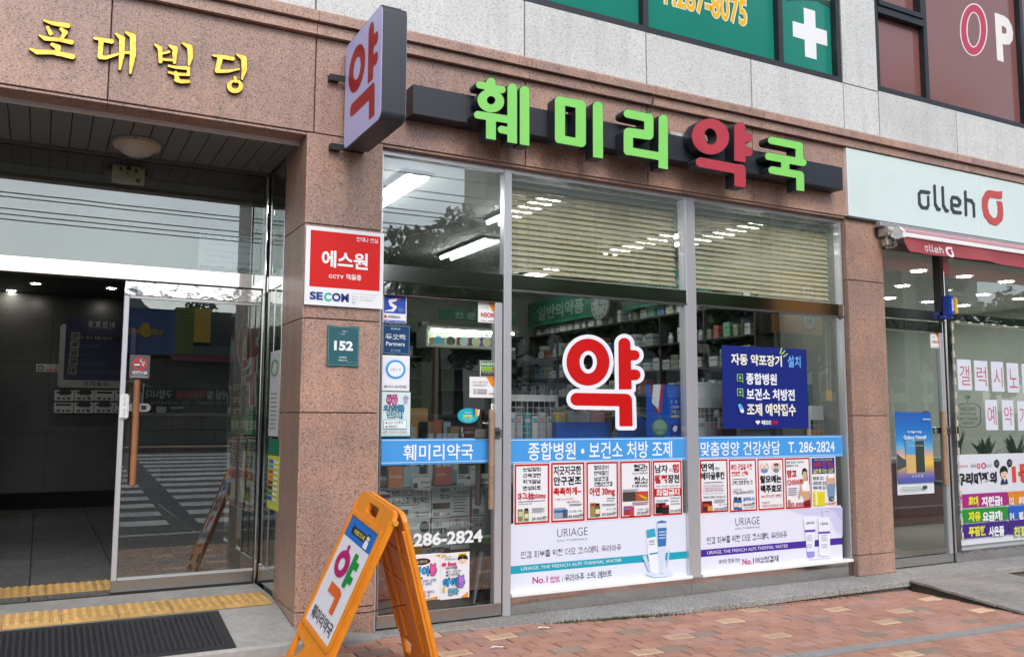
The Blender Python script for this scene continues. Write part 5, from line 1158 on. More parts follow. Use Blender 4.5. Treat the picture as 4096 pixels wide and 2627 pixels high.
prect(s, zD, 85, 260, 108, 284, 'c83040'); ptext(s, zD, '모범업소', 121, 262, 242, 292, '1c1c1e', .02); prect(s, zD, 82, 305, 288, 338, '2b52b4', .004); ptext(s, zD, '서울환경시스템 1566-1334', 86, 312, 280, 332, 'eef2fa', .01); s.done()
s = fsheet('partner_sticker', 'square navy partner shop sticker with white lettering on the pharmacy door', 'sticker', *zD(76, 350), *zD(326, 634), SY, '17406e')
s.frame(.012, .012, .988, .988, .003, '7aa8bc'); ptext(s, zD, 'DUOLAC', 152, 380, 240, 402, 'd8e4ee', .01); ptext(s, zD, '듀오락', 100, 436, 290, 498, 'e8f0f4', .012); ptext(s, zD, 'Partners', 104, 510, 280, 556, 'e8f0f4', .012); ptext(s, zD, '공식 판매점', 146, 584, 238, 610, 'b8ccd8'); s.done()
s = fsheet('ring_sticker', 'white sticker with glowing blue ring on the pharmacy door', 'sticker', *zD(70, 638), *zD(324, 980), SY, 'f0f1f8')
f_ = plan(s); cu, cv = f_(*zD(194, 775))
for k, c in ((100, 'd6e8f8'), (95, 'a8d4f6'), (90, '5ab4f0'), (86, '1f98ea'), (82, '1286dc'), (77, '3aa0ea'), (74, 'b8dcf6'), (71, 'f2f5fc')): s.ell(cu, cv, k / 254., k / 342., c, 36)
ptext(s, zD, 'CELL TI', 148, 764, 244, 788, '70747c'); ptext(s, zD, '셀티아이 공식판매점', 80, 922, 296, 950, '26262e', .01); s.done()
s = fsheet('animal_medicine_poster', 'pale mint hand-lettered animal medicine poster on the pharmacy door', 'poster', *zD(66, 986), *zD(330, 1408), SY, 'd9ecec')
for tx, x0, y0, x1, y1, c in (('동물', 108, 1012, 212, 1108, 'd85aa0'), ('의약품', 82, 1108, 276, 1180, '3a9cd0'), ('판매', 112, 1170, 262, 1236, 'a8d4e8')):
    ptext(s, zD, tx, x0 - 3, y0 - 3, x1 + 3, y1 + 3, '1c1a20', .10); ptext(s, zD, tx, x0, y0, x1, y1, c, .02)
f_ = plan(s); s.ell(*f_(*zD(290, 1045)), .10, .055, 'a6a0c6'); s.ell(*f_(*zD(288, 1080)), .07, .05, 'b4aed2')
prect(s, zD, 76, 1250, 298, 1338, '6ab4d8', .006); prect(s, zD, 81, 1255, 293, 1333, 'eef6f6', .005); ptext(s, zD, '• 심장 사상충약', 96, 1264, 262, 1290, '34343a'); ptext(s, zD, '• 종합백신', 96, 1302, 208, 1326, '34343a'); ptext(s, zD, '저렴한 가격으로 자가 치료하세요!', 72, 1352, 300, 1380, 'b84a4a'); prect(s, zD, 67, 1394, 329, 1407, '8fcfe0'); s.done()
def nsok(s, fn):
    s.poly([(.45, .0), (.86, 0), (.88, .25), (.78, .46), (.72, .43), (.6, .18)], 'f09018'); s.poly([(.74, 0), (1, 0), (1, .36), (.96, .34), (.86, .12)], 'd8202a')
s = fsheet('alarm_sticker', 'white security alarm sticker with orange corner at the top right of the pharmacy door', 'sticker', *zD(977, 130), *zD(1158, 338), SY, 'f0f0ee'); nsok(s, None)
s.text('CCTV 작동중', .14, .25, .54, .32, '6a6a6a'); s.text('NSOK', .14, .52, .86, .74, 'c8203a', .03); s.rect(.14, .9, .42, .93, '8a8a8a'); s.rect(.52, .9, .88, .93, '9a4a50'); s.done()
s = fsheet('green_label', 'small green and black rounded label on the pharmacy door glass', 'sticker', *zD(995, 690), *zD(1135, 842), SY, 'dfe3d6', r=.006)
s.rect(.04, .03, .96, .38, '1d6a34', .004); s.text('RAUSCH', .10, .11, .90, .31, 'e8f0e0', .03); s.rect(.05, .40, .95, .64, '7fb83a'); s.rect(.78, .47, .90, .6, 'd04028'); s.rect(.05, .66, .95, .97, '2b2f28'); s.text('두피 케어 전문 약국', .1, .68, .9, .80, 'e4e4dc', .01); s.rect(.2, .85, .8, .88, '8a8a80'); s.done()
s = fsheet('camera_info_sticker', 'white camera notice sticker with orange corner at the middle right of the pharmacy door', 'sticker', *zD(896, 842), *zD(1156, 1044), SY, 'efefee'); 
s.poly([(.6, 0), (.85, 0), (.93, .3), (.86, .5), (.78, .4)], 'f09018'); s.poly([(.8, 0), (1, 0), (1, .34), (.96, .38), (.9, .15)], 'd8202a'); s.text('CCTV 설치 안내', .1, .2, .64, .31, 'a83a44', .01); s.rect(.1, .37, .65, .385, '888888'); s.rect(.1, .42, .55, .435, '888888')
for i in range(3): s.rect(.13, .60 + i * .09, .24, .63 + i * .09, '77777a'); s.rect(.27, .60 + i * .09, .62, .63 + i * .09, '55555a')
s.rect(.68, .78, .92, .81, 'a84a50'); s.done()
zt_ = [zD(x, y) for x, y in ((783, 1212), (980, 1212))]
a, b = at(*zD(783, 1140), SY), at(*zD(982, 1284), SY); el = [[(.5 + .5 * math.cos(t), .5 + .5 * math.sin(t)) for t in np.linspace(0, 2 * math.pi, 40)[:-1]]]
s = Sheet('oval_sticker', 'turquoise oval lip care sticker on the pharmacy door', 'sticker', (a.x, SY, a.z), (b.x - a.x, 0, 0), (0, 0, b.z - a.z), (0, -1, 0), '20aebc', loops=el)
s.text('URIAGE', .3, .24, .62, .36, 'd0f0f0'); s.rect(.26, .46, .68, .58, 'd8d84a', .003); s.text('유리아쥬 스틱레브르', .22, .63, .76, .74, 'e0f4f4', .01); s.text('입점기념 행사', .32, .77, .66, .86, 'e0f4f4')
s.poly([(.70, .02), (.80, .0), (.84, .42), (.74, .46)], '2a6a9a'); s.poly([(.82, .06), (.93, .02), (.93, .56), (.84, .58)], 'e8a838'); s.poly([(.94, .10), (1.04, .08), (1.0, .5), (.94, .5)], 'e8e8e4'); s.done()
s = fsheet('welcome_strip', 'narrow white and green vertical welcome sticker beside the door handle', 'sticker', *zD(1099, 1098), *zD(1152, 1288), SY, 'e6f0dc'); s.rect(0, .45, 1, .8, '9cd07a'); s.text('어\n서\n오\n세\n요', .22, .08, .78, .76, '20301c', .02); s.rect(.12, .84, .88, .93, '2a7a40'); s.done()
# ================================================================== light blue vinyl bands
BLUE = '4a9fe6'
def band(x0, x1, label, texts):
    s = fsheet('vinyl_band', label, 'sign', x0[0], x0[1], x1[0], x1[1], SY - .002, BLUE)
    s.rect(0, .05, 1, .075, 'd8ecfa'); s.rect(0, .90, 1, .925, 'd8ecfa')
    for tx, px0, py0, px1, py1 in texts:
        f_ = plan(s); u0, v0 = f_(px0, py0); u1, v1 = f_(px1, py1); s.text(tx, u0, v0, u1, v1, 'f4f8fc', .012)
    s.done()
z6 = zoomer(1400, 1700, .60189)
zb_t, zb_b = at(1523, 1754, SY).z, at(1523, 1865, SY).z
band((1526, 1754), (1969, 1850), 'light blue vinyl band with the pharmacy name on the door', [('훼미리약국', *z6(355, 128), *z6(818, 226))])
band((2038, 1753), (2741, 1840), 'light blue vinyl band with prescription lettering on the left shop window', [('종합병원 • 보건소 처방 조제', *z6(1183, 113), *z6(2140, 213))])
z9 = zoomer(2700, 1700, .60198)
band((2784, 1745), (3372, 1825), 'light blue vinyl band with phone number on the right shop window', [('맞춤영양 건강상담', *z9(168, 110), *z9(698, 194)), ('T. 286-2824', *z9(750, 110), *z9(1060, 176))])
# ================================================================== big red syllable on the window
zW = zoomer(2030, 1200, .37669)
yw = [('e', 855, 658, 228, 249, 0), ('c', 1241, 465, 1244, 520, 64), ('q', [(1177, 465), (1305, 465), (1320, 946), (1183, 948)]), ('c', 1260, 585, 1348, 585, 55), ('c', 1260, 793, 1356, 793, 57), ('c', 736, 1051, 1255, 1060, 67), ('q', [(1186, 1040), (1322, 1050), (1330, 1338), (1189, 1338)]), ('c', 1252, 1060, 1256, 1065, 67)]
hw_ = [('e', 858, 658, 92, 120, 0)]
g = G().prism(outline(yw, [('e', 858, 658, 92, 120, 0)], grow=43, hgrow=42), lm(zW, SY - .001), (0, .001, 0), m=P('f0f1f8'))
o = mk('window_syllable', g); mk('red_face', G().prism(outline(yw, hw_), lm(zW, SY - .0022), (0, .0008, 0), m=P('cc0b0a')), None, o)
tag(o, 'huge red medicine syllable with white rim on the left shop window', 'sticker')
# ================================================================== navy sign board hung in the right window
zN = zoomer(2780, 1180, .38969)
s = fsheet('service_board', 'square navy board with white hand-style lettering in the right shop window', 'sign', *zN(272, 512), *zN(1165, 1366), SY, '15267c', thick=.003)
for tx, x0, y0, x1, y1, c, bo in (('자동 약포장기', 366, 596, 890, 736, 'f4f0d8', .03), ('설치', 946, 620, 1082, 745, '6ab8f0', .02), ('종합병원', 520, 796, 838, 925, 'f2f4fa', .03), ('보건소 처방전', 524, 955, 1022, 1085, 'f2f4fa', .03), ('조제 예약접수', 528, 1108, 1032, 1240, 'f4f0d8', .03), ('훼미리', 676, 1282, 776, 1332, 'f2f4fa', .04), ('약국', 784, 1284, 848, 1334, 'c8202a', .04)): ptext(s, zN, tx, x0, y0, x1, y1, c, bo)
f_ = plan(s)
for x0, y0, x1, y1 in ((874, 545, 884, 598), (886, 605, 916, 572), (904, 632, 940, 604)): s.loops(outline([('c', *f_(*zN(x0 if x0 != 874 else 868, y1 if x0 == 874 else y0)), *f_(*zN(x1, y0 if x0 == 874 else y1)), .007)], step=.003), 'b4d858')
for y in (808, 956):
    prect(s, zN, 422, y, 487, y + 78, '8cc63a', .004); prect(s, zN, 430, y + 8, 479, y + 70, '15267c', .003); s.poly([f_(*zN(468, y + 74)), f_(*zN(487, y + 74)), f_(*zN(487, y + 96))], '8cc63a'); prect(s, zN, 449, y + 20, 458, y + 58, 'a8d850'); prect(s, zN, 440, y + 34, 468, y + 44, 'a8d850')
s.loops(outline([('c', *f_(*zN(450, 1132)), *f_(*zN(474, 1190)), .021)], step=.004), 'f0f2fa'); s.loops(outline([('c', *f_(*zN(450, 1132)), *f_(*zN(460, 1156)), .021)], step=.004), '5ab8e8')
s.loops(outline([('e', *f_(*zN(622, 1298)), .014, .016, .5), ('e', *f_(*zN(644, 1298)), .014, .016, -.5), ('q', [f_(*zN(612, 1305)), f_(*zN(633, 1330)), f_(*zN(655, 1305))])], step=.002), 'f6e4e0'); s.done()
# ================================================================== row of red framed price posters
zQ = zoomer(2030, 1800, .31237); zR = zoomer(2770, 1800, .26239); PW = 'ecedf0'; RED = 'c41a18'; K = '18181a'
def price(z_, x0, y0, x1, y1, label, items, border=RED, shift=0):
    a, b = at(*z_(x0, y0), SY - .004), at(*z_(x1, y1), SY - .004)
    s = fsheet('price_poster', label, 'poster', *z_(x0, y0), *z_(x1, y1), SY - .004, PW, group='price posters on the shop windows')
    if border: s.frame(.022, .014, .978, .986, .015, border)
    for it in items:
        k = it[0]
        if k == 't': s.text(it[1], *it[2:6], it[6], it[7] if len(it) > 7 else 0.)
        elif k == 'r': s.rect(*it[1:5], it[5], .002)
        elif k == 'e': s.ell(*it[1:5], it[5])
        elif k == 'p': s.poly(it[1], it[2])
    s.done()
def t(b, u0, v0, u1, v1, c=K, bo=.03): return ('t', b, u0, v0, u1, v1, c, bo)
def r(*a): return ('r', *a)
def e(*a): return ('e', *a)
def small(u0, u1, v, n, c='77777c', h=.008, d=.02): return [r(u0, v + i * d, u1 - .04 * (i % 2), v + i * d + h, c) for i in range(n)]
def bottle(u0, u1, v0, v1, c, cap): return [r(u0, v0 + (v1 - v0) * .2, u1, v1, c), r(u0 + (u1 - u0) * .1, v0, u1 - (u1 - u0) * .1, v0 + (v1 - v0) * .2, cap), r(u0 + .01, v0 + (v1 - v0) * .45, u1 - .01, v0 + (v1 - v0) * .8, 'e4dcb8')]
price(zQ, 78, 170, 545, 935, 'red framed magnesium price poster, leftmost on the left shop window', [t('눈밑떨림', .25, .065, .74, .135), t('근육경련', .25, .165, .74, .235), t('쥐가잘남', .25, .265, .74, .335), t('만성피로', .25, .37, .74, .44), t('마그네슘350mg', .11, .475, .87, .59, RED, .04)] + small(.12, .86, .615, 1, '3a3a40') + [t('비타민B6 50mg 함유', .11, .64, .5, .67, '8a3040', 0)] + [r(.11, .74, .24, .93, '8a8648'), r(.12, .78, .23, .86, 'cfc79a')] + bottle(.27, .40, .73, .93, '7c7c40', '3a2a20') + small(.48, .84, .735, 4, '55555a') + [t('25,000원', .48, .865, .88, .925, K, .02)])
price(zQ, 546, 150, 998, 910, 'red framed dry eye price poster, second on the left shop window', [t('지긋지긋한', .09, .07, .88, .22, K, .035), t('안구건조', .09, .24, .88, .39, K, .035), t('촉촉하게~', .09, .42, .88, .55, RED, .04), t('노르웨이 GC리버 오메가3', .12, .60, .66, .63, 'a04048', 0), t('+1등급 루테인20mg', .44, .645, .84, .68, 'b03038', .01)] + small(.52, .9, .70, 2, '55555a') + [r(.09, .75, .42, .92, '9aa8b8'), r(.10, .79, .40, .83, '2a6ab8'), r(.34, .78, .48, .92, '4a5a78'), t('1일 1캡슐 2개월', .52, .80, .88, .83, '3a3a40', 0), t('45,000원', .49, .86, .92, .925, K, .02)])
price(zQ, 998, 142, 1428, 880, 'red framed zinc price poster in the middle of the left shop window', [t('혈당관리', .25, .07, .69, .145), t('면역증진', .25, .165, .69, .24), t('남성건강', .25, .26, .69, .335), t('전립선건강', .25, .35, .81, .425), t('아연 30mg', .11, .44, .87, .605, RED, .03)] + small(.62, .88, .63, 2, '55555a', .01, .04) + small(.47, .9, .73, 2, '55555a') + [r(.12, .70, .29, .93, '9c8c58'), r(.13, .71, .27, .76, 'b04038')] + bottle(.26, .41, .71, .93, '6a6a38', '3c281c') + [t('1일 1정 (2개월)', .6, .80, .9, .83, '3a3a40', 0), t('20,000원', .46, .86, .89, .92, K, .02)])
price(zQ, 1430, 132, 1845, 858, 'red framed blood vessel price poster, fourth on the left shop window', [t('혈관!', .45, .065, .88, .19, K, .035), t('수십 년 사용했으면', .39, .21, .88, .245, '3a3a40', .01), t('청소!', .45, .28, .88, .41, K, .035), t('한 번쯤 하셔야죠?', .39, .42, .89, .47, '3a3a40', .02)] + small(.09, .6, .50, 2, '66666a') + [r(.09, .54, .49, .70, '4a3e3a'), r(.49, .54, .89, .70, 'b05a38'), ('p', [(.5, .58), (.56, .57), (.86, .66), (.84, .69), (.7, .65)], 'e0b030'), r(.52, .55, .86, .60, 'c84838')] + small(.38, .9, .725, 2, '8a3a40', .012, .03) + [r(.11, .78, .36, .93, 'b83038'), r(.30, .79, .43, .95, 'c04850'), r(.12, .80, .3, .84, '6878b8'), t('1일1캡슐 2개월', .53, .83, .89, .86, '3a3a40', 0), t('50,000원', .52, .87, .89, .93, K, .02)])
price(zQ, 1848, 124, 2246, 828, 'red framed power price poster with red band, rightmost on the left shop window', [t('남자', .09, .09, .52, .235, K, .03), t('의', .56, .16, .67, .225, K, .0), t('힘', .67, .08, .88, .235, RED, .04), t('활력', .08, .265, .48, .42, RED, .05), t('장전', .50, .265, .89, .42, K, .03), t('피로! 스트레스! 날려버리자!', .12, .45, .87, .485, '6a6a70', 0), r(.05, .51, .95, .645, RED), t('좌절금지', .12, .52, .88, .635, 'f2f2f2', .05), t('Power Man', .13, .705, .52, .735, '4a6a9a', .02)] + small(.58, .9, .68, 3, '8a8a90', .012, .05) + [r(.09, .76, .41, .94, '181618'), r(.11, .78, .18, .83, 'c02828'), r(.29, .80, .52, .95, '2a2022'), r(.29, .80, .52, .84, 'b02828'), t('150,000원', .55, .88, .91, .93, K, .02)])
price(zR, 95, 130, 558, 945, 'red framed beta-glucan price poster, leftmost on the right shop window', [t('면역', .07, .085, .5, .23, K, .04), t('에는', .53, .155, .71, .215, '3a3a40', .01), t('베타글루칸', .07, .245, .87, .385, K, .035)] + small(.15, .8, .43, 1, '3a3a40', .012) + [r(.12, .46, .84, .645, 'dcdce2'), t('항암, 감기, 알레르기독감, 비염', .17, .485, .80, .515, 'b03848', 0), t('우울증, 피로감, 아토피 등에', .17, .53, .74, .56, 'b03848', 0), t('효과를 증명한 안전한 면역식품', .17, .57, .80, .60, 'b03848', 0), t('약보다 면역이 먼저입니다.', .12, .68, .89, .725, '2a2a30', .015), r(.07, .77, .40, .95, '5a2422'), r(.1, .82, .3, .87, 'c04030'), r(.25, .86, .42, .95, 'd09a50'), t('1일 1정 2개월', .64, .83, .9, .855, '3a3a40', 0), t('120,000원', .48, .885, .91, .945, K, .02)] + small(.47, .87, .755, 2, '6a6a70', .012, .035))
price(zR, 540, 128, 995, 930, 'red framed bone and joint price poster, second on the right shop window', [t('뼈와 관절을 위한', .10, .10, .84, .215, RED, .03), t('현명한 선택!', .11, .235, .69, .325, RED, .03)] + small(.13, .65, .375, 1, '6a6a70', .012) + [t('근육도 함께 챙기는 것!', .12, .405, .83, .49, '2a2a30', .01)] + small(.15, .45, .565, 1, '8a8a90', .01) + [t('단백질+칼슘+Mg+비타민D', .14, .59, .86, .66, '2a2a30', 0)] + bottle(.15, .29, .71, .94, '2a5aa0', '303038') + bottle(.28, .43, .72, .95, '3a6ab0', '303038') + [t('칼맥에너지', .48, .72, .88, .79, '1a6ab8', .03), t('80,000원', .48, .815, .88, .885, K, .02)] + small(.5, .88, .91, 1, '55555a'))
price(zR, 975, 118, 1412, 905, 'red framed hair loss price poster with two cartoon heads on the right shop window', [e(.27, .24, .13, .05, '6a90c4'), e(.70, .24, .11, .05, '8a8a90'), e(.27, .175, .055, .045, 'e4bc98'), e(.70, .165, .055, .045, 'e4bc98'), ('p', [(.10, .2), (.14, .12), (.20, .09), (.22, .11), (.16, .15), (.14, .22)], 'e4bc98'), ('p', [(.44, .2), (.40, .12), (.34, .09), (.32, .11), (.38, .15), (.40, .22)], 'e4bc98'), ('p', [(.53, .2), (.57, .12), (.63, .09), (.65, .11), (.59, .15), (.57, .22)], 'e4bc98'), ('p', [(.87, .2), (.83, .12), (.77, .09), (.75, .11), (.81, .15), (.83, .22)], 'e4bc98'), ('p', [(.63, .18), (.63, .12), (.7, .10), (.77, .12), (.77, .18), (.7, .14)], '7a3a28'), t('탈모에는', .11, .33, .88, .475, K, .035), t('맥주효모', .11, .51, .88, .655, K, .035), t('100% 천연 비오틴 성분함유', .13, .69, .88, .75, RED, .01), t('천연성분으로', .14, .82, .42, .86, RED, .01), t('부작용없이 안전하게 탈모관리 하세요', .14, .88, .87, .925, RED, .01)])
price(zR, 1392, 108, 1815, 885, 'red framed mango diet price poster with a woman in white top', [t('몸매 종결자 유승옥의', .08, .075, .75, .12, '2a2a30', .01), t('몸매관리 비결', .08, .14, .52, .185, '2a2a30', .01), e(.77, .32, .085, .095, 'd8b090'), ('p', [(.66, .33), (.68, .24), (.77, .21), (.86, .25), (.87, .40), (.9, .55), (.84, .5), (.84, .3), (.77, .27), (.7, .3), (.69, .36)], '2a1c18'), ('p', [(.72, .40), (.82, .40), (.93, .52), (.96, .70), (.92, .82), (.95, .93), (.72, .93), (.70, .80), (.62, .72), (.52, .82), (.48, .75), (.58, .55), (.66, .50)], 'd0a484'), ('p', [(.66, .50), (.74, .47), (.88, .47), (.94, .56), (.93, .66), (.66, .66), (.63, .57)], 'f2f2f4'), ('p', [(.70, .86), (.94, .82), (.95, .95), (.70, .95)], '5a2028'), t('망고', .09, .24, .45, .39, RED, .04), t('다이어트', .10, .42, .70, .54, RED, .04)] + small(.11, .46, .59, 4, '4a4a50', .012, .04) + [t('15,000원', .2, .83, .9, .95, RED, .02), r(.09, .81, .18, .95, 'a08a78')])
price(zR, 1800, 102, 2200, 865, 'blue headed slimming habit price poster without red frame, rightmost on the right window', [r(.03, .02, .96, .335, '2a3c8c'), t('식약처 8주 인체적용 실험 검증 제품', .12, .04, .86, .08, 'd8d84a', .01), t('하루 한 잔!!', .10, .10, .90, .21, 'c8283a', .04), t('날씬해 지는 습관', .08, .23, .90, .32, 'e4e030', .03), t('체지방 감소', .05, .38, .50, .45, '2a2a30', .02), t('내장지방 감소', .05, .475, .60, .545, '2a2a30', .02), t('복부지방 감소', .05, .565, .60, .635, '2a2a30', .02), ('p', [(.62, .36), (.92, .36), (.97, .58), (.93, .60), (.87, .46), (.84, .55), (.70, .55), (.68, .46), (.62, .58), (.58, .56)], 'd8a888'), r(.66, .36, .90, .42, 'f0f0f2'), ('p', [(.64, .54), (.91, .54), (.94, .62), (.90, .80), (.64, .80), (.62, .62)], '7a98b8'), r(.05, .68, .5, .95, 'e0d028'), r(.12, .66, .2, .93, 'f0eea8'), e(.1, .69, .06, .04, 'e8e060'), e(.77, .83, .12, .045, '20306a'), t('2개월', .70, .81, .85, .85, 'f0e040', .02), t('9,900원', .53, .88, .94, .95, RED, .02)], border=None)
# ================================================================== cosmetic advertisements in the lower window
def ltext(s, z_, body, xl, yt, yb, xr, c, bo=0.):     # one line of print: left end gives the height, right end the length
    f_ = plan(s); u0, v0 = f_(*z_(xl, yt)); _, v1 = f_(*z_(xl, yb)); u1, _ = f_(*z_(xr, yb)); s.text(body, u0, v0, u1, v1, c, bo)
def lrect(s, z_, xl, yt, yb, xr, m):
    f_ = plan(s); u0, v0 = f_(*z_(xl, yt)); _, v1 = f_(*z_(xl, yb)); u1, _ = f_(*z_(xr, yb)); s.rect(u0, v0, u1, v1, m)
def ppoly(s, z_, pts, m):
    f_ = plan(s); s.poly([f_(*z_(*p)) for p in pts], m)
s = fsheet('cosmetics_advert', 'white cosmetics advert with turquoise stripe in the left shop window', 'advert', *z6(1056, 655), *z6(2240, 992), SY - .001, 'e3e7f6')
f_ = plan(s)
_, v0 = f_(*z6(1056, 937)); _, v1 = f_(*z6(1056, 990)); s.rect(0, v0, 1, v1, '1fa6bc')
ltext(s, z6, 'URIAGE', 1376, 688, 742, 1578, '3c4048', -.012); ltext(s, z6, 'EAU THERMALE', 1376, 760, 774, 1576, '8a8f98')
ltext(s, z6, '민감 피부를 위한 더모 코스메틱, 유리아쥬', 1135, 838, 886, 1803, '33363c'); ltext(s, z6, 'URIAGE, THE FRENCH ALPS THERMAL WATER', 1135, 942, 968, 1803, 'e8f6f8')
ltext(s, z6, 'No.1', 1212, 1008, 1052, 1312, 'c81f78', .012); ltext(s, z6, '립밤', 1330, 1002, 1044, 1394, 'c81f78'); ltext(s, z6, '| 유리아쥬 스틱 레브르', 1408, 990, 1040, 1738, '33363c')
ppoly(s, z6, [(1962, 690), (2024, 676), (2064, 975), (2040, 990), (1996, 985), (1978, 860)], 'eef1f8'); ppoly(s, z6, [(1966, 695), (2022, 682), (2030, 738), (1970, 750)], '3aa8c8'); ppoly(s, z6, [(1985, 850), (2044, 840), (2046, 850), (1987, 860)], '4a90c0')
ppoly(s, z6, [(2036, 640), (2066, 630), (2098, 636), (2102, 700), (2090, 900), (2078, 978), (2052, 978), (2040, 800)], 'd6e0f0'); ppoly(s, z6, [(2040, 682), (2100, 678), (2096, 800), (2042, 806)], '3a78b8'); ppoly(s, z6, [(2037, 640), (2066, 630), (2098, 636), (2099, 646), (2038, 650)], '3a78b8')
for i, y in enumerate((765, 775, 790)): ppoly(s, z6, [(1982, y), (2020, y - 6), (2020, y - 2), (1982, y + 4)], '7a90b0')
for i, y in enumerate((705, 725, 745)): ppoly(s, z6, [(2048, y), (2092, y - 3), (2092, y + 3), (2048, y + 6)], 'dce8f4')
ppoly(s, z6, [(1950, 985), (2000, 975), (2060, 990), (2110, 970), (2150, 985), (2100, 1000), (2020, 1008)], 'cfdcf0'); ppoly(s, z6, [(2108, 830), (2118, 820), (2112, 900), (2095, 950)], 'c4d8ee'); ppoly(s, z6, [(1936, 870), (1962, 860), (1990, 960), (1980, 970)], 'c4d8ee'); s.done()
s = fsheet('cosmetics_advert', 'white cosmetics advert with purple stripe in the right shop window', 'advert', *z9(152, 590), *z9(1114, 895), SY - .001, 'e6e6f6')
ppoly(s, z9, [(760, 560), (1112, 545), (1112, 740), (1060, 700), (1040, 640), (980, 600), (860, 600), (800, 580)], 'd4d0ee'); ppoly(s, z9, [(1000, 552), (1112, 545), (1112, 640), (1085, 610), (1060, 570)], 'c4bee8')
f_ = plan(s); _, v0 = f_(*z9(158, 828)); _, v1 = f_(*z9(158, 876)); s.rect(0, v0, 1, v1, '4a2c9c')
ltext(s, z9, 'URIAGE', 400, 616, 666, 562, '3c4048', -.012); ltext(s, z9, 'EAU THERMALE', 400, 680, 692, 562, '8a8f98')
ltext(s, z9, '민감 피부를 위한 더모 코스메틱, 유리아쥬', 210, 742, 790, 745, '33363c'); ltext(s, z9, 'URIAGE, THE FRENCH ALPS THERMAL WATER', 212, 835, 861, 750, 'ece8f6')
ltext(s, z9, '아이와 함께 쓰는', 288, 890, 920, 432, '44464c'); ltext(s, z9, 'No.1', 445, 886, 926, 522, 'c81f78', .012); ltext(s, z9, '여성청결제', 530, 874, 918, 685, '33363c')
ppoly(s, z9, [(848, 612), (932, 602), (926, 700), (922, 836), (874, 838), (860, 720)], 'eff0fa'); ppoly(s, z9, [(873, 838), (922, 836), (924, 866), (912, 874), (884, 876), (874, 868)], '9a94dc'); ppoly(s, z9, [(858, 694), (928, 690), (927, 706), (859, 710)], '6a50b0')
ppoly(s, z9, [(948, 622), (962, 610), (1012, 606), (1024, 618), (1026, 850), (1016, 864), (966, 868), (954, 856)], 'eff0fa'); ppoly(s, z9, [(974, 580), (996, 578), (997, 606), (974, 608)], 'd8d8ec'); ppoly(s, z9, [(972, 562), (1014, 556), (1016, 566), (990, 570), (990, 580), (978, 580)], 'd8d8ec'); ppoly(s, z9, [(950, 706), (1025, 702), (1025, 716), (950, 720)], '6a50b0')
ltext(s, z9, 'URIAGE', 866, 640, 656, 920, '5a5e70', 0); ltext(s, z9, 'URIAGE', 962, 645, 662, 1012, '5a5e70', 0)
for y in (730, 745, 760, 790, 805): ppoly(s, z9, [(870, y), (905, y - 2), (905, y + 2), (870, y + 4)], 'a8acc0'); ppoly(s, z9, [(966, y), (1006, y - 2), (1006, y + 2), (966, y + 4)], 'a8acc0')
ltext(s, z9, '유리아쥬 진피 리프레싱 젤 200ml/500ml', 884, 888, 898, 1028, '6a6a74'); s.done()
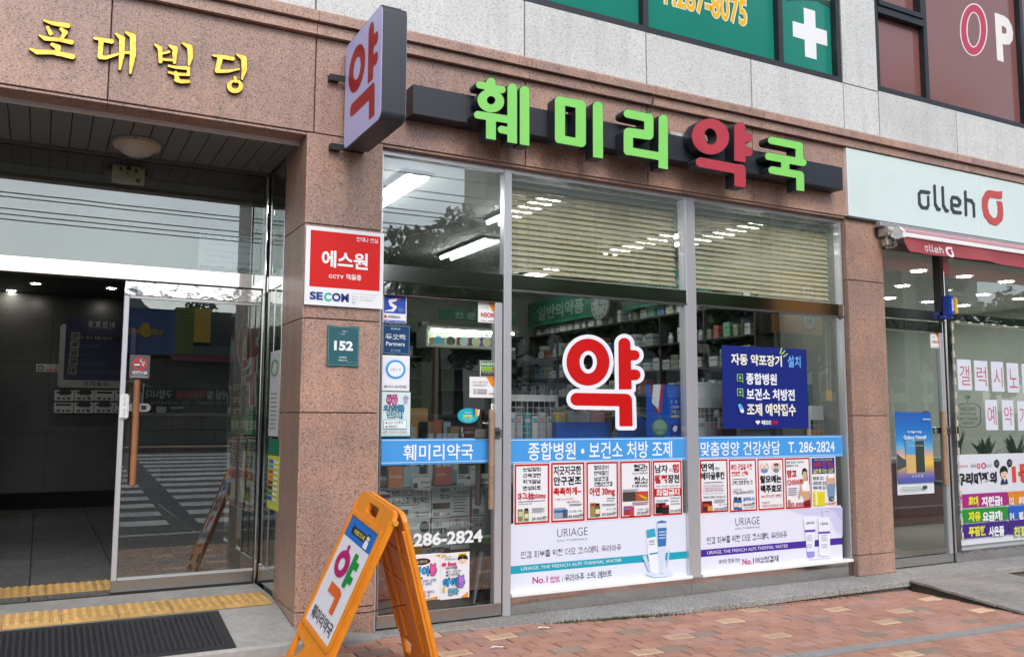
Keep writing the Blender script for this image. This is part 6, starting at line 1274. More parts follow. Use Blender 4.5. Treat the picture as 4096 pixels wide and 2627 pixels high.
# ---- phone number cut out of white vinyl, low on the door
zH = zoomer(1500, 1780, .45455)
a, b = at(*zH(198, 790), SY), at(*zH(198, 902), SY); c = at(*zH(946, 740), SY); g = G(); p, f, _a = glyphs('T.286-2824', .035)
g.add([(a.x + u * (c.x - a.x), SY - .0006, b.z + v * (at(*zH(305, 775), SY).z - at(*zH(305, 893), SY).z)) for u, v in p], f, P('eceff0'))
tag(mk('phone_decal', g), 'white cut-out phone number on the lower pharmacy door', 'lettering')
def ibong(x0, y0, x1, y1, label, two):
    s = fsheet('handwritten_poster', label, 'poster', *zH(x0, y0), *zH(x1, y1), SY - .001, 'eeeef2', group='hand-lettered posters low on the pharmacy door')
    def lo(tx, u0, v0, u1, v1, c, bo=.02): s.text(tx, u0 - .012, v0 - .01, u1 + .012, v1 + .01, '16161c', .10); s.text(tx, u0, v0, u1, v1, c, bo)
    if not two:
        s.ell(.36, .16, .30, .075, '4a3028'); s.text('내눈을 깨끗하게~', .10, .13, .56, .19, 'e8e0d0'); s.poly([(.80, .04), (.98, .03), (.98, .10)], 'e89a3a')
        lo('아이', .12, .27, .60, .47, '2aa0e0', .05); lo('봉', .62, .22, .86, .48, 'e858a0', .05); s.ell(.33, .51, .08, .03, '2a8ac8'); s.rect(.13, .56, .24, .76, '5ab0e0'); s.rect(.15, .52, .22, .56, 'c8dcea')
        s.text('눈 속까지 상쾌한\n안구 세정제', .30, .54, .86, .67, '2a5a90', .01); s.ell(.30, .73, .09, .03, 'd83a8a'); s.rect(.13, .80, .24, .98, 'e88ac0'); s.text('비타민 플러스\n청량감 UP', .28, .78, .80, .92, '8a3a5a', .01); s.poly([(.3, .985), (.9, .92), (.9, .985)], 'e89a3a')
    else:
        s.poly([(.04, .03), (.22, .03), (.04, .12)], 'e8b030'); s.poly([(.6, .02), (.88, .02), (.88, .10), (.6, .10)], 'e8c83a'); s.ell(.76, .14, .18, .085, '2e1c18'); s.ell(.76, .18, .15, .085, 'f0d8c4'); s.poly([(.6, .17), (.62, .10), (.9, .10), (.92, .17), (.76, .145)], '2e1c18'); s.ell(.71, .18, .012, .01, '1c1410'); s.ell(.81, .18, .012, .01, '1c1410'); s.ell(.76, .225, .03, .008, 'c05050'); s.ell(.66, .205, .02, .01, 'e8a0a0'); s.ell(.86, .205, .02, .01, 'e8a0a0')
        s.text('드디어,\n한국에 왔어!', .14, .06, .54, .16, '34343a'); s.ell(.11, .24, .08, .04, 'd83a5a'); s.text('Best', .24, .19, .54, .28, 'd83a7a', .05); s.text('아이템', .16, .29, .56, .355, '26262c', .02); s.text('•눈 세정제\n•눈병예방', .18, .37, .68, .50, '34343a'); lo('아이', .08, .54, .58, .72, '2aa0e0', .05); lo('봉', .58, .50, .82, .76, 'b078d8', .05); lo('입하', .26, .76, .62, .90, '6ac0e0', .04); s.poly([(.66, .985), (.94, .86), (.94, .985)], 'e89a3a'); s.poly([(.06, .72), (.13, .70), (.15, .82), (.08, .84)], 'd8c850')
    s.done()
ibong(312, 965, 574, 1352, 'hand-lettered eyewash poster with two small bottles low on the pharmacy door', False)
ibong(577, 952, 828, 1334, 'hand-lettered eyewash poster with a cartoon girl low on the pharmacy door', True)
# ================================================================== folding A-board on the pavement
OB = Vector(CAM + 5.17 * ray(1100 + 712 * 650 / 1479, 1950 + 248 * 650 / 1479))
bu = Vector((-.003, -.99, -.139)).normalized(); bd = Vector((-.382, .13, -.915)); bd = (bd - bu * bd.dot(bu)).normalized(); bn = bd.cross(bu).normalized()
if bn.x > 0: bn = -bn
AB = thing('folding_board', 'orange-yellow plastic folding board advertising the pharmacy on the pavement', 'sign board')
ABY = mat('board_orange_plastic', (.70, .235, .012), .44, var=.13, bump=.06, bscale=16)
def bl(S, D): return lambda a, b: OB + bu * float(a) + bd * float(b) + bn * D
def rr2(x0, y0, x1, y1, r, n=5): return rrect(x0, y0, x1, y1, r, r, n)
W0, W1 = -.042, .54; T0 = -.155
def ground_t(a, dirv, o0):     # length down to the paving
    p = o0; 
    return (p.z - (pavz(p.x) + .012 * (p.y + .2) + .002)) / -dirv.z
tl_, tr_ = ground_t(0, bd, OB + bu * W0), ground_t(0, bd, OB + bu * W1)
outer = [(W0 + .05, T0), (W1 - .05, T0), (W1 - .015, T0 + .012), (W1, T0 + .05), (W1, .70), (W1 + .012, tr_), (W1 - .12, tr_ + .002), (W1 - .16, tr_ - .05), (W0 + .16, tl_ - .05 - (tl_ - tr_) * .28), (W0 + .12, tl_ - (tl_ - tr_) * .2), (W0 - .012, tl_), (W0, .70), (W0, T0 + .05), (W0 + .015, T0 + .012)]
hand = rr2(.145, -.115, .315, -.058, .02)[::-1]
h1 = [(-.012, .742), (.15, .742), (.085, .828), (-.006, .845)][::-1]; h2 = [(.35, .742), (.51, .742), (.505, .80), (.42, .80)][::-1]
mk('front_panel', G().prism([outer, hand, h1, h2], bl(0, 0), -bn * .028), ABY, AB, bevel=.005, seg=2)
# raised rim round the insert
rim = [rr2(-.030, -.032, .489, .662, .02), rr2(-.004, -.004, .463, .638, .006)[::-1]]
mk('insert_rim', G().prism(rim, bl(0, .009), -bn * .008), ABY, AB, bevel=.002)
mk('insert_rim', G().prism([rr2(W0 + .002, T0 + .06, W0 + .016, .72, .006)], bl(0, .007), -bn * .006), ABY, AB); mk('insert_rim', G().prism([rr2(W1 - .018, T0 + .06, W1 - .002, .72, .006)], bl(0, .007), -bn * .006), ABY, AB)
# printed insert
s = Sheet('insert', 'x', 'x', OB + bn * .0005, bu * .459, bd * .634, bn, 'e6e6ea', thick=.002)
s.rect(0, 0, 1, .185, '1570c4'); s.poly([(.16, .10), (.24, .045), (.24, .065), (.70, .065), (.70, .135), (.24, .135), (.24, .155)], '14163c'); s.text('처방조제', .27, .078, .66, .122, 'e4d83a', .03)
s.ell(.78, .075, .05, .03, 'f0d8c4'); s.poly([(.73, .07), (.74, .045), (.82, .045), (.83, .07), (.78, .058)], '2a1c18'); s.poly([(.72, .105), (.84, .105), (.85, .17), (.71, .17)], 'f0f0f2')
s.loops(outline([('e', .36, .40, .235, .118, 0), ('q', [(.29, .24), (.38, .225), (.40, .30), (.33, .30)])], [('e', .35, .405, .10, .055, 0)], step=.008), 'b8186a')
s.poly([(.62, .245), (.74, .245), (.74, .30), (.86, .30), (.86, .365), (.74, .365), (.74, .425), (.86, .425), (.86, .49), (.74, .49), (.74, .545), (.62, .545)], '18903c')
s.poly([(.30, .575), (.64, .575), (.74, .60), (.74, .79), (.60, .79), (.60, .665), (.30, .665)], 'e0682a')
s.text('훼미리약국', .11, .83, .93, .945, '3c3438', .012)
o = s.done(); o.parent = AB; del o['label']; del o['category']
# rear panel
A0 = OB + bd * T0; rd = Vector((.265, .01, -1)).normalized(); rn = bu.cross(rd).normalized()
if rn.x < 0: rn = -rn
A1 = A0 + bn * -.032
def rl(D): return lambda a, b: A1 + bu * float(a) + rd * float(b) + rn * D
q0_, q1_ = ground_t(0, rd, A1 + bu * W0), ground_t(0, rd, A1 + bu * W1)
outr = [(W0 + .05, 0), (W1 - .05, 0), (W1 - .015, .012), (W1, .05), (W1, .8), (W1 + .012, q1_), (W1 - .12, q1_), (W1 - .16, q1_ - .05), (W0 + .16, q0_ - .05 - (q0_ - q1_) * .28), (W0 + .12, q0_ - (q0_ - q1_) * .2), (W0 - .012, q0_), (W0, .8), (W0, .05), (W0 + .015, .012)]
sh = -T0
mk('rear_panel', G().prism([outr, [(x, y + sh) for x, y in hand], [(x, y + sh - .02) for x, y in h1], [(x, y + sh - .02) for x, y in h2]], rl(0), rn * .028), ABY, AB, bevel=.005, seg=2)
g = G()
for a_ in (W0 + .012, .10, .36, W1 - .03): g.prism([rr2(a_, .10, a_ + .018, .84, .006)], rl(-.012), rn * .013)
for b_2 in (.26, .46, .64): g.prism([rr2(W0 + .03, b_2, W1 - .03, b_2 + .02, .006)], rl(-.008), rn * .009)
mk('stiffening_ribs', g, ABY, AB)
for a_ in (W0 + .02, W1 - .035): mk('hinge_pin', G().cyl(A0 + bu * (a_ - .03) + bd * .055 - bn * .02, A0 + bu * (a_ + .05) + bd * .055 - bn * .02, .016, 12), mat('board_yellow', (.62, .32, .03), .5), AB)
g = G(); p0_ = A1 + bu * .25 + rd * .60 - rn * .01; p1_ = OB + bu * .25 + bd * .52 - bn * .03; g.tube([p0_, (p0_ + p1_) / 2 + Vector((0, 0, -.012)), p1_], .003, 5); mk('stay_cord', g, BLACK, AB)
# ================================================================== prints on the phone shop glass
z5o = zoomer(3540, 1250, .32477); z6o = zoomer(3540, 1750, .3767); OS = OY - .003
s = fsheet('alarm_sticker', 'white security sticker with orange corner on the phone shop door', 'sticker', *z5o(556, 246), *z5o(688, 440), OS, 'eeeeec'); nsok(s, None); s.text('NSOK', .14, .50, .86, .70, 'c8203a', .03); s.rect(.14, .27, .46, .31, '77777a'); s.rect(.14, .92, .42, .95, '8a8a8a'); s.rect(.52, .92, .88, .95, '8a4a50'); s.done()
s = fsheet('alarm_sticker', 'cut-off security sticker beside the steel post of the phone shop', 'sticker', *z5o(738, 258), *z5o(788, 452), OS + .002, 'eeeeec'); s.poly([(0, 0), (.8, 0), (.9, .3), (.2, .36)], 'd8202a'); s.poly([(.3, .2), (.6, .1), (.8, .45), (.5, .4)], 'f09018'); s.text('X', .1, .54, .6, .7, 'c8203a', .03); s.done()
gal = fsheet('phone_poster', 'blue and yellow sunset phone poster on the phone shop door', 'poster', 3577, 1647, 3737, 1971, OS, 'dfe6ea')
stops = [(0, '2a62b4'), (.18, '2a74c4'), (.33, '3f8fd0'), (.42, '6fb0d8'), (.49, 'c8a8a0'), (.55, 'e8c070'), (.62, 'f0c850'), (.68, 'c8a060'), (.74, '8a7aa0'), (.80, '5a62b0'), (.86, '4a5aa8')]
def lerp(h0, h1, t): return ''.join('%02x' % round(int(h0[i:i + 2], 16) * (1 - t) + int(h1[i:i + 2], 16) * t) for i in (0, 2, 4))
for (v0, c0), (v1, c1) in zip(stops, stops[1:]):
    for q in range(3): gal.rect(0, v0 + (v1 - v0) * q / 3, 1, v0 + (v1 - v0) * (q + 1) / 3, lerp(c0, c1, q / 3))
gal.poly([(.0, .50), (.06, .53), (.16, .565), (.3, .60), (.52, .622), (.52, .632), (.3, .645), (.12, .68), (0, .70)], '4a5058')
gal.frame(.23, .345, .75, .745, .003, 'c8d4dc'); gal.rect(.50, .35, .735, .74, '3a4440'); gal.rect(.235, .35, .49, .74, 'd8b070'); gal.rect(.235, .35, .49, .52, '5aa0d0')
gal.text('SAMSUNG', .73, .075, .95, .10, 'd4e2f4', .02); gal.text('Do bigger things', .30, .225, .68, .262, 'e4eef8', .01); gal.text('Galaxy Note8', .18, .285, .80, .345, 'f4f8fc', .015); gal.text('모든 순간을 가장 나답게', .31, .40, .69, .42, 'd0e0f0'); gal.text('사 전 판 매', .36, .765, .66, .795, 'e8ecf6', .01)
for i in range(3): gal.rect(.06, .905 + i * .02, .6, .912 + i * .02, '9aa4aa')
gal.rect(.64, .90, .76, .94, '3a4448'); gal.done()
def letter_sheet(ch, x0, y0, x1, y1, lab):
    a = at(*z5o(x0, y0), OS); b = at(*z5o(x1, y1), OS); b2 = at(*z5o(x0, y1), OS)
    s = fsheet('letter_sheet', lab, 'paper', *z5o(x0, y0), *z5o(x1, y1), OS, 'dfe2ee', group='paper letter sheets on the phone shop window')
    s.text(ch, .16, .20, .88, .84, 'b8505c', -.005); s.done()
for ch, x0, y0, x1, y1, pos in (('갤', 884, 572, 1072, 955, 'first'), ('럭', 1092, 588, 1275, 964, 'second'), ('시', 1302, 602, 1472, 974, 'third'), ('노', 1494, 618, 1656, 985, 'fourth'), ('트', 1678, 630, 1836, 996, 'fifth')): letter_sheet(ch, x0, y0, x1, y1, f'white paper with one red letter, {pos} in the upper row')
for ch, x0, y0, x1, y1, pos in (('예', 1228, 1072, 1396, 1445, 'first'), ('약', 1434, 1076, 1595, 1447, 'second'), ('가', 1624, 1088, 1780, 1449, 'third')): letter_sheet(ch, x0, y0, x1, y1, f'white paper with one red letter, {pos} in the lower row')
# welcome decal
g = G(); f5 = lambda x, y: at(*z5o(x, y), OS - .001); INK = P('1c2420')
oc = rrect(873, 1115, 1180, 1412, 95, 95, 8); ic = rrect(880, 1121, 1173, 1406, 90, 90, 8)[::-1]; g.prism([oc, ic], f5, (0, 0, 0), m=INK)
def f5text(body, x0, y0, x1, y1, bo=0.):
    p, f, _ = glyphs(body, bo); g.add([f5(x0 + u * (x1 - x0), y1 + v * (y0 - y1)) for u, v in p], f, INK)
f5text('WELCOME', 922, 1162, 1114, 1204); f5text('오픈 오전 10:00', 925, 1226, 1122, 1264); f5text('클로즈 오후 09:00', 916, 1284, 1138, 1322); f5text('일요일 휴무', 956, 1340, 1100, 1376)
for r0 in (16, 30, 44): g.prism(outline([('c', 1018 + r0 * math.cos(t0), 1075 - r0 * 1.15 * math.sin(t0), 1018 + r0 * math.cos(t1), 1075 - r0 * 1.15 * math.sin(t1), 4) for t0, t1 in zip(np.linspace(.7, 2.44, 7), np.linspace(.7, 2.44, 7)[1:])], step=1.5), f5, (0, 0, 0), m=INK)
g.prism(outline([('e', 1018, 1088, 8, 9, 0)], step=1.5), f5, (0, 0, 0), m=INK)
tag(mk('welcome_decal', g), 'black outline opening hours decal with signal arcs on the phone shop window', 'decal')
# big promotion banner
bz = at(3822, 1818, OS).z; bb = at(3836, 2182, OS).z; bx0 = xo3 - .03; BWd = 2.9
s = wsheet('promotion_banner', 'wide promotion banner with coloured stripes low in the phone shop window', 'banner', bx0, bx0 + BWd, bb, bz, OS - .001, 'dde0e8')
def bt(body, x0, y0, y1, x1, c, bo=.03): ltext(s, z6o, body, x0, y0, y1, x1, c, bo)
bt('SK telecom', 755, 285, 318, 880, 'c84a4a', .01); bt('olleh', 905, 272, 318, 965, '3a3a40', 0); f_ = plan(s); s.ell(*f_(*z6o(991, 300)), .011, .03, 'd04048', hole=.5); s.ell(*f_(*z6o(1045, 296)), .014, .035, 'c0307a', hole=.55); bt('LG U⁺', 1072, 280, 312, 1135, '4a4a50', 0)
bt('우리매장의', 762, 375, 510, 1190, '2e2e36', .06); bt('1등!', 1340, 280, 492, 1640, 'd8503c', .06)
def pell(cx, cy, rx, ry, c):
    u0, v0 = f_(*z6o(cx, cy)); u1, _ = f_(*z6o(cx + rx, cy)); _, v1 = f_(*z6o(cx, cy + ry)); s.ell(u0, v0, abs(u1 - u0), abs(v1 - v0), c, 20)
for x, y in ((1182, 272), (1318, 266)): pell(x, y, 28, 42, '2a2a2e'); ppoly(s, z6o, [(x - 8, y + 36), (x + 10, y + 36), (x + (14 if x < 1250 else -14), y + 56)], '2a2a2e'); pell(x, y - 8, 16, 5, '8a8a90'); pell(x, y + 10, 14, 5, '8a8a90')
pell(1256, 362, 42, 66, '26241f'); pell(1258, 384, 36, 50, 'f0cfae'); s.poly([f_(*z6o(1226, 372)), f_(*z6o(1232, 330)), f_(*z6o(1290, 330)), f_(*z6o(1292, 368)), f_(*z6o(1262, 352))], '26241f'); pell(1260, 410, 10, 7, 'c04040'); pell(1244, 380, 7, 3, '2a2220'); pell(1274, 380, 7, 3, '2a2220'); ppoly(s, z6o, [(1232, 436), (1285, 434), (1298, 488), (1222, 492)], '2e3c5c'); ppoly(s, z6o, [(1250, 434), (1268, 434), (1262, 470)], 'f0f0f4')
rows = [(602, 745, 'a82a80', '01', '최대', '지원금!', 'e08a30', '02', '위약금 지원!'), (762, 905, '2f8f3c', '03', '자유', '요금제!', '2f62c0', '04', '필름 무료!'), (920, 1072, '442c80', '05', '푸짐한', '사은품', '442c80', '', '친절하게!')]
for i, (y0, y1, c, n1, ta, tb, c2_, n2, tc2) in enumerate(rows):
    _, v0 = f_(*z6o(770, y0)); _, v1 = f_(*z6o(770, y1)); ue, _ = f_(*z6o(1290, y0)); s.rect(.01, v0, ue, v1, c); s.rect(ue + .004, v0, .99, v1, c2_)
    bt(n1, 768, y0 + 38, y0 + 110, 808, 'e4dcec', .02); xx = {0: (872, 980, 1010, 1236), 1: (868, 1005, 1016, 1234), 2: (868, 1056, 1080, 1250)}[i]
    bt(ta, xx[0], y0 + 22, y0 + 130, xx[1], 'e8e030', .05); bt(tb, xx[2], y0 + 22, y0 + 130, xx[3], 'eef0f4', .05)
    if n2: bt(n2, 1306, y0 + 32, y0 + 110, 1358, 'e4ecf4', .02)
    bt(tc2, 1402 if n2 else 1345, y0 + 22, y0 + 130, 1640, 'eef0f4' if n2 else 'd8e070', .05)
s.done()
# alarm beacon, led string, plant
p = at(3800, 1225, OY - .09); al = thing('alarm_beacon', 'blue and yellow alarm box on the phone shop post', 'alarm box')
bx = [(p.x - .055, p.z - .10), (p.x + .055, p.z - .085), (p.x + .07, p.z + .03), (p.x + .045, p.z + .10), (p.x - .045, p.z + .115), (p.x - .06, p.z)]
mk('case', G().box(p.x - .075, p.x - .005, OY - .15, OY - .05, p.z - .10, p.z + .105), mat('beacon_blue', (.02, .06, .40), .35), al, bevel=.012, seg=2); mk('lens', G().box(p.x - .004, p.x + .06, OY - .145, OY - .055, p.z - .085, p.z + .09), mat('beacon_yellow', (.70, .42, .03), .3), al, bevel=.012, seg=2); mk('base', G().box(p.x - .12, p.x + .04, OY - .10, OY - .05, p.z - .125, p.z - .101), mat('beacon_blue'), al)
g = G(); pp, f, _ = glyphs('NSOK', .03); g.add([(p.x - .04 + (v - .5) * .035, OY - .1512, p.z - (u - .5) * .13) for u, v in pp], f, P('dfe6f6')); mk('lettering', g, None, al)
ls = thing('led_string', 'string of small cream light modules down the phone shop post', 'light string'); CRM = mat('cream_module', (.50, .47, .36), .4)
xL = xo3 + .012
for i in range(16):
    z = wz0 - .05 - i * .142; mk('module', G().box(xL - .014, xL + .014, OY - .062, OY - .051, z - .035, z + .035), CRM, ls, bevel=.004)
for i in range(14): x = xL + .10 + i * .20; mk('module', G().box(x - .03, x + .03, OY - .052, OY - .041, wz0 - .004, wz0 + .018), CRM, ls, bevel=.004)
mk('wire', G().tube([(xL + .008 * math.sin(i * 1.3), OY - .0505, wz0 - i * .13) for i in range(18)], .003, 5), CRM, ls); mk('wire', G().tube([(xL + i * .15, OY - .044, wz0 + .008 + .006 * math.sin(i * 1.7)) for i in range(20)], .003, 5), CRM, ls)
def leafplant(nm, label, x, y, z, n, h, sp, col, wide=.03):
    t_ = thing(nm, label, 'plant'); g = G()
    for i in range(n):
        a_ = random.uniform(0, 6.283); L_ = h * random.uniform(.6, 1.1); s_ = sp * random.uniform(.3, 1.); w_ = wide * random.uniform(.7, 1.2)
        pts = []
        for k in range(6):
            q = k / 5; pts.append(Vector((x + math.cos(a_) * s_ * q ** 1.3, y + math.sin(a_) * s_ * q ** 1.3 * .7, z + L_ * (q - .35 * q * q * s_ / max(sp, .01)))))
        sd_ = Vector((-math.sin(a_), math.cos(a_), 0)); vs = []
        for k, p_ in enumerate(pts): ww = w_ * math.sin(math.pi * min(.97, .12 + .85 * k / 5)); vs += [p_ - sd_ * ww, p_ + sd_ * ww]
        g.add(vs, [(2 * k, 2 * k + 1, 2 * k + 3, 2 * k + 2) for k in range(5)])
    mk('leaves', g, mat('leaf_' + col, hx(col), .5, var=.3, bscale=25), t_)
    mk('pot', G().lathe([(.07, -.14), (.10, 0), (.085, 0), (.08, -.02), (.0, -.02)], (x, y, z), 16), mat('terracotta', (.22, .09, .05), .8), t_); return t_
px_ = at(3860, 1800, .5)
for i, (dx, lab) in enumerate(((.05, 'tall narrow-leaved potted plant behind the phone shop window by the post'), (.55, 'bushy potted plant behind the phone shop window under the paper letters'), (1.1, 'leafy potted plant at the right edge behind the phone shop window'))): leafplant('potted_plant', lab, 8.9 + dx, .55, 1.0, 26, (.62, .40, .42)[i], (.20, .26, .24)[i], '3a5a28', (.022, .035, .03)[i])
tt = thing('window_shelf', 'dark shelf carrying potted plants behind the phone shop banner', 'shelf'); mk('board', G().box(8.7, 11.5, .35, .75, .82, .86), mat('cabinet_black'), tt)
for xx in (8.75, 10.1, 11.4): mk('leg', G().box(xx, xx + .04, .5, .54, .1, .82), mat('cabinet_black'), tt)
# ================================================================== inside the pharmacy
struct('pharmacy_floor', G().box(XW + .04, 6.78, .14, 6.1, -.1, STEPZ - .002), mat('pharmacy_floor_tile', (.20, .21, .19), .25, var=.08, bscale=4))
struct('pharmacy_ceiling', G().box(XW + .04, 6.78, .14, 6.1, 3.43, 3.5), CEIL)
IW = mat('pharmacy_wall', (.30, .30, .27), .7)
struct('pharmacy_walls', G().box(XW + .05, 6.78, 6.0, 6.1, 0, 3.5).box(6.70, 6.78, .15, 6.0, 0, 3.5).box(XB - .1, XB - .04, .15, 1.15, 0, 3.5), IW)
TUBE = mat('tube_glow', (1, 1, 1), emit=(.95, 1, .97), es=18)
for i, (x, y0, y1, lab) in enumerate(((2.50, .44, 1.66, 'twin tube ceiling light near the pharmacy door'), (4.10, 2.34, 3.56, 'twin tube ceiling light in the middle of the pharmacy'), (5.6, 1.2, 2.4, 'twin tube ceiling light behind the left blind'), (5.6, 3.6, 4.8, 'twin tube ceiling light at the back of the pharmacy'), (3.75, .45, 1.65, 'twin tube ceiling light just behind the left end of the left blind'), (6.0, .45, 1.65, 'twin tube ceiling light behind the right blind'))):
    t = thing('tube_light', lab, 'light', 'pharmacy tube lights')
    mk('reflector', G().box(x - .11, x + .11, y0, y1, 3.40, 3.428), mat('reflector_grey', (.30, .31, .31), .5), t, bevel=.004)
    for dx in (-.065, .065): mk('tube', G().cyl((x + dx, y0 + .02, 3.385), (x + dx, y1 - .02, 3.385), .014, 10), TUBE, t)
# ---- venetian blinds
BLM = mat('khaki_slat', (.66, .60, .42), .45, var=.06, bscale=4); BLH = mat('blind_head', (.45, .50, .46), .5)
def blind(x0, x1, lab):
    t = thing('venetian_blind', lab, 'blind', 'blinds in the upper shop windows'); zt, zb = zhead - .055, zt1 + .015; Yb_ = GY + .10
    mk('head_rail', G().box(x0, x1, Yb_ - .03, Yb_ + .03, zt - .055, zt), BLH, t)
    n_ = int((zt - .06 - zb) / .0435)
    me = None
    for i in range(n_):
        z = zt - .085 - i * .0435
        if me is None:
            g = G(); W_ = (x1 - x0) / 2
            pr = [(-.013, -.021), (-.006, -.007), (.004, .009), (.015, .022), (.0160, .0215), (.0052, .0083), (-.0048, -.0077), (-.0118, -.0214)]
            g.add([(-W_, y, q) for y, q in pr] + [(W_, y, q) for y, q in pr], [(k, 8 + k, 8 + (k + 1) % 8, (k + 1) % 8) for k in range(8)])
            me = bpy.data.meshes.new('slat'); me.from_pydata(g.v, [], g.f); me.materials.append(BLM); me.polygons.foreach_set('use_smooth', [False] * 8)
        o = bpy.data.objects.new('slat', me); COL.objects.link(o); o.parent = t; o.location = ((x0 + x1) / 2 + random.uniform(-.002, .002), Yb_, z); o.rotation_euler = (random.uniform(-.13, .13), random.uniform(-.0035, .0035), 0)
    for fx in (.12, .5, .88): mk('ladder_cord', G().cyl((x0 + (x1 - x0) * fx, Yb_ - .022, zb), (x0 + (x1 - x0) * fx, Yb_ - .022, zt - .05), .0018, 5), mat('cord_cream', (.5, .48, .4), .7), t)
    mk('bottom_rail', G().box(x0, x1, Yb_ - .02, Yb_ + .02, zb - .01, zb + .012), BLM, t)
blind(xm1 + .01, xm2 - .01, 'khaki venetian blind in the upper left shop window')
blind(xm3 + .01, xe - .05, 'khaki venetian blind in the upper right shop window')
zN2 = zoomer(2780, 1180, .38969)
t = thing('blind_cords', 'blind pull cords with two wooden tassels in the right shop window', 'cord')
for k, (x, d) in enumerate(((1345, 0), (1362, 0), (1388, 0))):
    p0, p1 = at(*zN2(x - 8, 240), GY + .06), at(*zN2(x + 4, 985), GY + .06); mk('cord', G().cyl(p1, p0, .0025, 5), mat('cord_cream'), t)
for x in (1358, 1388): p = at(*zN2(x, 1030), GY + .06); mk('tassel', G().lathe([(.006, .05), (.014, .035), (.012, 0), (.02, -.03), (.018, -.05), (.004, -.052)], p, 12), mat('tassel_wood', (.50, .33, .10), .5), t, smooth=True)
# ---- dark shelving on the far and right walls with rows of medicine
SHD = mat('shelf_dark', (.035, .033, .032), .5); SHB = mat('shelf_back', (.022, .026, .040), .5)
sh = thing('wall_shelving', 'dark wall shelving along the right side of the pharmacy', 'shelves')
XS0, XS1 = 6.36, 6.68
mk('back_panel', G().box(XS1, XS1 + .015, .9, 5.6, .1, 2.78), SHB, sh)
zsh = [.75, 1.02, 1.29, 1.56, 1.83, 2.10, 2.40, 2.74]
for z in zsh: mk('shelf', G().box(XS0, XS1, .9, 5.6, z - .02, z), SHD, sh)
for y in np.linspace(.9, 5.58, 7): mk('upright', G().box(XS0 + .002, XS1, y, y + .02, .1, 2.739), SHD, sh)
sb = thing('back_shelving', 'dark wall shelving across the back of the pharmacy', 'shelves')
mk('back_panel', G().box(2.4, 6.3, 5.97, 5.985, .1, 2.78), SHB, sb)
for z in zsh: mk('shelf', G().box(2.4, 6.3, 5.66, 5.97, z - .02, z), SHD, sb)
for x in np.linspace(2.4, 6.28, 6): mk('upright', G().box(x, x + .02, 5.662, 5.97, .1, 2.739), SHD, sb)
BOXC = [(.42, .44, .43), (.50, .52, .50), (.30, .34, .33), (.46, .47, .42), (.20, .22, .14), (.33, .09, .08), (.10, .20, .32), (.40, .33, .12), (.14, .30, .18)]
BME = []
for i, c in enumerate(BOXC):
    g = G(); m1, m2 = mat(f'carton_{i}', c, .5), mat(f'carton_print_{i}', tuple(v * .45 + .03 for v in c), .5)
    g.box(-.5, .5, -.5, .5, 0, 1, m1); g.box(-.42, .42, -.503, .503, .55, .75, m2); g.box(-.503, .503, -.42, .42, .55, .75, m2); g.box(-.3, .2, -.504, .504, .25, .32, m2); g.box(-.504, .504, -.3, .2, .25, .32, m2)
    me = bpy.data.meshes.new('medicine_box'); me.from_pydata(g.v, [], g.f); [me.materials.append(q) for q in g.mats]; me.polygons.foreach_set('material_index', g.m); BME.append(me)
g = G(); m1, m2 = mat('bottle_white', (.48, .49, .48), .4), mat('bottle_cap', (.34, .36, .37), .4)
g.lathe([(.40, 0), (.42, .05), (.42, .62), (.34, .74), (.25, .78)], (0, 0, 0), 10, m1); g.lathe([(.27, .78), (.27, 1), (0, 1)], (0, 0, 0), 10, m2); g.lathe([(.425, .15), (.425, .5)], (0, 0, 0), 10, mat('bottle_label', (.25, .30, .34), .5))
BOT = bpy.data.meshes.new('medicine_bottle'); BOT.from_pydata(g.v, [], g.f); [BOT.materials.append(q) for q in g.mats]; BOT.polygons.foreach_set('material_index', g.m)
def item(x, y, z, w_, d_, h_, kind, lab, gp, rz=0.):
    me = BOT if kind == 'b' else BME[kind]; o = bpy.data.objects.new(me.name.split('.')[0], me); COL.objects.link(o); o.location = (x, y, z + .001); o.scale = (w_, d_, h_); o.rotation_euler = (0, 0, rz)
    tag(o, lab, 'bottle' if kind == 'b' else 'box', gp); return o
for zi, z in enumerate(zsh[1:]):
    y = 1.0
    while y < 5.45:
        w_ = random.uniform(.07, .15)
        if random.random() < .95:
            k = random.choice(('b', 'b', 0, 1, 1, 2, 3, 0, 1, 4, 5, 6, 8)); h_ = random.uniform(.09, .19)
            if k == 'b': item(XS0 + .10, y + w_ / 2, z, .075, .075, h_ * .8, 'b', 'white medicine bottle on the shelving along the right wall', 'bottles on the right shelves')
            else: item(XS0 + .10, y + w_ / 2, z, .13, w_ * .9, h_, k, 'medicine carton on the shelving along the right wall', 'cartons on the right shelves', random.uniform(-.1, .1))
        y += w_ + random.uniform(.015, .07)
for z in zsh[1:]:
    x = 2.5
    while x < 6.2:
        w_ = random.uniform(.08, .17)
        if random.random() < .75:
            k = random.choice(('b', 0, 1, 2, 3, 0, 1, 7)); h_ = random.uniform(.09, .19)
            if k == 'b': item(x + w_ / 2, 5.75, z, .08, .08, h_ * .8, 'b', 'white medicine bottle on the shelving at the back wall', 'bottles on the back shelves')
            else: item(x + w_ / 2, 5.75, z, w_ * .9, .13, h_, k, 'medicine carton on the shelving at the back wall', 'cartons on the back shelves', random.uniform(-.1, .1))
        x += w_ + random.uniform(.05, .22)
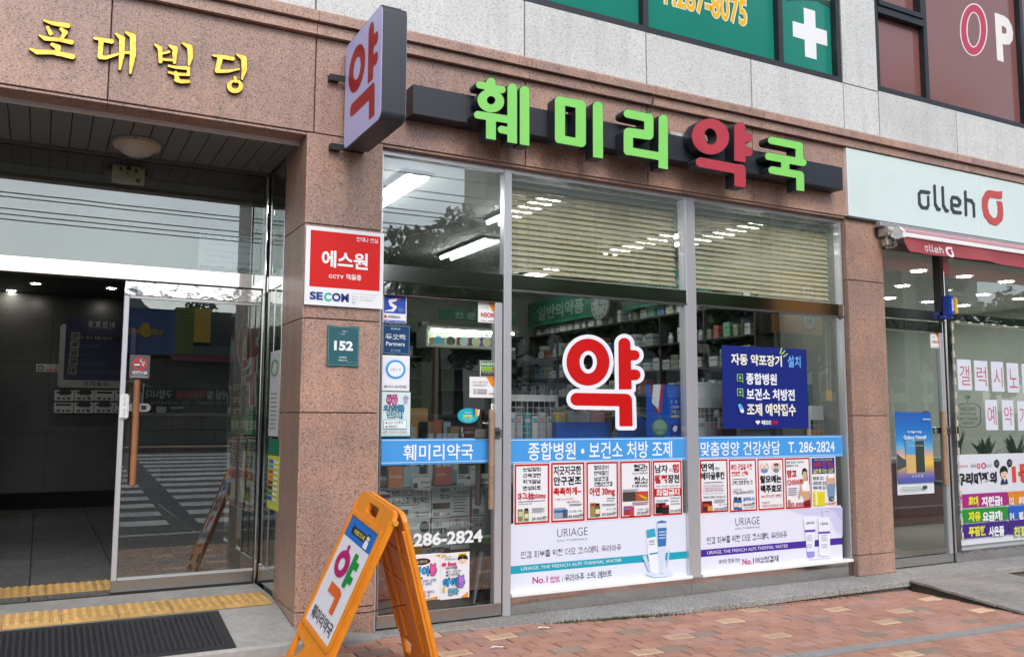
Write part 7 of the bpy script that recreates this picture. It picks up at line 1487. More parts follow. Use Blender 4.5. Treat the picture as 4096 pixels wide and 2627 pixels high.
# hanging green signs and the clock over the right shelving
GS = mat('green_sign', (.012, .085, .055), .5)
XG = 6.33
def gsign(tx, y0, y1, z0, z1, lab):
    s = Sheet('department_sign', lab, 'sign', (XG, y1, z1), (0, y0 - y1, 0), (0, 0, z0 - z1), (-1, 0, 0), GS, thick=.01); s.text(tx, .16, .22, .84, .78, '7d9084', .02); s.rect(.0, .92, 1, .96, '2a8a60'); s.done()
gsign('일반의약품', 3.75, 5.55, 2.86, 3.22, 'green department sign with white lettering left of the wall clock')
gsign('건강기능식품', 1.5, 3.15, 2.86, 3.22, 'green department sign with white lettering right of the wall clock')
c_ = atX(*zW(995, 60), XG); ck = thing('wall_clock', 'round white wall clock between the green signs inside the pharmacy', 'clock')
Mx = Matrix.Rotation(math.radians(-90), 3, 'Y')
mk('case', G().lathe([(.19, 0), (.19, .03), (.17, .04), (.17, .03)], (XG - .0, c_.y, c_.z), 32, M=Mx), mat('clock_rim', (.35, .36, .35), .4), ck); mk('dial', G().lathe([(.17, .031), (0.0005, .0312)], (XG, c_.y, c_.z), 32, M=Mx), mat('clock_dial', (.24, .26, .25), .5), ck)
g = G()
for h in range(12): a_ = h * math.pi / 6; g.obox((XG - .033, c_.y + .14 * math.sin(a_), c_.z + .14 * math.cos(a_)), (.0008, 0, 0), (0, .008 * math.cos(a_), -.008 * math.sin(a_)), (0, .014 * math.sin(a_), .014 * math.cos(a_)))
mk('hour_mark', g, BLACK, ck)
for L_, a_, w_ in ((.08, 4.7, .006), (.12, 5.9, .004)): mk('hand', G().obox((XG - .036, c_.y - L_ / 2 * math.sin(a_) * -1, c_.z + L_ / 2 * math.cos(a_)), (.0008, 0, 0), (0, w_ * math.cos(a_), -w_ * math.sin(a_)), (0, L_ / 2 * math.sin(a_), L_ / 2 * math.cos(a_))), BLACK, ck)
# ---- display racks and window goods
WIRE = mat('white_wire', (.55, .55, .54), .5); CARD = [mat('pack_white', (.55, .56, .57), .5), mat('pack_pale', (.42, .44, .50), .5), mat('pack_teal', (.06, .30, .33), .5), mat('pack_pink', (.55, .16, .22), .5), mat('pack_orange', (.55, .20, .04), .5)]
tb = thing('window_table', 'long low display table behind the shop windows', 'table'); mk('top', G().box(3.15, 6.62, .22, .72, .98, 1.02), mat('table_top', (.22, .21, .19), .5), tb)
for x in (3.2, 4.3, 5.4, 6.5):
    for y in (.26, .66): mk('leg', G().box(x, x + .05, y - .02, y + .03, .1, .98), mat('table_leg', (.12, .12, .12), .5), tb)
def rack(x0, x1, z0, z1, zh, y, lab, cols):
    t = thing('wire_rack', lab, 'rack', 'wire racks in the shop windows')
    mk('header', G().box(x0, x1, y, y + .02, zh, z1), mat('rack_header', (.50, .52, .51), .5), t)
    g = G(); nx_, nz2 = max(3, int((x1 - x0) / .05)), max(3, int((zh - z0) / .05))
    for i in range(nx_ + 1): x = x0 + (x1 - x0) * i / nx_; g.cyl((x, y, z0), (x, y, zh), .0022, 5)
    for j in range(nz2 + 1): z = z0 + (zh - z0) * j / nz2; g.cyl((x0, y - .003, z), (x1, y - .003, z), .0022, 5)
    mk('wire_grid', g, WIRE, t); mk('post', G().box(x1, x1 + .018, y - .008, y + .02, 1.021, z1), WIRE, t); mk('post', G().box(x0 - .018, x0, y - .008, y + .02, 1.021, z1), WIRE, t)
    for i, c in enumerate(cols):
        n_ = len(cols); xa_ = x0 + (x1 - x0) * (i + .12) / n_; xb_ = x0 + (x1 - x0) * (i + .88) / n_
        o = mk('hanging_pack', G().box(xa_, xb_, y + .03, y + .06, z0 - .02, zh - .09 - .03 * (i % 2)), CARD[c]); tag(o, f'slim product pack, {("first", "second", "third", "fourth", "fifth", "sixth")[i]} from the left, hanging behind the {lab.split(" with")[0]}', 'pack', 'packs on wire racks')
        mk('print_band', G().box(xa_ + .006, xb_ - .006, y + .0285, y + .03, zh - .17, zh - .14), CARD[(c + 2) % 4], o); mk('print_band', G().box(xa_ + .01, xb_ - .02, y + .0285, y + .03, z0 + .08, z0 + .14), mat('print_grey', (.2, .2, .22), .5), o)
a, b = at(*zW(15, 1000), .42), at(*zW(512, 1075), .42)
rack(a.x + .01, b.x, 1.06, a.z, b.z, .42, 'white wire rack with slim packs at the left edge of the left window', [0, 1, 2, 0, 1, 0])
a, b = at(*zN(5, 890), .36), at(*zN(285, 1155), .36); rack(a.x, b.x + .25, 1.06, a.z, b.z, .36, 'white wire rack with packs at the left edge of the right window', [0, 1, 0, 2])
a, b = at(*zN(1172, 1135), .36), at(*zN(1365, 1280), .36); rack(a.x, b.x, 1.06, a.z, b.z, .36, 'white wire rack with orange packs at the right edge of the right window', [4, 4, 4])
def goods(x0, y0, x1, y1, z_, Y, d_, m, nm, lab, cat, bev=.003):
    a, b = at(*z_(x0, y0), Y), at(*z_(x1, y1), Y); zb = 1.021
    o = mk(nm, G().box(a.x, b.x, Y, Y + d_, zb, a.z), m, bevel=bev); tag(o, lab, cat); return o, a, b
goods(655, 1178, 875, 1300, zW, .34, .10, mat('goods_white', (.50, .50, .47), .5), 'carton', 'plain white carton on the table below the red syllable', 'box'); goods(882, 1178, 1034, 1300, zW, .34, .10, mat('goods_pink', (.55, .27, .28), .5), 'carton', 'pink carton on the table below the red syllable', 'box')
goods(1040, 1185, 1110, 1300, zW, .36, .10, mat('goods_brown', (.22, .10, .05), .5), 'carton', 'narrow brown carton beside the pink carton', 'box')
o, a, b = goods(525, 1180, 640, 1300, zW, .36, .09, mat('goods_yellow', (.50, .38, .12), .5), 'jar', 'yellow jar with grey lid on the table beside the wire rack', 'jar', .02); mk('lid', G().box(a.x + .012, b.x - .012, .372, .438, a.z, a.z + .035), mat('lid_grey', (.3, .3, .29), .4), o, bevel=.006)
BLUEB = mat('display_blue', (.02, .09, .42), .4); goods(525, 1293, 1092, 1445, zW, .24, .08, BLUEB, 'display_box', 'low bright blue display box in the left window', 'box')
goods(470, 1372, 775, 1440, zN, .26, .08, mat('goods_cream', (.52, .50, .42), .5), 'carton', 'cream carton under the navy board', 'box'); goods(270, 1372, 430, 1440, zN, .24, .06, mat('goods_maroon', (.14, .015, .03), .4), 'carton', 'maroon carton under the navy board', 'box'); goods(1170, 915, 1245, 1110, zN, .50, .08, mat('goods_teal', (.02, .12, .12), .4), 'carton', 'tall dark teal carton right of the navy board', 'box')
a, b = at(*zW(1462, 890), .17), at(*zW(1905, 1440), .17)
s = fsheet('medal_poster', 'blue award poster with a medal on a tricolour ribbon', 'poster', *zW(1468, 892), *zW(1935, 1440), .17, '1250c0'); f_ = plan(s)
s.poly([f_(*zW(*p)) for p in ((1512, 895), (1548, 895), (1612, 1190), (1595, 1215), (1560, 1160), (1525, 1050))], '7a3038'); s.poly([f_(*zW(*p)) for p in ((1548, 895), (1600, 895), (1590, 1150), (1530, 1085))], 'e0e4ee'); s.poly([f_(*zW(*p)) for p in ((1628, 895), (1664, 895), (1625, 1195), (1595, 1180))], 'a83a48'); s.poly([f_(*zW(*p)) for p in ((1600, 895), (1628, 895), (1596, 1170), (1588, 1150))], 'e0e4ee')
s.ell(*f_(*zW(1614, 1350)), .19, .175, '4a7a6c'); s.ell(*f_(*zW(1614, 1345)), .15, .14, '86a89a'); s.ell(*f_(*zW(1612, 1238)), .03, .028, '5a7a70', hole=.5)
ptext(s, zW, '대상 수상', 1555, 1365, 1672, 1398, '3c5c50', .02); ptext(s, zW, '2  0  1 0', 1725, 1062, 1885, 1094, 'c8d4ee'); ptext(s, zW, '소비자가 지', 1728, 1116, 1885, 1150, 'e4eaf6', .01); ptext(s, zW, '가장 신뢰', 1728, 1166, 1866, 1200, 'e0dc50', .02); ptext(s, zW, '브랜드 대', 1728, 1218, 1880, 1252, 'e0dc50', .02); s.rect(.55, .76, 1, 1, '123a90'); s.poly([(.58, .86), (.64, .79), (.70, .82), (.68, .90), (.62, .92)], 'd8e0f0'); s.done()
a, b = at(*zW(1110, 1000), .55), at(*zW(1480, 1445), .55)
arc = [(a.x, 1.021)] + [(a.x + (b.x - a.x) * q, 1.25 + .30 * math.sin(math.pi * (.25 + .5 * q))) for q in np.linspace(0, 1, 12)] + [(b.x, 1.021)]
o = mk('blue_standee', G().prism([arc], lambda x, z: (x, .46, z), (0, .012, 0)), BLUEB); tag(o, 'round-topped blue cardboard standee behind the red syllable', 'display')
s = Sheet('opening_notice', 'dark dispensary plate with pale letters behind the wire rack', 'sign', at(*zW(108, 880), 1.6), (at(*zW(405, 880), 1.6) - at(*zW(108, 880), 1.6)), (0, 0, -.16), (0, -1, 0), mat('plate_dark', (.02, .02, .025), .5), thick=.01); s.text('조 제 실', .1, .15, .95, .85, '9aa0a8', .02); s.done()
# two pale bags and notes pinned up in the right window
for (x0, y0, x1, y1), lab, c in (((475, 245, 645, 440), 'pale printed bag hanging on the left behind the right window', (.20, .22, .22)), ((650, 230, 818, 440), 'pale printed bag hanging on the right behind the right window', (.22, .24, .24)), ((905, 385, 1048, 525), 'pale note with drawn fish behind the right window', (.24, .25, .22)), ((32, 500, 148, 595), 'small pale note at the left behind the right window', (.22, .24, .23))):
    a, b = at(*zN(x0, y0), 1.1), at(*zN(x1, y1), 1.1); o = mk('hanging_print', G().box(a.x, b.x, 1.1, 1.104, b.z, a.z), mat(f'note_{x0}', c, .6)); tag(o, lab, 'print'); cx_, cz_ = (a.x + b.x) / 2, (a.z + b.z) / 2
    mk('print_ring', G().prism(outline([('e', cx_, cz_, .09 if x1 - x0 > 150 else .03, .11 if x1 - x0 > 150 else .03, 0)], [('e', cx_, cz_, .08 if x1 - x0 > 150 else .025, .10 if x1 - x0 > 150 else .025, 0)], step=.006), lambda x, z: (x, 1.0985, z), (0, 0, 0)), mat('print_dim', (.06, .07, .07), .6), o)
# ---- counter with price posters just inside the door
CY = 1.0
ct = thing('service_counter', 'dark red counter covered with price posters inside the pharmacy door', 'counter'); mk('body', G().box(2.36, 4.2, CY, CY + .5, STEPZ, 1.0), mat('counter_red', (.26, .03, .03), .5), ct); mk('top', G().box(2.34, 4.22, CY - .03, CY + .53, 1.0, 1.03), mat('counter_top', (.20, .19, .17), .4), ct)
def cposter(x0, y0, x1, y1, lab, items, col='f2f3f2'):
    s = fsheet('counter_poster', lab, 'poster', *zH(x0, y0), *zH(x1, y1), CY - .004, col, group='posters on the counter front')
    for it in items: s.text(it[1], *it[2:6], it[6], it[7]) if it[0] == 't' else s.rect(*it[1:5], it[5]) if it[0] == 'r' else s.ell(*it[1:5], it[5])
    s.done()
cposter(132, 385, 492, 640, 'wide dry eye poster at the upper left of the counter', [t_ for t_ in [('t', '뻑뻑시리고따가운 눈', .05, .07, .93, .24, 'a82020', .03), ('t', '안구건조 개선확인', .04, .30, .95, .49, '1c1c20', .03), ('t', '+1등급 루테인20mg', .52, .58, .95, .66, 'a82020', .02), ('r', .05, .53, .7, .56, '6a3a3a'), ('t', '1개월 25000원', .58, .76, .95, .84, '1c1c20', .02), ('t', '2개월 45000원', .58, .87, .95, .95, '1c1c20', .02), ('r', .08, .74, .38, .94, '5a6068'), ('r', .20, .68, .44, .86, '788088')]])
cposter(502, 365, 666, 630, 'small vessel cleaning poster on the counter', [('t', '혈관!', .45, .05, .95, .17, '1c1c20', .04), ('t', '청소!', .42, .24, .95, .40, '1c1c20', .04), ('r', .03, .53, .95, .72, '5a4038'), ('r', .45, .55, .93, .70, '8a5a40'), ('t', '50,000원', .5, .88, .93, .95, '1c1c20', .02), ('r', .05, .83, .4, .95, '8a4a48')])
cposter(670, 355, 832, 615, 'blood circulation poster with a list on the counter', [('t', '혈액순환이', .12, .04, .9, .15, '1c1c20', .03), ('t', '잘 안되면?', .3, .18, .9, .27, '1c1c20', .03)] + [('r', .1, .36 + i * .095, .86 - .08 * (i % 3), .385 + i * .095, '4a4a50') for i in range(6)])
cposter(855, 345, 1012, 605, 'absorption poster behind the wooden handle on the counter', [('t', '흡수', .04, .04, .38, .16, '1c1c20', .03), ('t', '100%', .04, .32, .45, .44, 'a82020', .02), ('t', '코', .2, .5, .45, .62, '1c1c20', .03), ('r', .03, .8, .38, .97, '6a7078'), ('t', '38,000원', .48, .88, .97, .96, 'a82020', .02)])
cposter(1016, 340, 1120, 600, 'narrow poster at the right end of the upper counter row', [('t', '마그', .05, .04, .6, .12, '1c1c20', .03)] + [('r', .05, .2 + i * .1, .8, .23 + i * .1, '4a4a50') for i in range(4)])
cposter(205, 655, 482, 850, 'poster with a big eye on the lower counter', [('t', '침침\n흐릿\n눈곤', .05, .05, .3, .9, '1c1c20', .03), ('e', .82, .35, .16, .24, '3a4a4c'), ('e', .82, .35, .08, .12, '0c1012'), ('r', .35, .25, .6, .28, '6a6a6e')])
cposter(500, 645, 655, 900, 'vegetable omega poster at the lower middle of the counter', [('t', '식물성', .05, .12, .55, .26, '1c1c20', .03), ('t', '오메가3', .04, .32, .95, .52, '1c1c20', .04), ('r', .1, .62, .9, .64, '5a5a5e'), ('r', .1, .7, .8, .72, '5a5a5e')])
cposter(665, 635, 832, 905, 'omega benefit list poster on the lower counter', [('t', '식물성', .08, .03, .5, .14, 'a82020', .03), ('t', '오메가3. 효능', .06, .17, .94, .30, '1c1c20', .03)] + [('r', .1, .38 + i * .09, .8 - .1 * (i % 2), .40 + i * .09, '4a4a50') for i in range(6)])
cposter(850, 625, 1012, 890, 'beer yeast poster on the lower counter', [('t', '자연이 선물한\n완벽한 영양식품', .04, .04, .94, .2, '1c1c20', .02), ('t', '맥주효모', .03, .22, .78, .36, 'a82020', .04)] + [('r', .05, .42 + i * .06, .9, .44 + i * .06, '4a4a50') for i in range(4)])
cposter(415, 905, 606, 1010, 'raspberry wine label poster at the bottom of the counter', [('t', '복분자', .2, .1, .85, .5, '2a2a2e', .0)], 'a8aaa4'); cposter(270, 890, 412, 1010, 'yellow poster at the bottom of the counter', [('r', .1, .6, .3, .9, 'a83020')], 'c08a18')
def cbox(x0, y0, x1, y1, Y, d_, c, lab, tx=None, tc='e8e0d8', bot=1.031, zz_=zH):
    a, b = at(*zz_(x0, y0), Y), at(*zz_(x1, y1), Y); s = Sheet('carton', lab, 'box', (a.x, Y, a.z), (b.x - a.x, 0, 0), (0, 0, (bot if bot is not None else b.z) - a.z), (0, -1, 0), mat('cb_' + lab[:24], c, .5), thick=.001)
    if tx: s.text(*tx)
    o = s.done(); q = mk('carton_body', G().box(a.x, b.x, Y + .0012, Y + d_, (bot if bot is not None else b.z), a.z), mat('cb_' + lab[:24]), o); return o
# boxes standing on a low ledge in front of the counter top and on it
lg = thing('counter_ledge', 'narrow glass ledge along the counter front', 'ledge'); mk('board', G().box(2.36, 4.0, CY - .13, CY - .035, .972, .98), mat('ledge_grey', (.20, .22, .21), .3), lg)
for x0, y0, x1, y1, c, lab, tx in ((120, 190, 242, 370, (.55, .18, .08), 'orange and white protein carton on the counter ledge', ('VH PROTEIN', .05, .42, .9, .55, 'e4e0da', .02)), (250, 190, 388, 360, (.28, .36, .42), 'blue-grey carton with faces on the counter ledge', None), (530, 192, 670, 345, (.36, .07, .05), 'dark red carton on the counter ledge', ('코엔자임비타', .05, .35, .7, .5, 'd8b8a8', .02)), (675, 215, 722, 330, (.10, .20, .22), 'small teal carton on the counter ledge', None), (845, 185, 915, 340, (.40, .42, .38), 'pale leaflet carton on the counter ledge', ('맥주효모', .1, .1, .9, .25, '3a3a3c', .02))):
    cbox(x0, y0, x1, y1, CY - .10, .05, c, lab, tx, bot=None)
for x0, y0, x1, y1, lab, items in ((330, 255, 492, 380, 'small calcium price card hanging from the ledge', [('t', '관절과 뼈가 튼튼하려면?', .05, .08, .93, .22, '2a2a2e', .01), ('t', '칼맥에너지', .42, .48, .97, .64, '2a4a3a', .03), ('t', '80,000원', .58, .82, .97, .96, '1c1c20', .02), ('r', .04, .6, .28, .94, '3a4a58')]), (722, 258, 842, 352, 'small circulation price card hanging from the ledge', [('r', .06, .1, .6, .2, '4a4a50'), ('r', .06, .3, .7, .38, '4a4a50'), ('t', '혈액순환', .05, .78, .5, .94, '1c1c20', .03), ('r', .7, .15, .95, .45, '3a4440')])):
    s = fsheet('price_card', lab, 'card', *zH(x0, y0), *zH(x1, y1), CY - .135, 'c4c6c4')
    for it in items: s.text(it[1], *it[2:6], it[6], it[7]) if it[0] == 't' else s.rect(*it[1:5], it[5])
    s.done()
# goods on the counter seen above the blue band
cz = 1.031
for x0, y0, x1, c, lab, tx in ((410, 1270, 560, (.20, .13, .06), 'brown carton marked D on the counter', ('D', .2, .45, .45, .8, 'd8d0c0', .02)), (630, 1270, 715, (.24, .34, .42), 'pale blue carton on the counter', None), (560, 1250, 645, (.34, .10, .04), 'small orange-red carton on the counter', None), (340, 1140, 498, (.33, .17, .05), 'tan vitamin carton on the counter', None), (720, 1315, 800, (.26, .17, .09), 'light brown carton on the counter', None), (340, 1320, 385, (.36, .36, .32), 'small white drawing card on the counter', None)):
    cbox(x0, y0, x1, 1420, 1.18 if y0 < 1300 else 1.10, .08, c, lab, tx, bot=cz, zz_=zD)
for i, x0 in enumerate((508, 585, 640, 690, 745)): cbox(x0, 1382, x0 + 42, 1420, 1.03, .04, (.42, .45, .47), f'tiny white carton, {("first", "second", "third", "fourth", "fifth")[i]} from the left along the counter edge', ('약', .3, .3, .7, .7, '4a5a6a', 0.), bot=cz, zz_=zD)
s = fsheet('lung_board', 'dark red shaped card about swelling on the counter', 'card', *zD(812, 1312), *zD(985, 1420), 1.06, '6a3024'); s.text('부종(붓기) 치료', .22, .4, .96, .68, 'd8c8b8', .02); s.rect(.3, .15, .8, .25, '9a6a58'); s.ell(.06, .3, .07, .25, 'c8ccc8'); s.ell(.1, .75, .08, .2, 'c8ccc8'); s.done()
# lit shelf above the dispensing cabinet
a, b = at(*zD(485, 380), 2.5), at(*zD(1330, 570), 2.5); lsf = thing('lit_shelf', 'white lit shelf box above the dispensing cabinet seen through the door', 'shelf')
mk('back', G().box(a.x, b.x, 2.74, 2.76, b.z - .02, a.z), mat('lit_shelf_white', (.60, .63, .56), .6), lsf); mk('board', G().box(a.x, b.x, 2.5, 2.74, b.z - .03, b.z), mat('lit_shelf_white'), lsf); mk('side', G().box(a.x, a.x + .02, 2.5, 2.74, b.z, a.z), mat('lit_shelf_white'), lsf); mk('canopy', G().box(a.x + .02, b.x, 2.52, 2.74, a.z, a.z + .03), mat('lit_shelf_white'), lsf)
mk('tube', G().cyl((a.x + .08, 2.54, a.z - .012), (b.x, 2.54, a.z - .012), .012, 8), TUBE, lsf)
for i, (x0, x1, c) in enumerate(((548, 655, (.30, .20, .05)), (660, 775, (.40, .44, .36)), (782, 905, (.16, .04, .05)), (910, 1008, (.06, .06, .25)), (1010, 1108, (.07, .07, .28)), (1112, 1200, (.34, .24, .06)))):
    p0, p1 = at(*zD(x0, 470), 2.55), at(*zD(x1, 470), 2.55); o = mk('carton', G().box(p0.x, p1.x, 2.55, 2.65, b.z + .001, p0.z), mat(f'lit_carton_{i}', c, .45), bevel=.002); tag(o, f'{("golden", "white brain-print", "maroon", "dark blue", "second dark blue", "ochre")[i]} carton on the lit shelf', 'box')
    mk('print_band', G().prism(outline([('e', (p0.x + p1.x) / 2, (b.z + p0.z) / 2, .05, .05, 0)], step=.01), lambda x, z: (x, 2.5485, z), (0, 0, 0)), mat(f'lit_print_{i}', tuple(min(.6, .5 - v) if v < .3 else .05 for v in c), .5), o)
dc = thing('dispensing_cabinet', 'dark dispensing cabinet below the lit shelf seen through the door', 'cabinet'); mk('carcass', G().box(a.x + .12, b.x, 2.72, 2.8, STEPZ, b.z - .031), SHB, dc); mk('side', G().box(a.x + .08, a.x + .12, 2.45, 2.8, STEPZ, b.z - .031), mat('cabinet_tan', (.16, .13, .09), .5), dc)
for k in range(5): mk('shelf', G().box(a.x + .12, b.x, 2.5, 2.72, 1.15 + .22 * k, 1.165 + .22 * k), SHD, dc)
s = fsheet('department_sign', 'green prescription sign above the lit shelf seen through the door', 'sign', *zD(600, 195), *zD(1330, 345), 2.6, GS, thick=.01); s.text('전 문 의 약 품', .2, .22, .95, .8, '98a89c', .02); s.done()
# stool
p = at(*zH(960, 790), .62); stl = thing('stool', 'round stool with green seat and grey legs behind the pharmacy door', 'stool'); zt_ = p.z
mk('seat', G().lathe([(.0005, zt_), (.15, zt_), (.165, zt_ - .02), (.165, zt_ - .05), (.15, zt_ - .06), (0.0005, zt_ - .06)], (p.x + .05, .66, 0), 28), mat('stool_green', (.10, .16, .03), .5), stl, smooth=True)
mk('skirt', G().lathe([(.15, zt_ - .061), (.14, zt_ - .11), (0.0005, zt_ - .11)], (p.x + .05, .66, 0), 24), BLACK, stl)
for dx, dy in ((-.12, -.1), (.12, -.1), (.12, .1), (-.12, .1)): mk('leg', G().cyl((p.x + .05 + dx * .6, .66 + dy * .6, zt_ - .11), (p.x + .05 + dx * 1.5, .66 + dy * 1.3, STEPZ), .028, 12, .022), mat('stool_leg', (.22, .26, .27), .35, .6), stl, smooth=True)
# ================================================================== the other side of the street (seen in the glass and steel)
PAINT = mat('road_paint', (.46, .46, .445), .85, var=.4, bscale=7)
zc_ = thing('zebra_crossing', 'white zebra crossing bars on the road, mirrored in the entrance door', 'road marking')
for i in range(13):
    y = -5.55 - i * .86
    if y < -16.6: break
    for x0, x1 in ((-2.4, 1.72), (2.12, 5.6)):
        g = G(); ya_, yb_ = y, y - .43; g.add([(x0, ya_, roadz(ya_) + .004), (x1, ya_, roadz(ya_) + .004), (x1, yb_, roadz(yb_) + .004), (x0, yb_, roadz(yb_) + .004)], [(0, 3, 2, 1)]); mk('bar', g, PAINT, zc_)
g = G(); FY0, FY1 = RY1, -19.2
struct('far_pavement', G().box(-60, 60, FY1, FY0 + .0, RZ1 - .3, RZ1 + .12), mat('far_paving', (.20, .15, .13), .85, var=.2, bscale=5))
tag(mk('tactile_strip', G().box(-1.5, 5.5, FY0 - .75, FY0 - .4, RZ1 + .121, RZ1 + .126), mat('tactile_yellow')), 'yellow tactile strip on the far pavement', 'tactile strip')
rw = thing('retaining_wall', 'low grey block retaining wall across the road', 'wall'); BLK = mat('wall_block', (.17, .165, .155), .9, var=.25, bump=.3, bscale=6)
mk('wall_core', G().box(-14, 22, -19.7, -19.3, RZ1, 1.56), JOINT, rw)
for c_ in range(2):
    for i in range(44):
        x0 = -14 + i * .81 + (c_ % 2) * .4; z0 = RZ1 + .12 + c_ * .42; mk('block', G().box(x0 + .01, x0 + .80, -19.3, -19.26 + random.uniform(-.02, .01), z0 + .01, z0 + .41), BLK, rw, bevel=.012)
mk('coping', G().box(-14, 22.4, -19.75, -19.2, 1.561, 1.66), mat('coping_concrete', (.26, .255, .24), .85, var=.15, bscale=5), rw)
struct('upper_lot', G().box(-80, 90, -64, -19.71, .4, 1.55), mat('lot_asphalt', (.075, .075, .075), .9, var=.2, bscale=5))
# parked car on the upper lot
def car(x0, y, z, L_, col, lab):
    t = thing('parked_car', lab, 'car'); k = L_ / 4.5; body = mat('car_paint_' + col, hx(col), .25, .4, coat=.6)
    side = [(0, .35), (.05, .62), (.25, .78), (.95, .86), (1.0, .88), (1.55, 1.36), (2.0, 1.45), (2.75, 1.43), (3.35, 1.16), (3.75, .95), (4.35, .88), (4.5, .70), (4.5, .35), (4.05, .28), (3.95, .55), (3.65, .66), (3.35, .55), (3.25, .26), (1.2, .26), (1.1, .55), (.8, .66), (.5, .55), (.4, .28)]
    mk('body', G().prism([side], lambda a, b: (x0 + a * k, y, z + b * k), (0, -1.7, 0)), body, t, bevel=.05, seg=2)
    win = [(1.15, .93), (1.62, 1.33), (2.02, 1.39), (2.72, 1.37), (3.25, 1.14), (3.42, .97)]
    for yy in (y + .004, y - 1.708): mk('side_window', G().prism([win], lambda a, b: (x0 + a * k, yy, z + b * k), (0, .004, 0)), mat('car_glass', (.02, .024, .026), .06), t)
    for a_ in (.8, 3.65):
        for yy in (y - .14, y - 1.66):
            w_ = mk('wheel', G().cyl((x0 + a_ * k, yy, z + .31), (x0 + a_ * k, yy + .2, z + .31), .31, 20), mat('tyre', (.02, .02, .02), .8), t, bevel=.02); mk('rim', G().cyl((x0 + a_ * k, yy - .004, z + .31), (x0 + a_ * k, yy + .205, z + .31), .2, 16), ALU, w_)
    for yy in (y - .1, y - 1.45): mk('headlight', G().box(x0 - .01, x0 + .12, yy - .25, yy, z + .60, z + .74), mat('lamp_clear', (.6, .6, .6), .1), t)
    return t
car(.6, -29.4, 1.55, 4.5, 'b4b8bc', 'silver saloon car parked above the wall, mirrored in the entrance door')
# supermarket with blue, green and yellow cladding
YB = -42.0
def mb(x, y): p = mirr(*c2(x, y), YB, EY); return p
q = [mb(870, 880), mb(1210, 580), mb(1335, 560), mb(1445, 560), mb(1340, 800), mb(1560, 560)]
xq0, xq1, xq2, xq3, xq4 = -6., q[1].x, q[2].x, q[3].x, q[5].x; zb_, zt_ = q[0].z, q[1].z
sm = thing('supermarket', 'blue, green and yellow clad supermarket across the street, mirrored in the entrance door', 'building')
def clad(x0, x1, z0, z1, c, nm): return mk(nm, G().box(x0, x1, YB - 8, YB, z0, z1), mat('clad_' + nm, c, .6, var=.08, bscale=1.5), sm)
clad(xq0, xq1, zb_, zt_, (.06, .115, .30), 'blue_wall'); gw_ = clad(xq1, xq2, zb_, zt_ + .15, (.24, .29, .035), 'green_wall'); clad(xq2, xq3, q[4].z, zt_ + .15, (.74, .42, .02), 'yellow_panel'); clad(xq3, xq4 + 4, q[4].z - .2, zt_, (.03, .035, .045), 'dark_fascia'); clad(xq2, xq4 + 4, zb_ - .2, q[4].z - .21, (.10, .12, .11), 'glass_front')
for i in range(14): mk('louvre', G().box(xq1 + .02, xq2 - .02, YB, YB + .06, zb_ + .1 + i * (zt_ - zb_) / 14, zb_ + .1 + i * (zt_ - zb_) / 14 + .06), mat('louvre_green', (.11, .15, .02), .5), gw_)
mk('shop_floor', G().box(xq0, xq4 + 4, YB - 7.5, YB - .3, 1.56, zb_ - .21), mat('shop_dark', (.03, .03, .03), .3), sm)
mk('awning', G().add([(xq2 - 1.2, YB, zb_ + .1), (xq4 + 3, YB, zb_ + .1), (xq4 + 3, YB + 1.2, zb_ - .35), (xq2 - 1.2, YB + 1.2, zb_ - .35)], [(0, 1, 2, 3)]), mat('awning_maroon', (.20, .03, .04), .7), sm)
ro = mk('gable_roof', G().prism([[(xq0, zt_), (mb(1030, 600).x, zt_), (mb(1030, 600).x - .3, zt_ + .2), (mb(915, 510).x, mb(915, 515).z + .6), (xq0, mb(900, 520).z + .8)]], lambda x, z: (x, YB - .1, z), (0, -7, 0)), mat('roof_grey', (.35, .38, .36), .5), sm)
gl = G(); e0, e1 = mb(1032, 735), mb(905, 790); hgt = .75
pz = mb(1000, 765).z
ztext(gl, 'e', mb(1032, 735).x - .55, mb(1032, 735).x, pz - .05, pz + .75, YB + .05, P('f0b818'), .05)
mk('lettering', gl, None, sm); gl = G()
# the name reads left to right when looked at directly
xn1 = mb(1040, 740).x; xn0 = xn1 - 3.4
ztext(gl, 'mart', xn0 + .62, xn0 + 2.1, pz, pz + .8, YB + .06, P('e8eaf0'), .05); ztext(gl, 'everyday', xn0 + 2.15, xn1 + .6, pz, pz + .5, YB + .06, P('e0a830'), .03); 
mk('lettering', gl, None, sm)
# recruiting banner on the far pavement
YN = -20.4; a, b = mirr(*c2(985, 1108), YN, EY), mirr(*c2(1575, 1245), YN, EY)
s = Sheet('recruiting_banner', 'dark banner with white and red lettering, mirrored in the entrance door', 'banner', (b.x, YN, a.z), (a.x - b.x, 0, 0), (0, 0, b.z - a.z), (0, 1, 0), '1e2224', thick=.01)
s.text('서빙 및', .02, .12, .28, .58, 'c8c4c0', .02); s.text('아르바이트', .30, .12, .64, .58, 'b84a40', .04); s.text('구합니다', .68, .12, .98, .58, 'c8c4c0', .02); s.text('즐거운 마약생고기    문의 : 010-8708-9120', .03, .70, .92, .90, 'b0b0ac', .01); o = s.done()
for xx in (a.x, b.x): mk('pole', G().cyl((xx, YN - .05, 1.56), (xx, YN - .05, a.z + .1), .03, 8), STEELD, o)
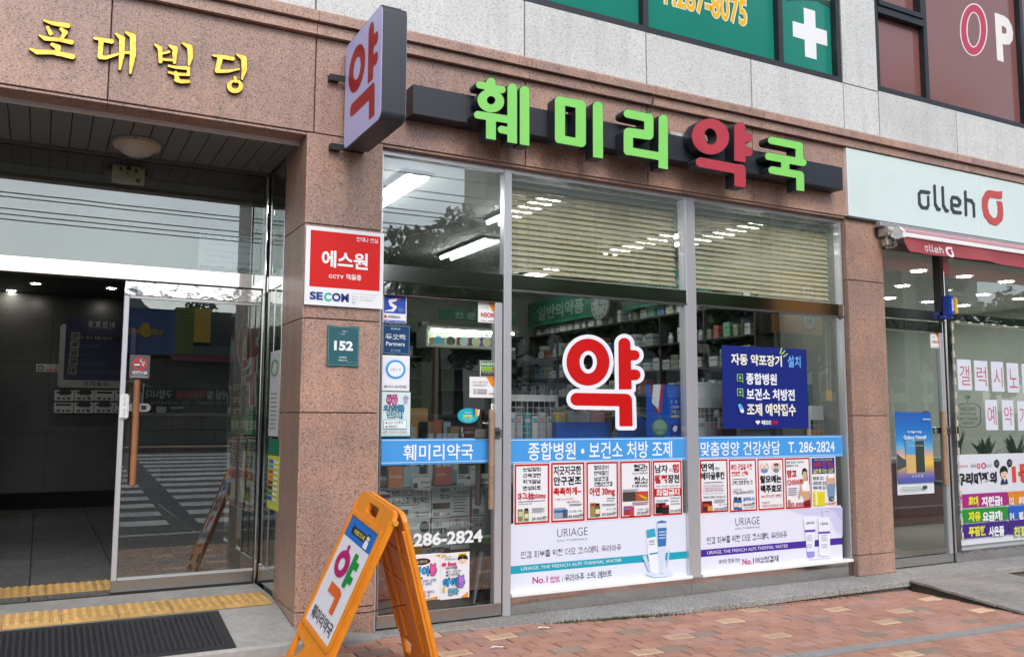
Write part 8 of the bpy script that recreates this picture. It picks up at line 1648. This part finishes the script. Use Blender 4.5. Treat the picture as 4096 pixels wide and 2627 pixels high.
# street sign: two speed limit discs on a yellow board
YS = -4.05; pa_, pb_ = mirr(3085, 1185, YS), mirr(3287, 1340, YS)
ss = thing('speed_limit_board', 'yellow board with two round 30 signs on a post, mirrored in the right window', 'road sign'); xm_ = mirr(3125, 1300, YS).x
mk('board', G().box(pa_.x, pb_.x, YS, YS + .02, pb_.z, pa_.z + .42), mat('sign_yellow', (.62, .27, .01), .5), ss)
for cz_ in (mirr(3232, 1285, YS).z, mirr(3232, 1285, YS).z + .46):
    cx_ = mirr(3232, 1285, YS).x; r_ = .17
    d_ = mk('disc', G().cyl((cx_, YS + .021, cz_), (cx_, YS + .026, cz_), r_, 28), mat('sign_red', (.45, .03, .03), .5), ss); mk('disc_face', G().cyl((cx_, YS + .0262, cz_), (cx_, YS + .028, cz_), r_ * .74, 28), mat('sign_white', (.62, .62, .60), .5), d_)
    g = G(); p_, f, _ = glyphs('30', .03); g.add([(cx_ - (u - .5) * r_ * .95, YS + .029, cz_ + (v - .5) * r_ * .7) for u, v in p_], f, P('101014')); mk('number', g, None, d_)
mk('post', G().cyl((xm_, YS - .05, -.1), (xm_, YS - .05, 6.2), .075, 14), mat('post_grey', (.16, .165, .16), .5, .4), ss)
# overhead wires with their poles
wr = thing('overhead_wires', 'bundle of overhead wires along the street, mirrored in the upper glass', 'wires'); YWR = -9.2; WM = mat('wire_black', (.02, .02, .022), .6)
for (px, py), dy in (((300, 740), 0), ((300, 795), .15), ((300, 812), -.2), ((300, 858), .1), ((300, 880), -.1), ((300, 900), .2), ((1700, 700), -.3), ((1700, 765), .3)):
    Yg_ = EY if px < 1000 else GY; p_ = mirr(px, py, YWR + dy, Yg_); mk('wire', G().tube([(x, YWR + dy, p_.z + .0022 * (x - 2) ** 2 * .35 - .02) for x in np.linspace(-16, 20, 25)], .011, 5), WM, wr)
for xx, lab in ((-16, 'concrete utility pole at the left end of the overhead wires'), (20, 'concrete utility pole at the right end of the overhead wires')):
    u_ = thing('utility_pole', lab, 'pole'); mk('shaft', G().cyl((xx, YWR, -.1), (xx, YWR, 10.5), .19, 14, .12), mat('pole_concrete', (.25, .245, .23), .85, var=.1, bscale=4), u_)
    mk('cross_arm', G().box(xx - .06, xx + .06, YWR - .9, YWR + .9, 9.2, 9.32), STEELD, u_); mk('transformer', G().cyl((xx, YWR - .45, 7.4), (xx, YWR - .45, 8.3), .26, 14), mat('transformer_grey', (.25, .26, .26), .5), u_)
# ---- trees
BARK = mat('bark', (.07, .055, .04), .95, var=.3, bump=.6, bscale=14)
LEAFM = [mat('leaf_dark', (.045, .085, .026), .6, var=.45, bscale=3), mat('leaf_mid', (.072, .125, .034), .6, var=.45, bscale=3), mat('leaf_light', (.105, .155, .045), .6, var=.4, bscale=3)]
TREES = {}
def tree_mesh(key, n, hgt, rx):
    rnd = random.Random(key); cl = []; tr = G(); th = hgt * .38
    tr.tube([(0, 0, -.3), (rnd.uniform(-.1, .1), 0, th * .6), (rnd.uniform(-.2, .2), .1, hgt * .75)], [hgt * .032, hgt * .024, hgt * .008], 9)
    for i in range(12):
        a_ = rnd.uniform(0, 6.283); z0 = th * rnd.uniform(.7, 1.5); L_ = rx * rnd.uniform(.5, .95); e_ = Vector((math.cos(a_) * L_, math.sin(a_) * L_, z0 + hgt * rnd.uniform(.08, .36))); tr.tube([(0, 0, z0), (e_.x * .5, e_.y * .5, z0 + (e_.z - z0) * .6), e_], [hgt * .012, hgt * .008, hgt * .003], 6)
        for k in range(4): cl.append((e_ + Vector((rnd.gauss(0, rx * .22), rnd.gauss(0, rx * .22), rnd.gauss(.1, hgt * .07))), rnd.uniform(.18, .36) * rx))
    for k in range(10): cl.append((Vector((rnd.gauss(0, rx * .3), rnd.gauss(0, rx * .3), hgt * rnd.uniform(.66, .97))), rnd.uniform(.18, .34) * rx))
    cr = G()
    for i in range(n):
        c, r_ = rnd.choice(cl); d = Vector((rnd.gauss(0, 1), rnd.gauss(0, 1), rnd.gauss(0, 1))).normalized(); p_ = c + d * r_ * rnd.uniform(.35, 1.) ** .6; s_ = rnd.uniform(.09, .20) * (hgt / 8)
        u_ = Vector((rnd.gauss(0, 1), rnd.gauss(0, 1), rnd.gauss(0, .6))).normalized(); w_ = u_.cross(Vector((rnd.gauss(0, 1), rnd.gauss(0, 1), rnd.gauss(0, 1)))).normalized()
        cr.add([p_ - u_ * s_, p_ - w_ * s_ * .6, p_ + u_ * s_, p_ + w_ * s_ * .6], [(0, 1, 2, 3)], LEAFM[rnd.choice((0, 1, 1, 2))])
    def me_(nm, g_, m_=None):
        me = bpy.data.meshes.new(nm); me.from_pydata(g_.v, [], g_.f); [me.materials.append(q_) for q_ in (g_.mats or [m_])]
        if g_.mats: me.polygons.foreach_set('material_index', g_.m)
        return me
    TREES[key] = (me_('crown', cr), me_('trunk', tr, BARK))
for k in range(3): tree_mesh(k, 9000, 8.5, 2.7)
def tree(x, y, z, s_, rz, k, lab, gp):
    t = thing('street_tree', lab, 'tree', gp); t.location = (x, y, z); t.rotation_euler = (0, 0, rz); t.scale = (s_, s_, s_ * random.uniform(.92, 1.1)); t['placed'] = 1
    for nm, me in zip(('crown', 'trunk'), TREES[k]): o = bpy.data.objects.new(nm, me); COL.objects.link(o); o.parent = t
for i in range(13): tree(15.5 + i * 3.6 + random.uniform(-.8, .8), -27 + random.uniform(-3, 3), 1.5, random.uniform(.85, 1.15), random.uniform(0, 6.28), i % 3, 'leafy green tree of the row beyond the retaining wall, mirrored in the shop windows', 'trees across the street')
for i, (x, y, s_) in enumerate(((-14, -52, .95), (-6, -53, .9), (2, -54, .95), (9, -55, .9))): tree(x, y, 1.5, s_, i, i % 3, 'tree behind the supermarket, mirrored in the entrance door', 'trees behind the supermarket')
for i, (x, y, s_) in enumerate(((20.0, -46, 1.25), (23.4, -45, 1.42), (27, -47, 1.2))): tree(x, y, 1.5, s_, i * 2, i % 3, 'tall tree in front of the apartment block, mirrored in the door transom', 'trees before the apartments')
for i, (x, y) in enumerate(((10.8, -6.2), (13.8, -6.4))): pass
# ---- apartment towers
AW = mat('apartment_wall', (.46, .44, .40), .8, var=.06, bscale=.4); AW2 = mat('apartment_gable', (.36, .37, .37), .8, var=.05, bscale=.3); AG = mat('apartment_glass', (.10, .12, .13), .15); AF = mat('apartment_frame', (.52, .51, .48), .6)
def tower(x0, x1, y, zt, lab, gable, dep=5.):
    t = thing('apartment_tower', lab, 'building'); mk('walls', G().box(x0, x1, y - dep, y, 0, zt), AW, t); mk('roof', G().box(x0 - .3, x1 + .3, y - dep - .3, y + .3, zt, zt + .8), AW2, t)
    if gable: mk('gable_panel', G().box(x0 - .02, x0 + gable, y, y + .25, 0, zt), AW2, t)
    n = int((x1 - x0 - gable - 1) / 3.4); shared = None; rest_ = G()
    for j in range(int(zt / 2.9) - 1):
        for i in range(n):
            xx = x0 + gable + 1 + i * 3.4; z0 = 2.2 + j * 2.9
            if 9 < z0 < 28:
                if shared is None:
                    g = G(); g.box(0, 2.6, 0, .06, 0, 1.7, AG); g.box(-.1, 2.7, .0, .10, -.12, -.0, AF); g.box(-.1, 2.7, .0, .10, 1.7, 1.8, AF)
                    for q_ in (-.1, 1.25, 2.6): g.box(q_, q_ + .1, .0, .09, 0, 1.7, AF)
                    g.box(-.3, 2.9, .0, .55, -.42, -.13, AF)
                    shared = bpy.data.meshes.new('window'); shared.from_pydata(g.v, [], g.f); [shared.materials.append(m_) for m_ in g.mats]; shared.polygons.foreach_set('material_index', g.m)
                o = bpy.data.objects.new('window', shared); COL.objects.link(o); o.parent = t; o.location = (xx, y, z0)
            else: rest_.box(xx, xx + 2.6, y, y + .06, z0, z0 + 1.7)
    o = mk('windows', rest_, AG, t); o['kind'] = 'stuff'
tower(37.7, 82.5, -70, 52, 'pale apartment block with rows of windows, mirrored in the shop windows', 0)
tower(86.5, 120, -74, 48, 'second pale apartment block farther along the street, mirrored at the right of the shop window', 0)
# ---- hill on the horizon
g = G(); hp = [(-260, 12), (-180, 26), (-120, 20), (-70, 30), (-20, 24), (30, 18), (80, 24), (150, 34), (230, 18), (320, 10)]
for k in range(len(hp) - 1):
    for q_ in range(8):
        t0, t1 = q_ / 8, (q_ + 1) / 8
        x0, x1 = hp[k][0] + (hp[k + 1][0] - hp[k][0]) * t0, hp[k][0] + (hp[k + 1][0] - hp[k][0]) * t1; s0, s1 = (1 - math.cos(math.pi * t0)) / 2, (1 - math.cos(math.pi * t1)) / 2
        z0, z1 = hp[k][1] + (hp[k + 1][1] - hp[k][1]) * s0, hp[k][1] + (hp[k + 1][1] - hp[k][1]) * s1
        b0 = len(g.v); g.v += [(x0, -170, 0), (x1, -170, 0), (x1, -215, z1 * .7), (x0, -215, z0 * .7), (x1, -260, z1), (x0, -260, z0), (x1, -340, 0), (x0, -340, 0)]; g.f += [(b0, b0 + 1, b0 + 2, b0 + 3), (b0 + 3, b0 + 2, b0 + 4, b0 + 5), (b0 + 5, b0 + 4, b0 + 6, b0 + 7)]; g.m += [0] * 3
struct('wooded_hill', g, mat('hill_green', (.035, .06, .022), .95, var=.4, bump=1., bscale=.25))
for i, (px, py, lab) in enumerate(((1990, 2590, 'white scrap of paper on the brick paving near the folding board'), (2175, 2512, 'white scrap of paper beside the stone step'))):
    p_ = atZ(px, py, .10); o = mk('paper_scrap', G().add([(p_.x - .05, p_.y + .012, p_.z + .004), (p_.x - .01, p_.y - .004, p_.z + .010), (p_.x + .04, p_.y - .02, p_.z + .004), (p_.x + .035, p_.y - .004, p_.z + .008), (p_.x - .02, p_.y + .018, p_.z + .012)], [(0, 1, 4), (1, 3, 4), (1, 2, 3)]), mat('scrap_white', (.7, .7, .68), .8)); tag(o, lab, 'litter')
# ================================================================== origins: every thing's origin at its foot
bpy.context.view_layer.update()
done_me = set()
for o in list(SC.objects):
    if o.parent is not None or o.type not in ('MESH', 'EMPTY') or 'placed' in o: continue
    if o.type == 'MESH' and (o.location.length > 1e-6): continue
    ms = [o] if o.type == 'MESH' else [c for c in o.children if c.type == 'MESH']
    pts = [c.matrix_world @ Vector(b) for c in ms for b in c.bound_box]
    if not pts or o.name in ('pavement',): continue
    xs_, ys_l, zs_ = [p.x for p in pts], [p.y for p in pts], [p.z for p in pts]
    piv = Vector(((min(xs_) + max(xs_)) / 2, (min(ys_l) + max(ys_l)) / 2, min(zs_)))
    o.location = piv
    if o.type == 'MESH' and o.data.users == 1: o.data.transform(Matrix.Translation(-piv))
    ks = list(o.children) if o.type == 'MESH' else list(o.children)
    for c in ks:
        if c.data is not None and c.data.users == 1 and c.location.length < 1e-6:
            c.data.transform(Matrix.Translation(-piv))
            for d in c.children:
                if d.data.users == 1 and d.location.length < 1e-6: d.data.transform(Matrix.Translation(-piv))
        else: c.location = c.location - piv
for o in SC.objects:
    if 'placed' in o: del o['placed']
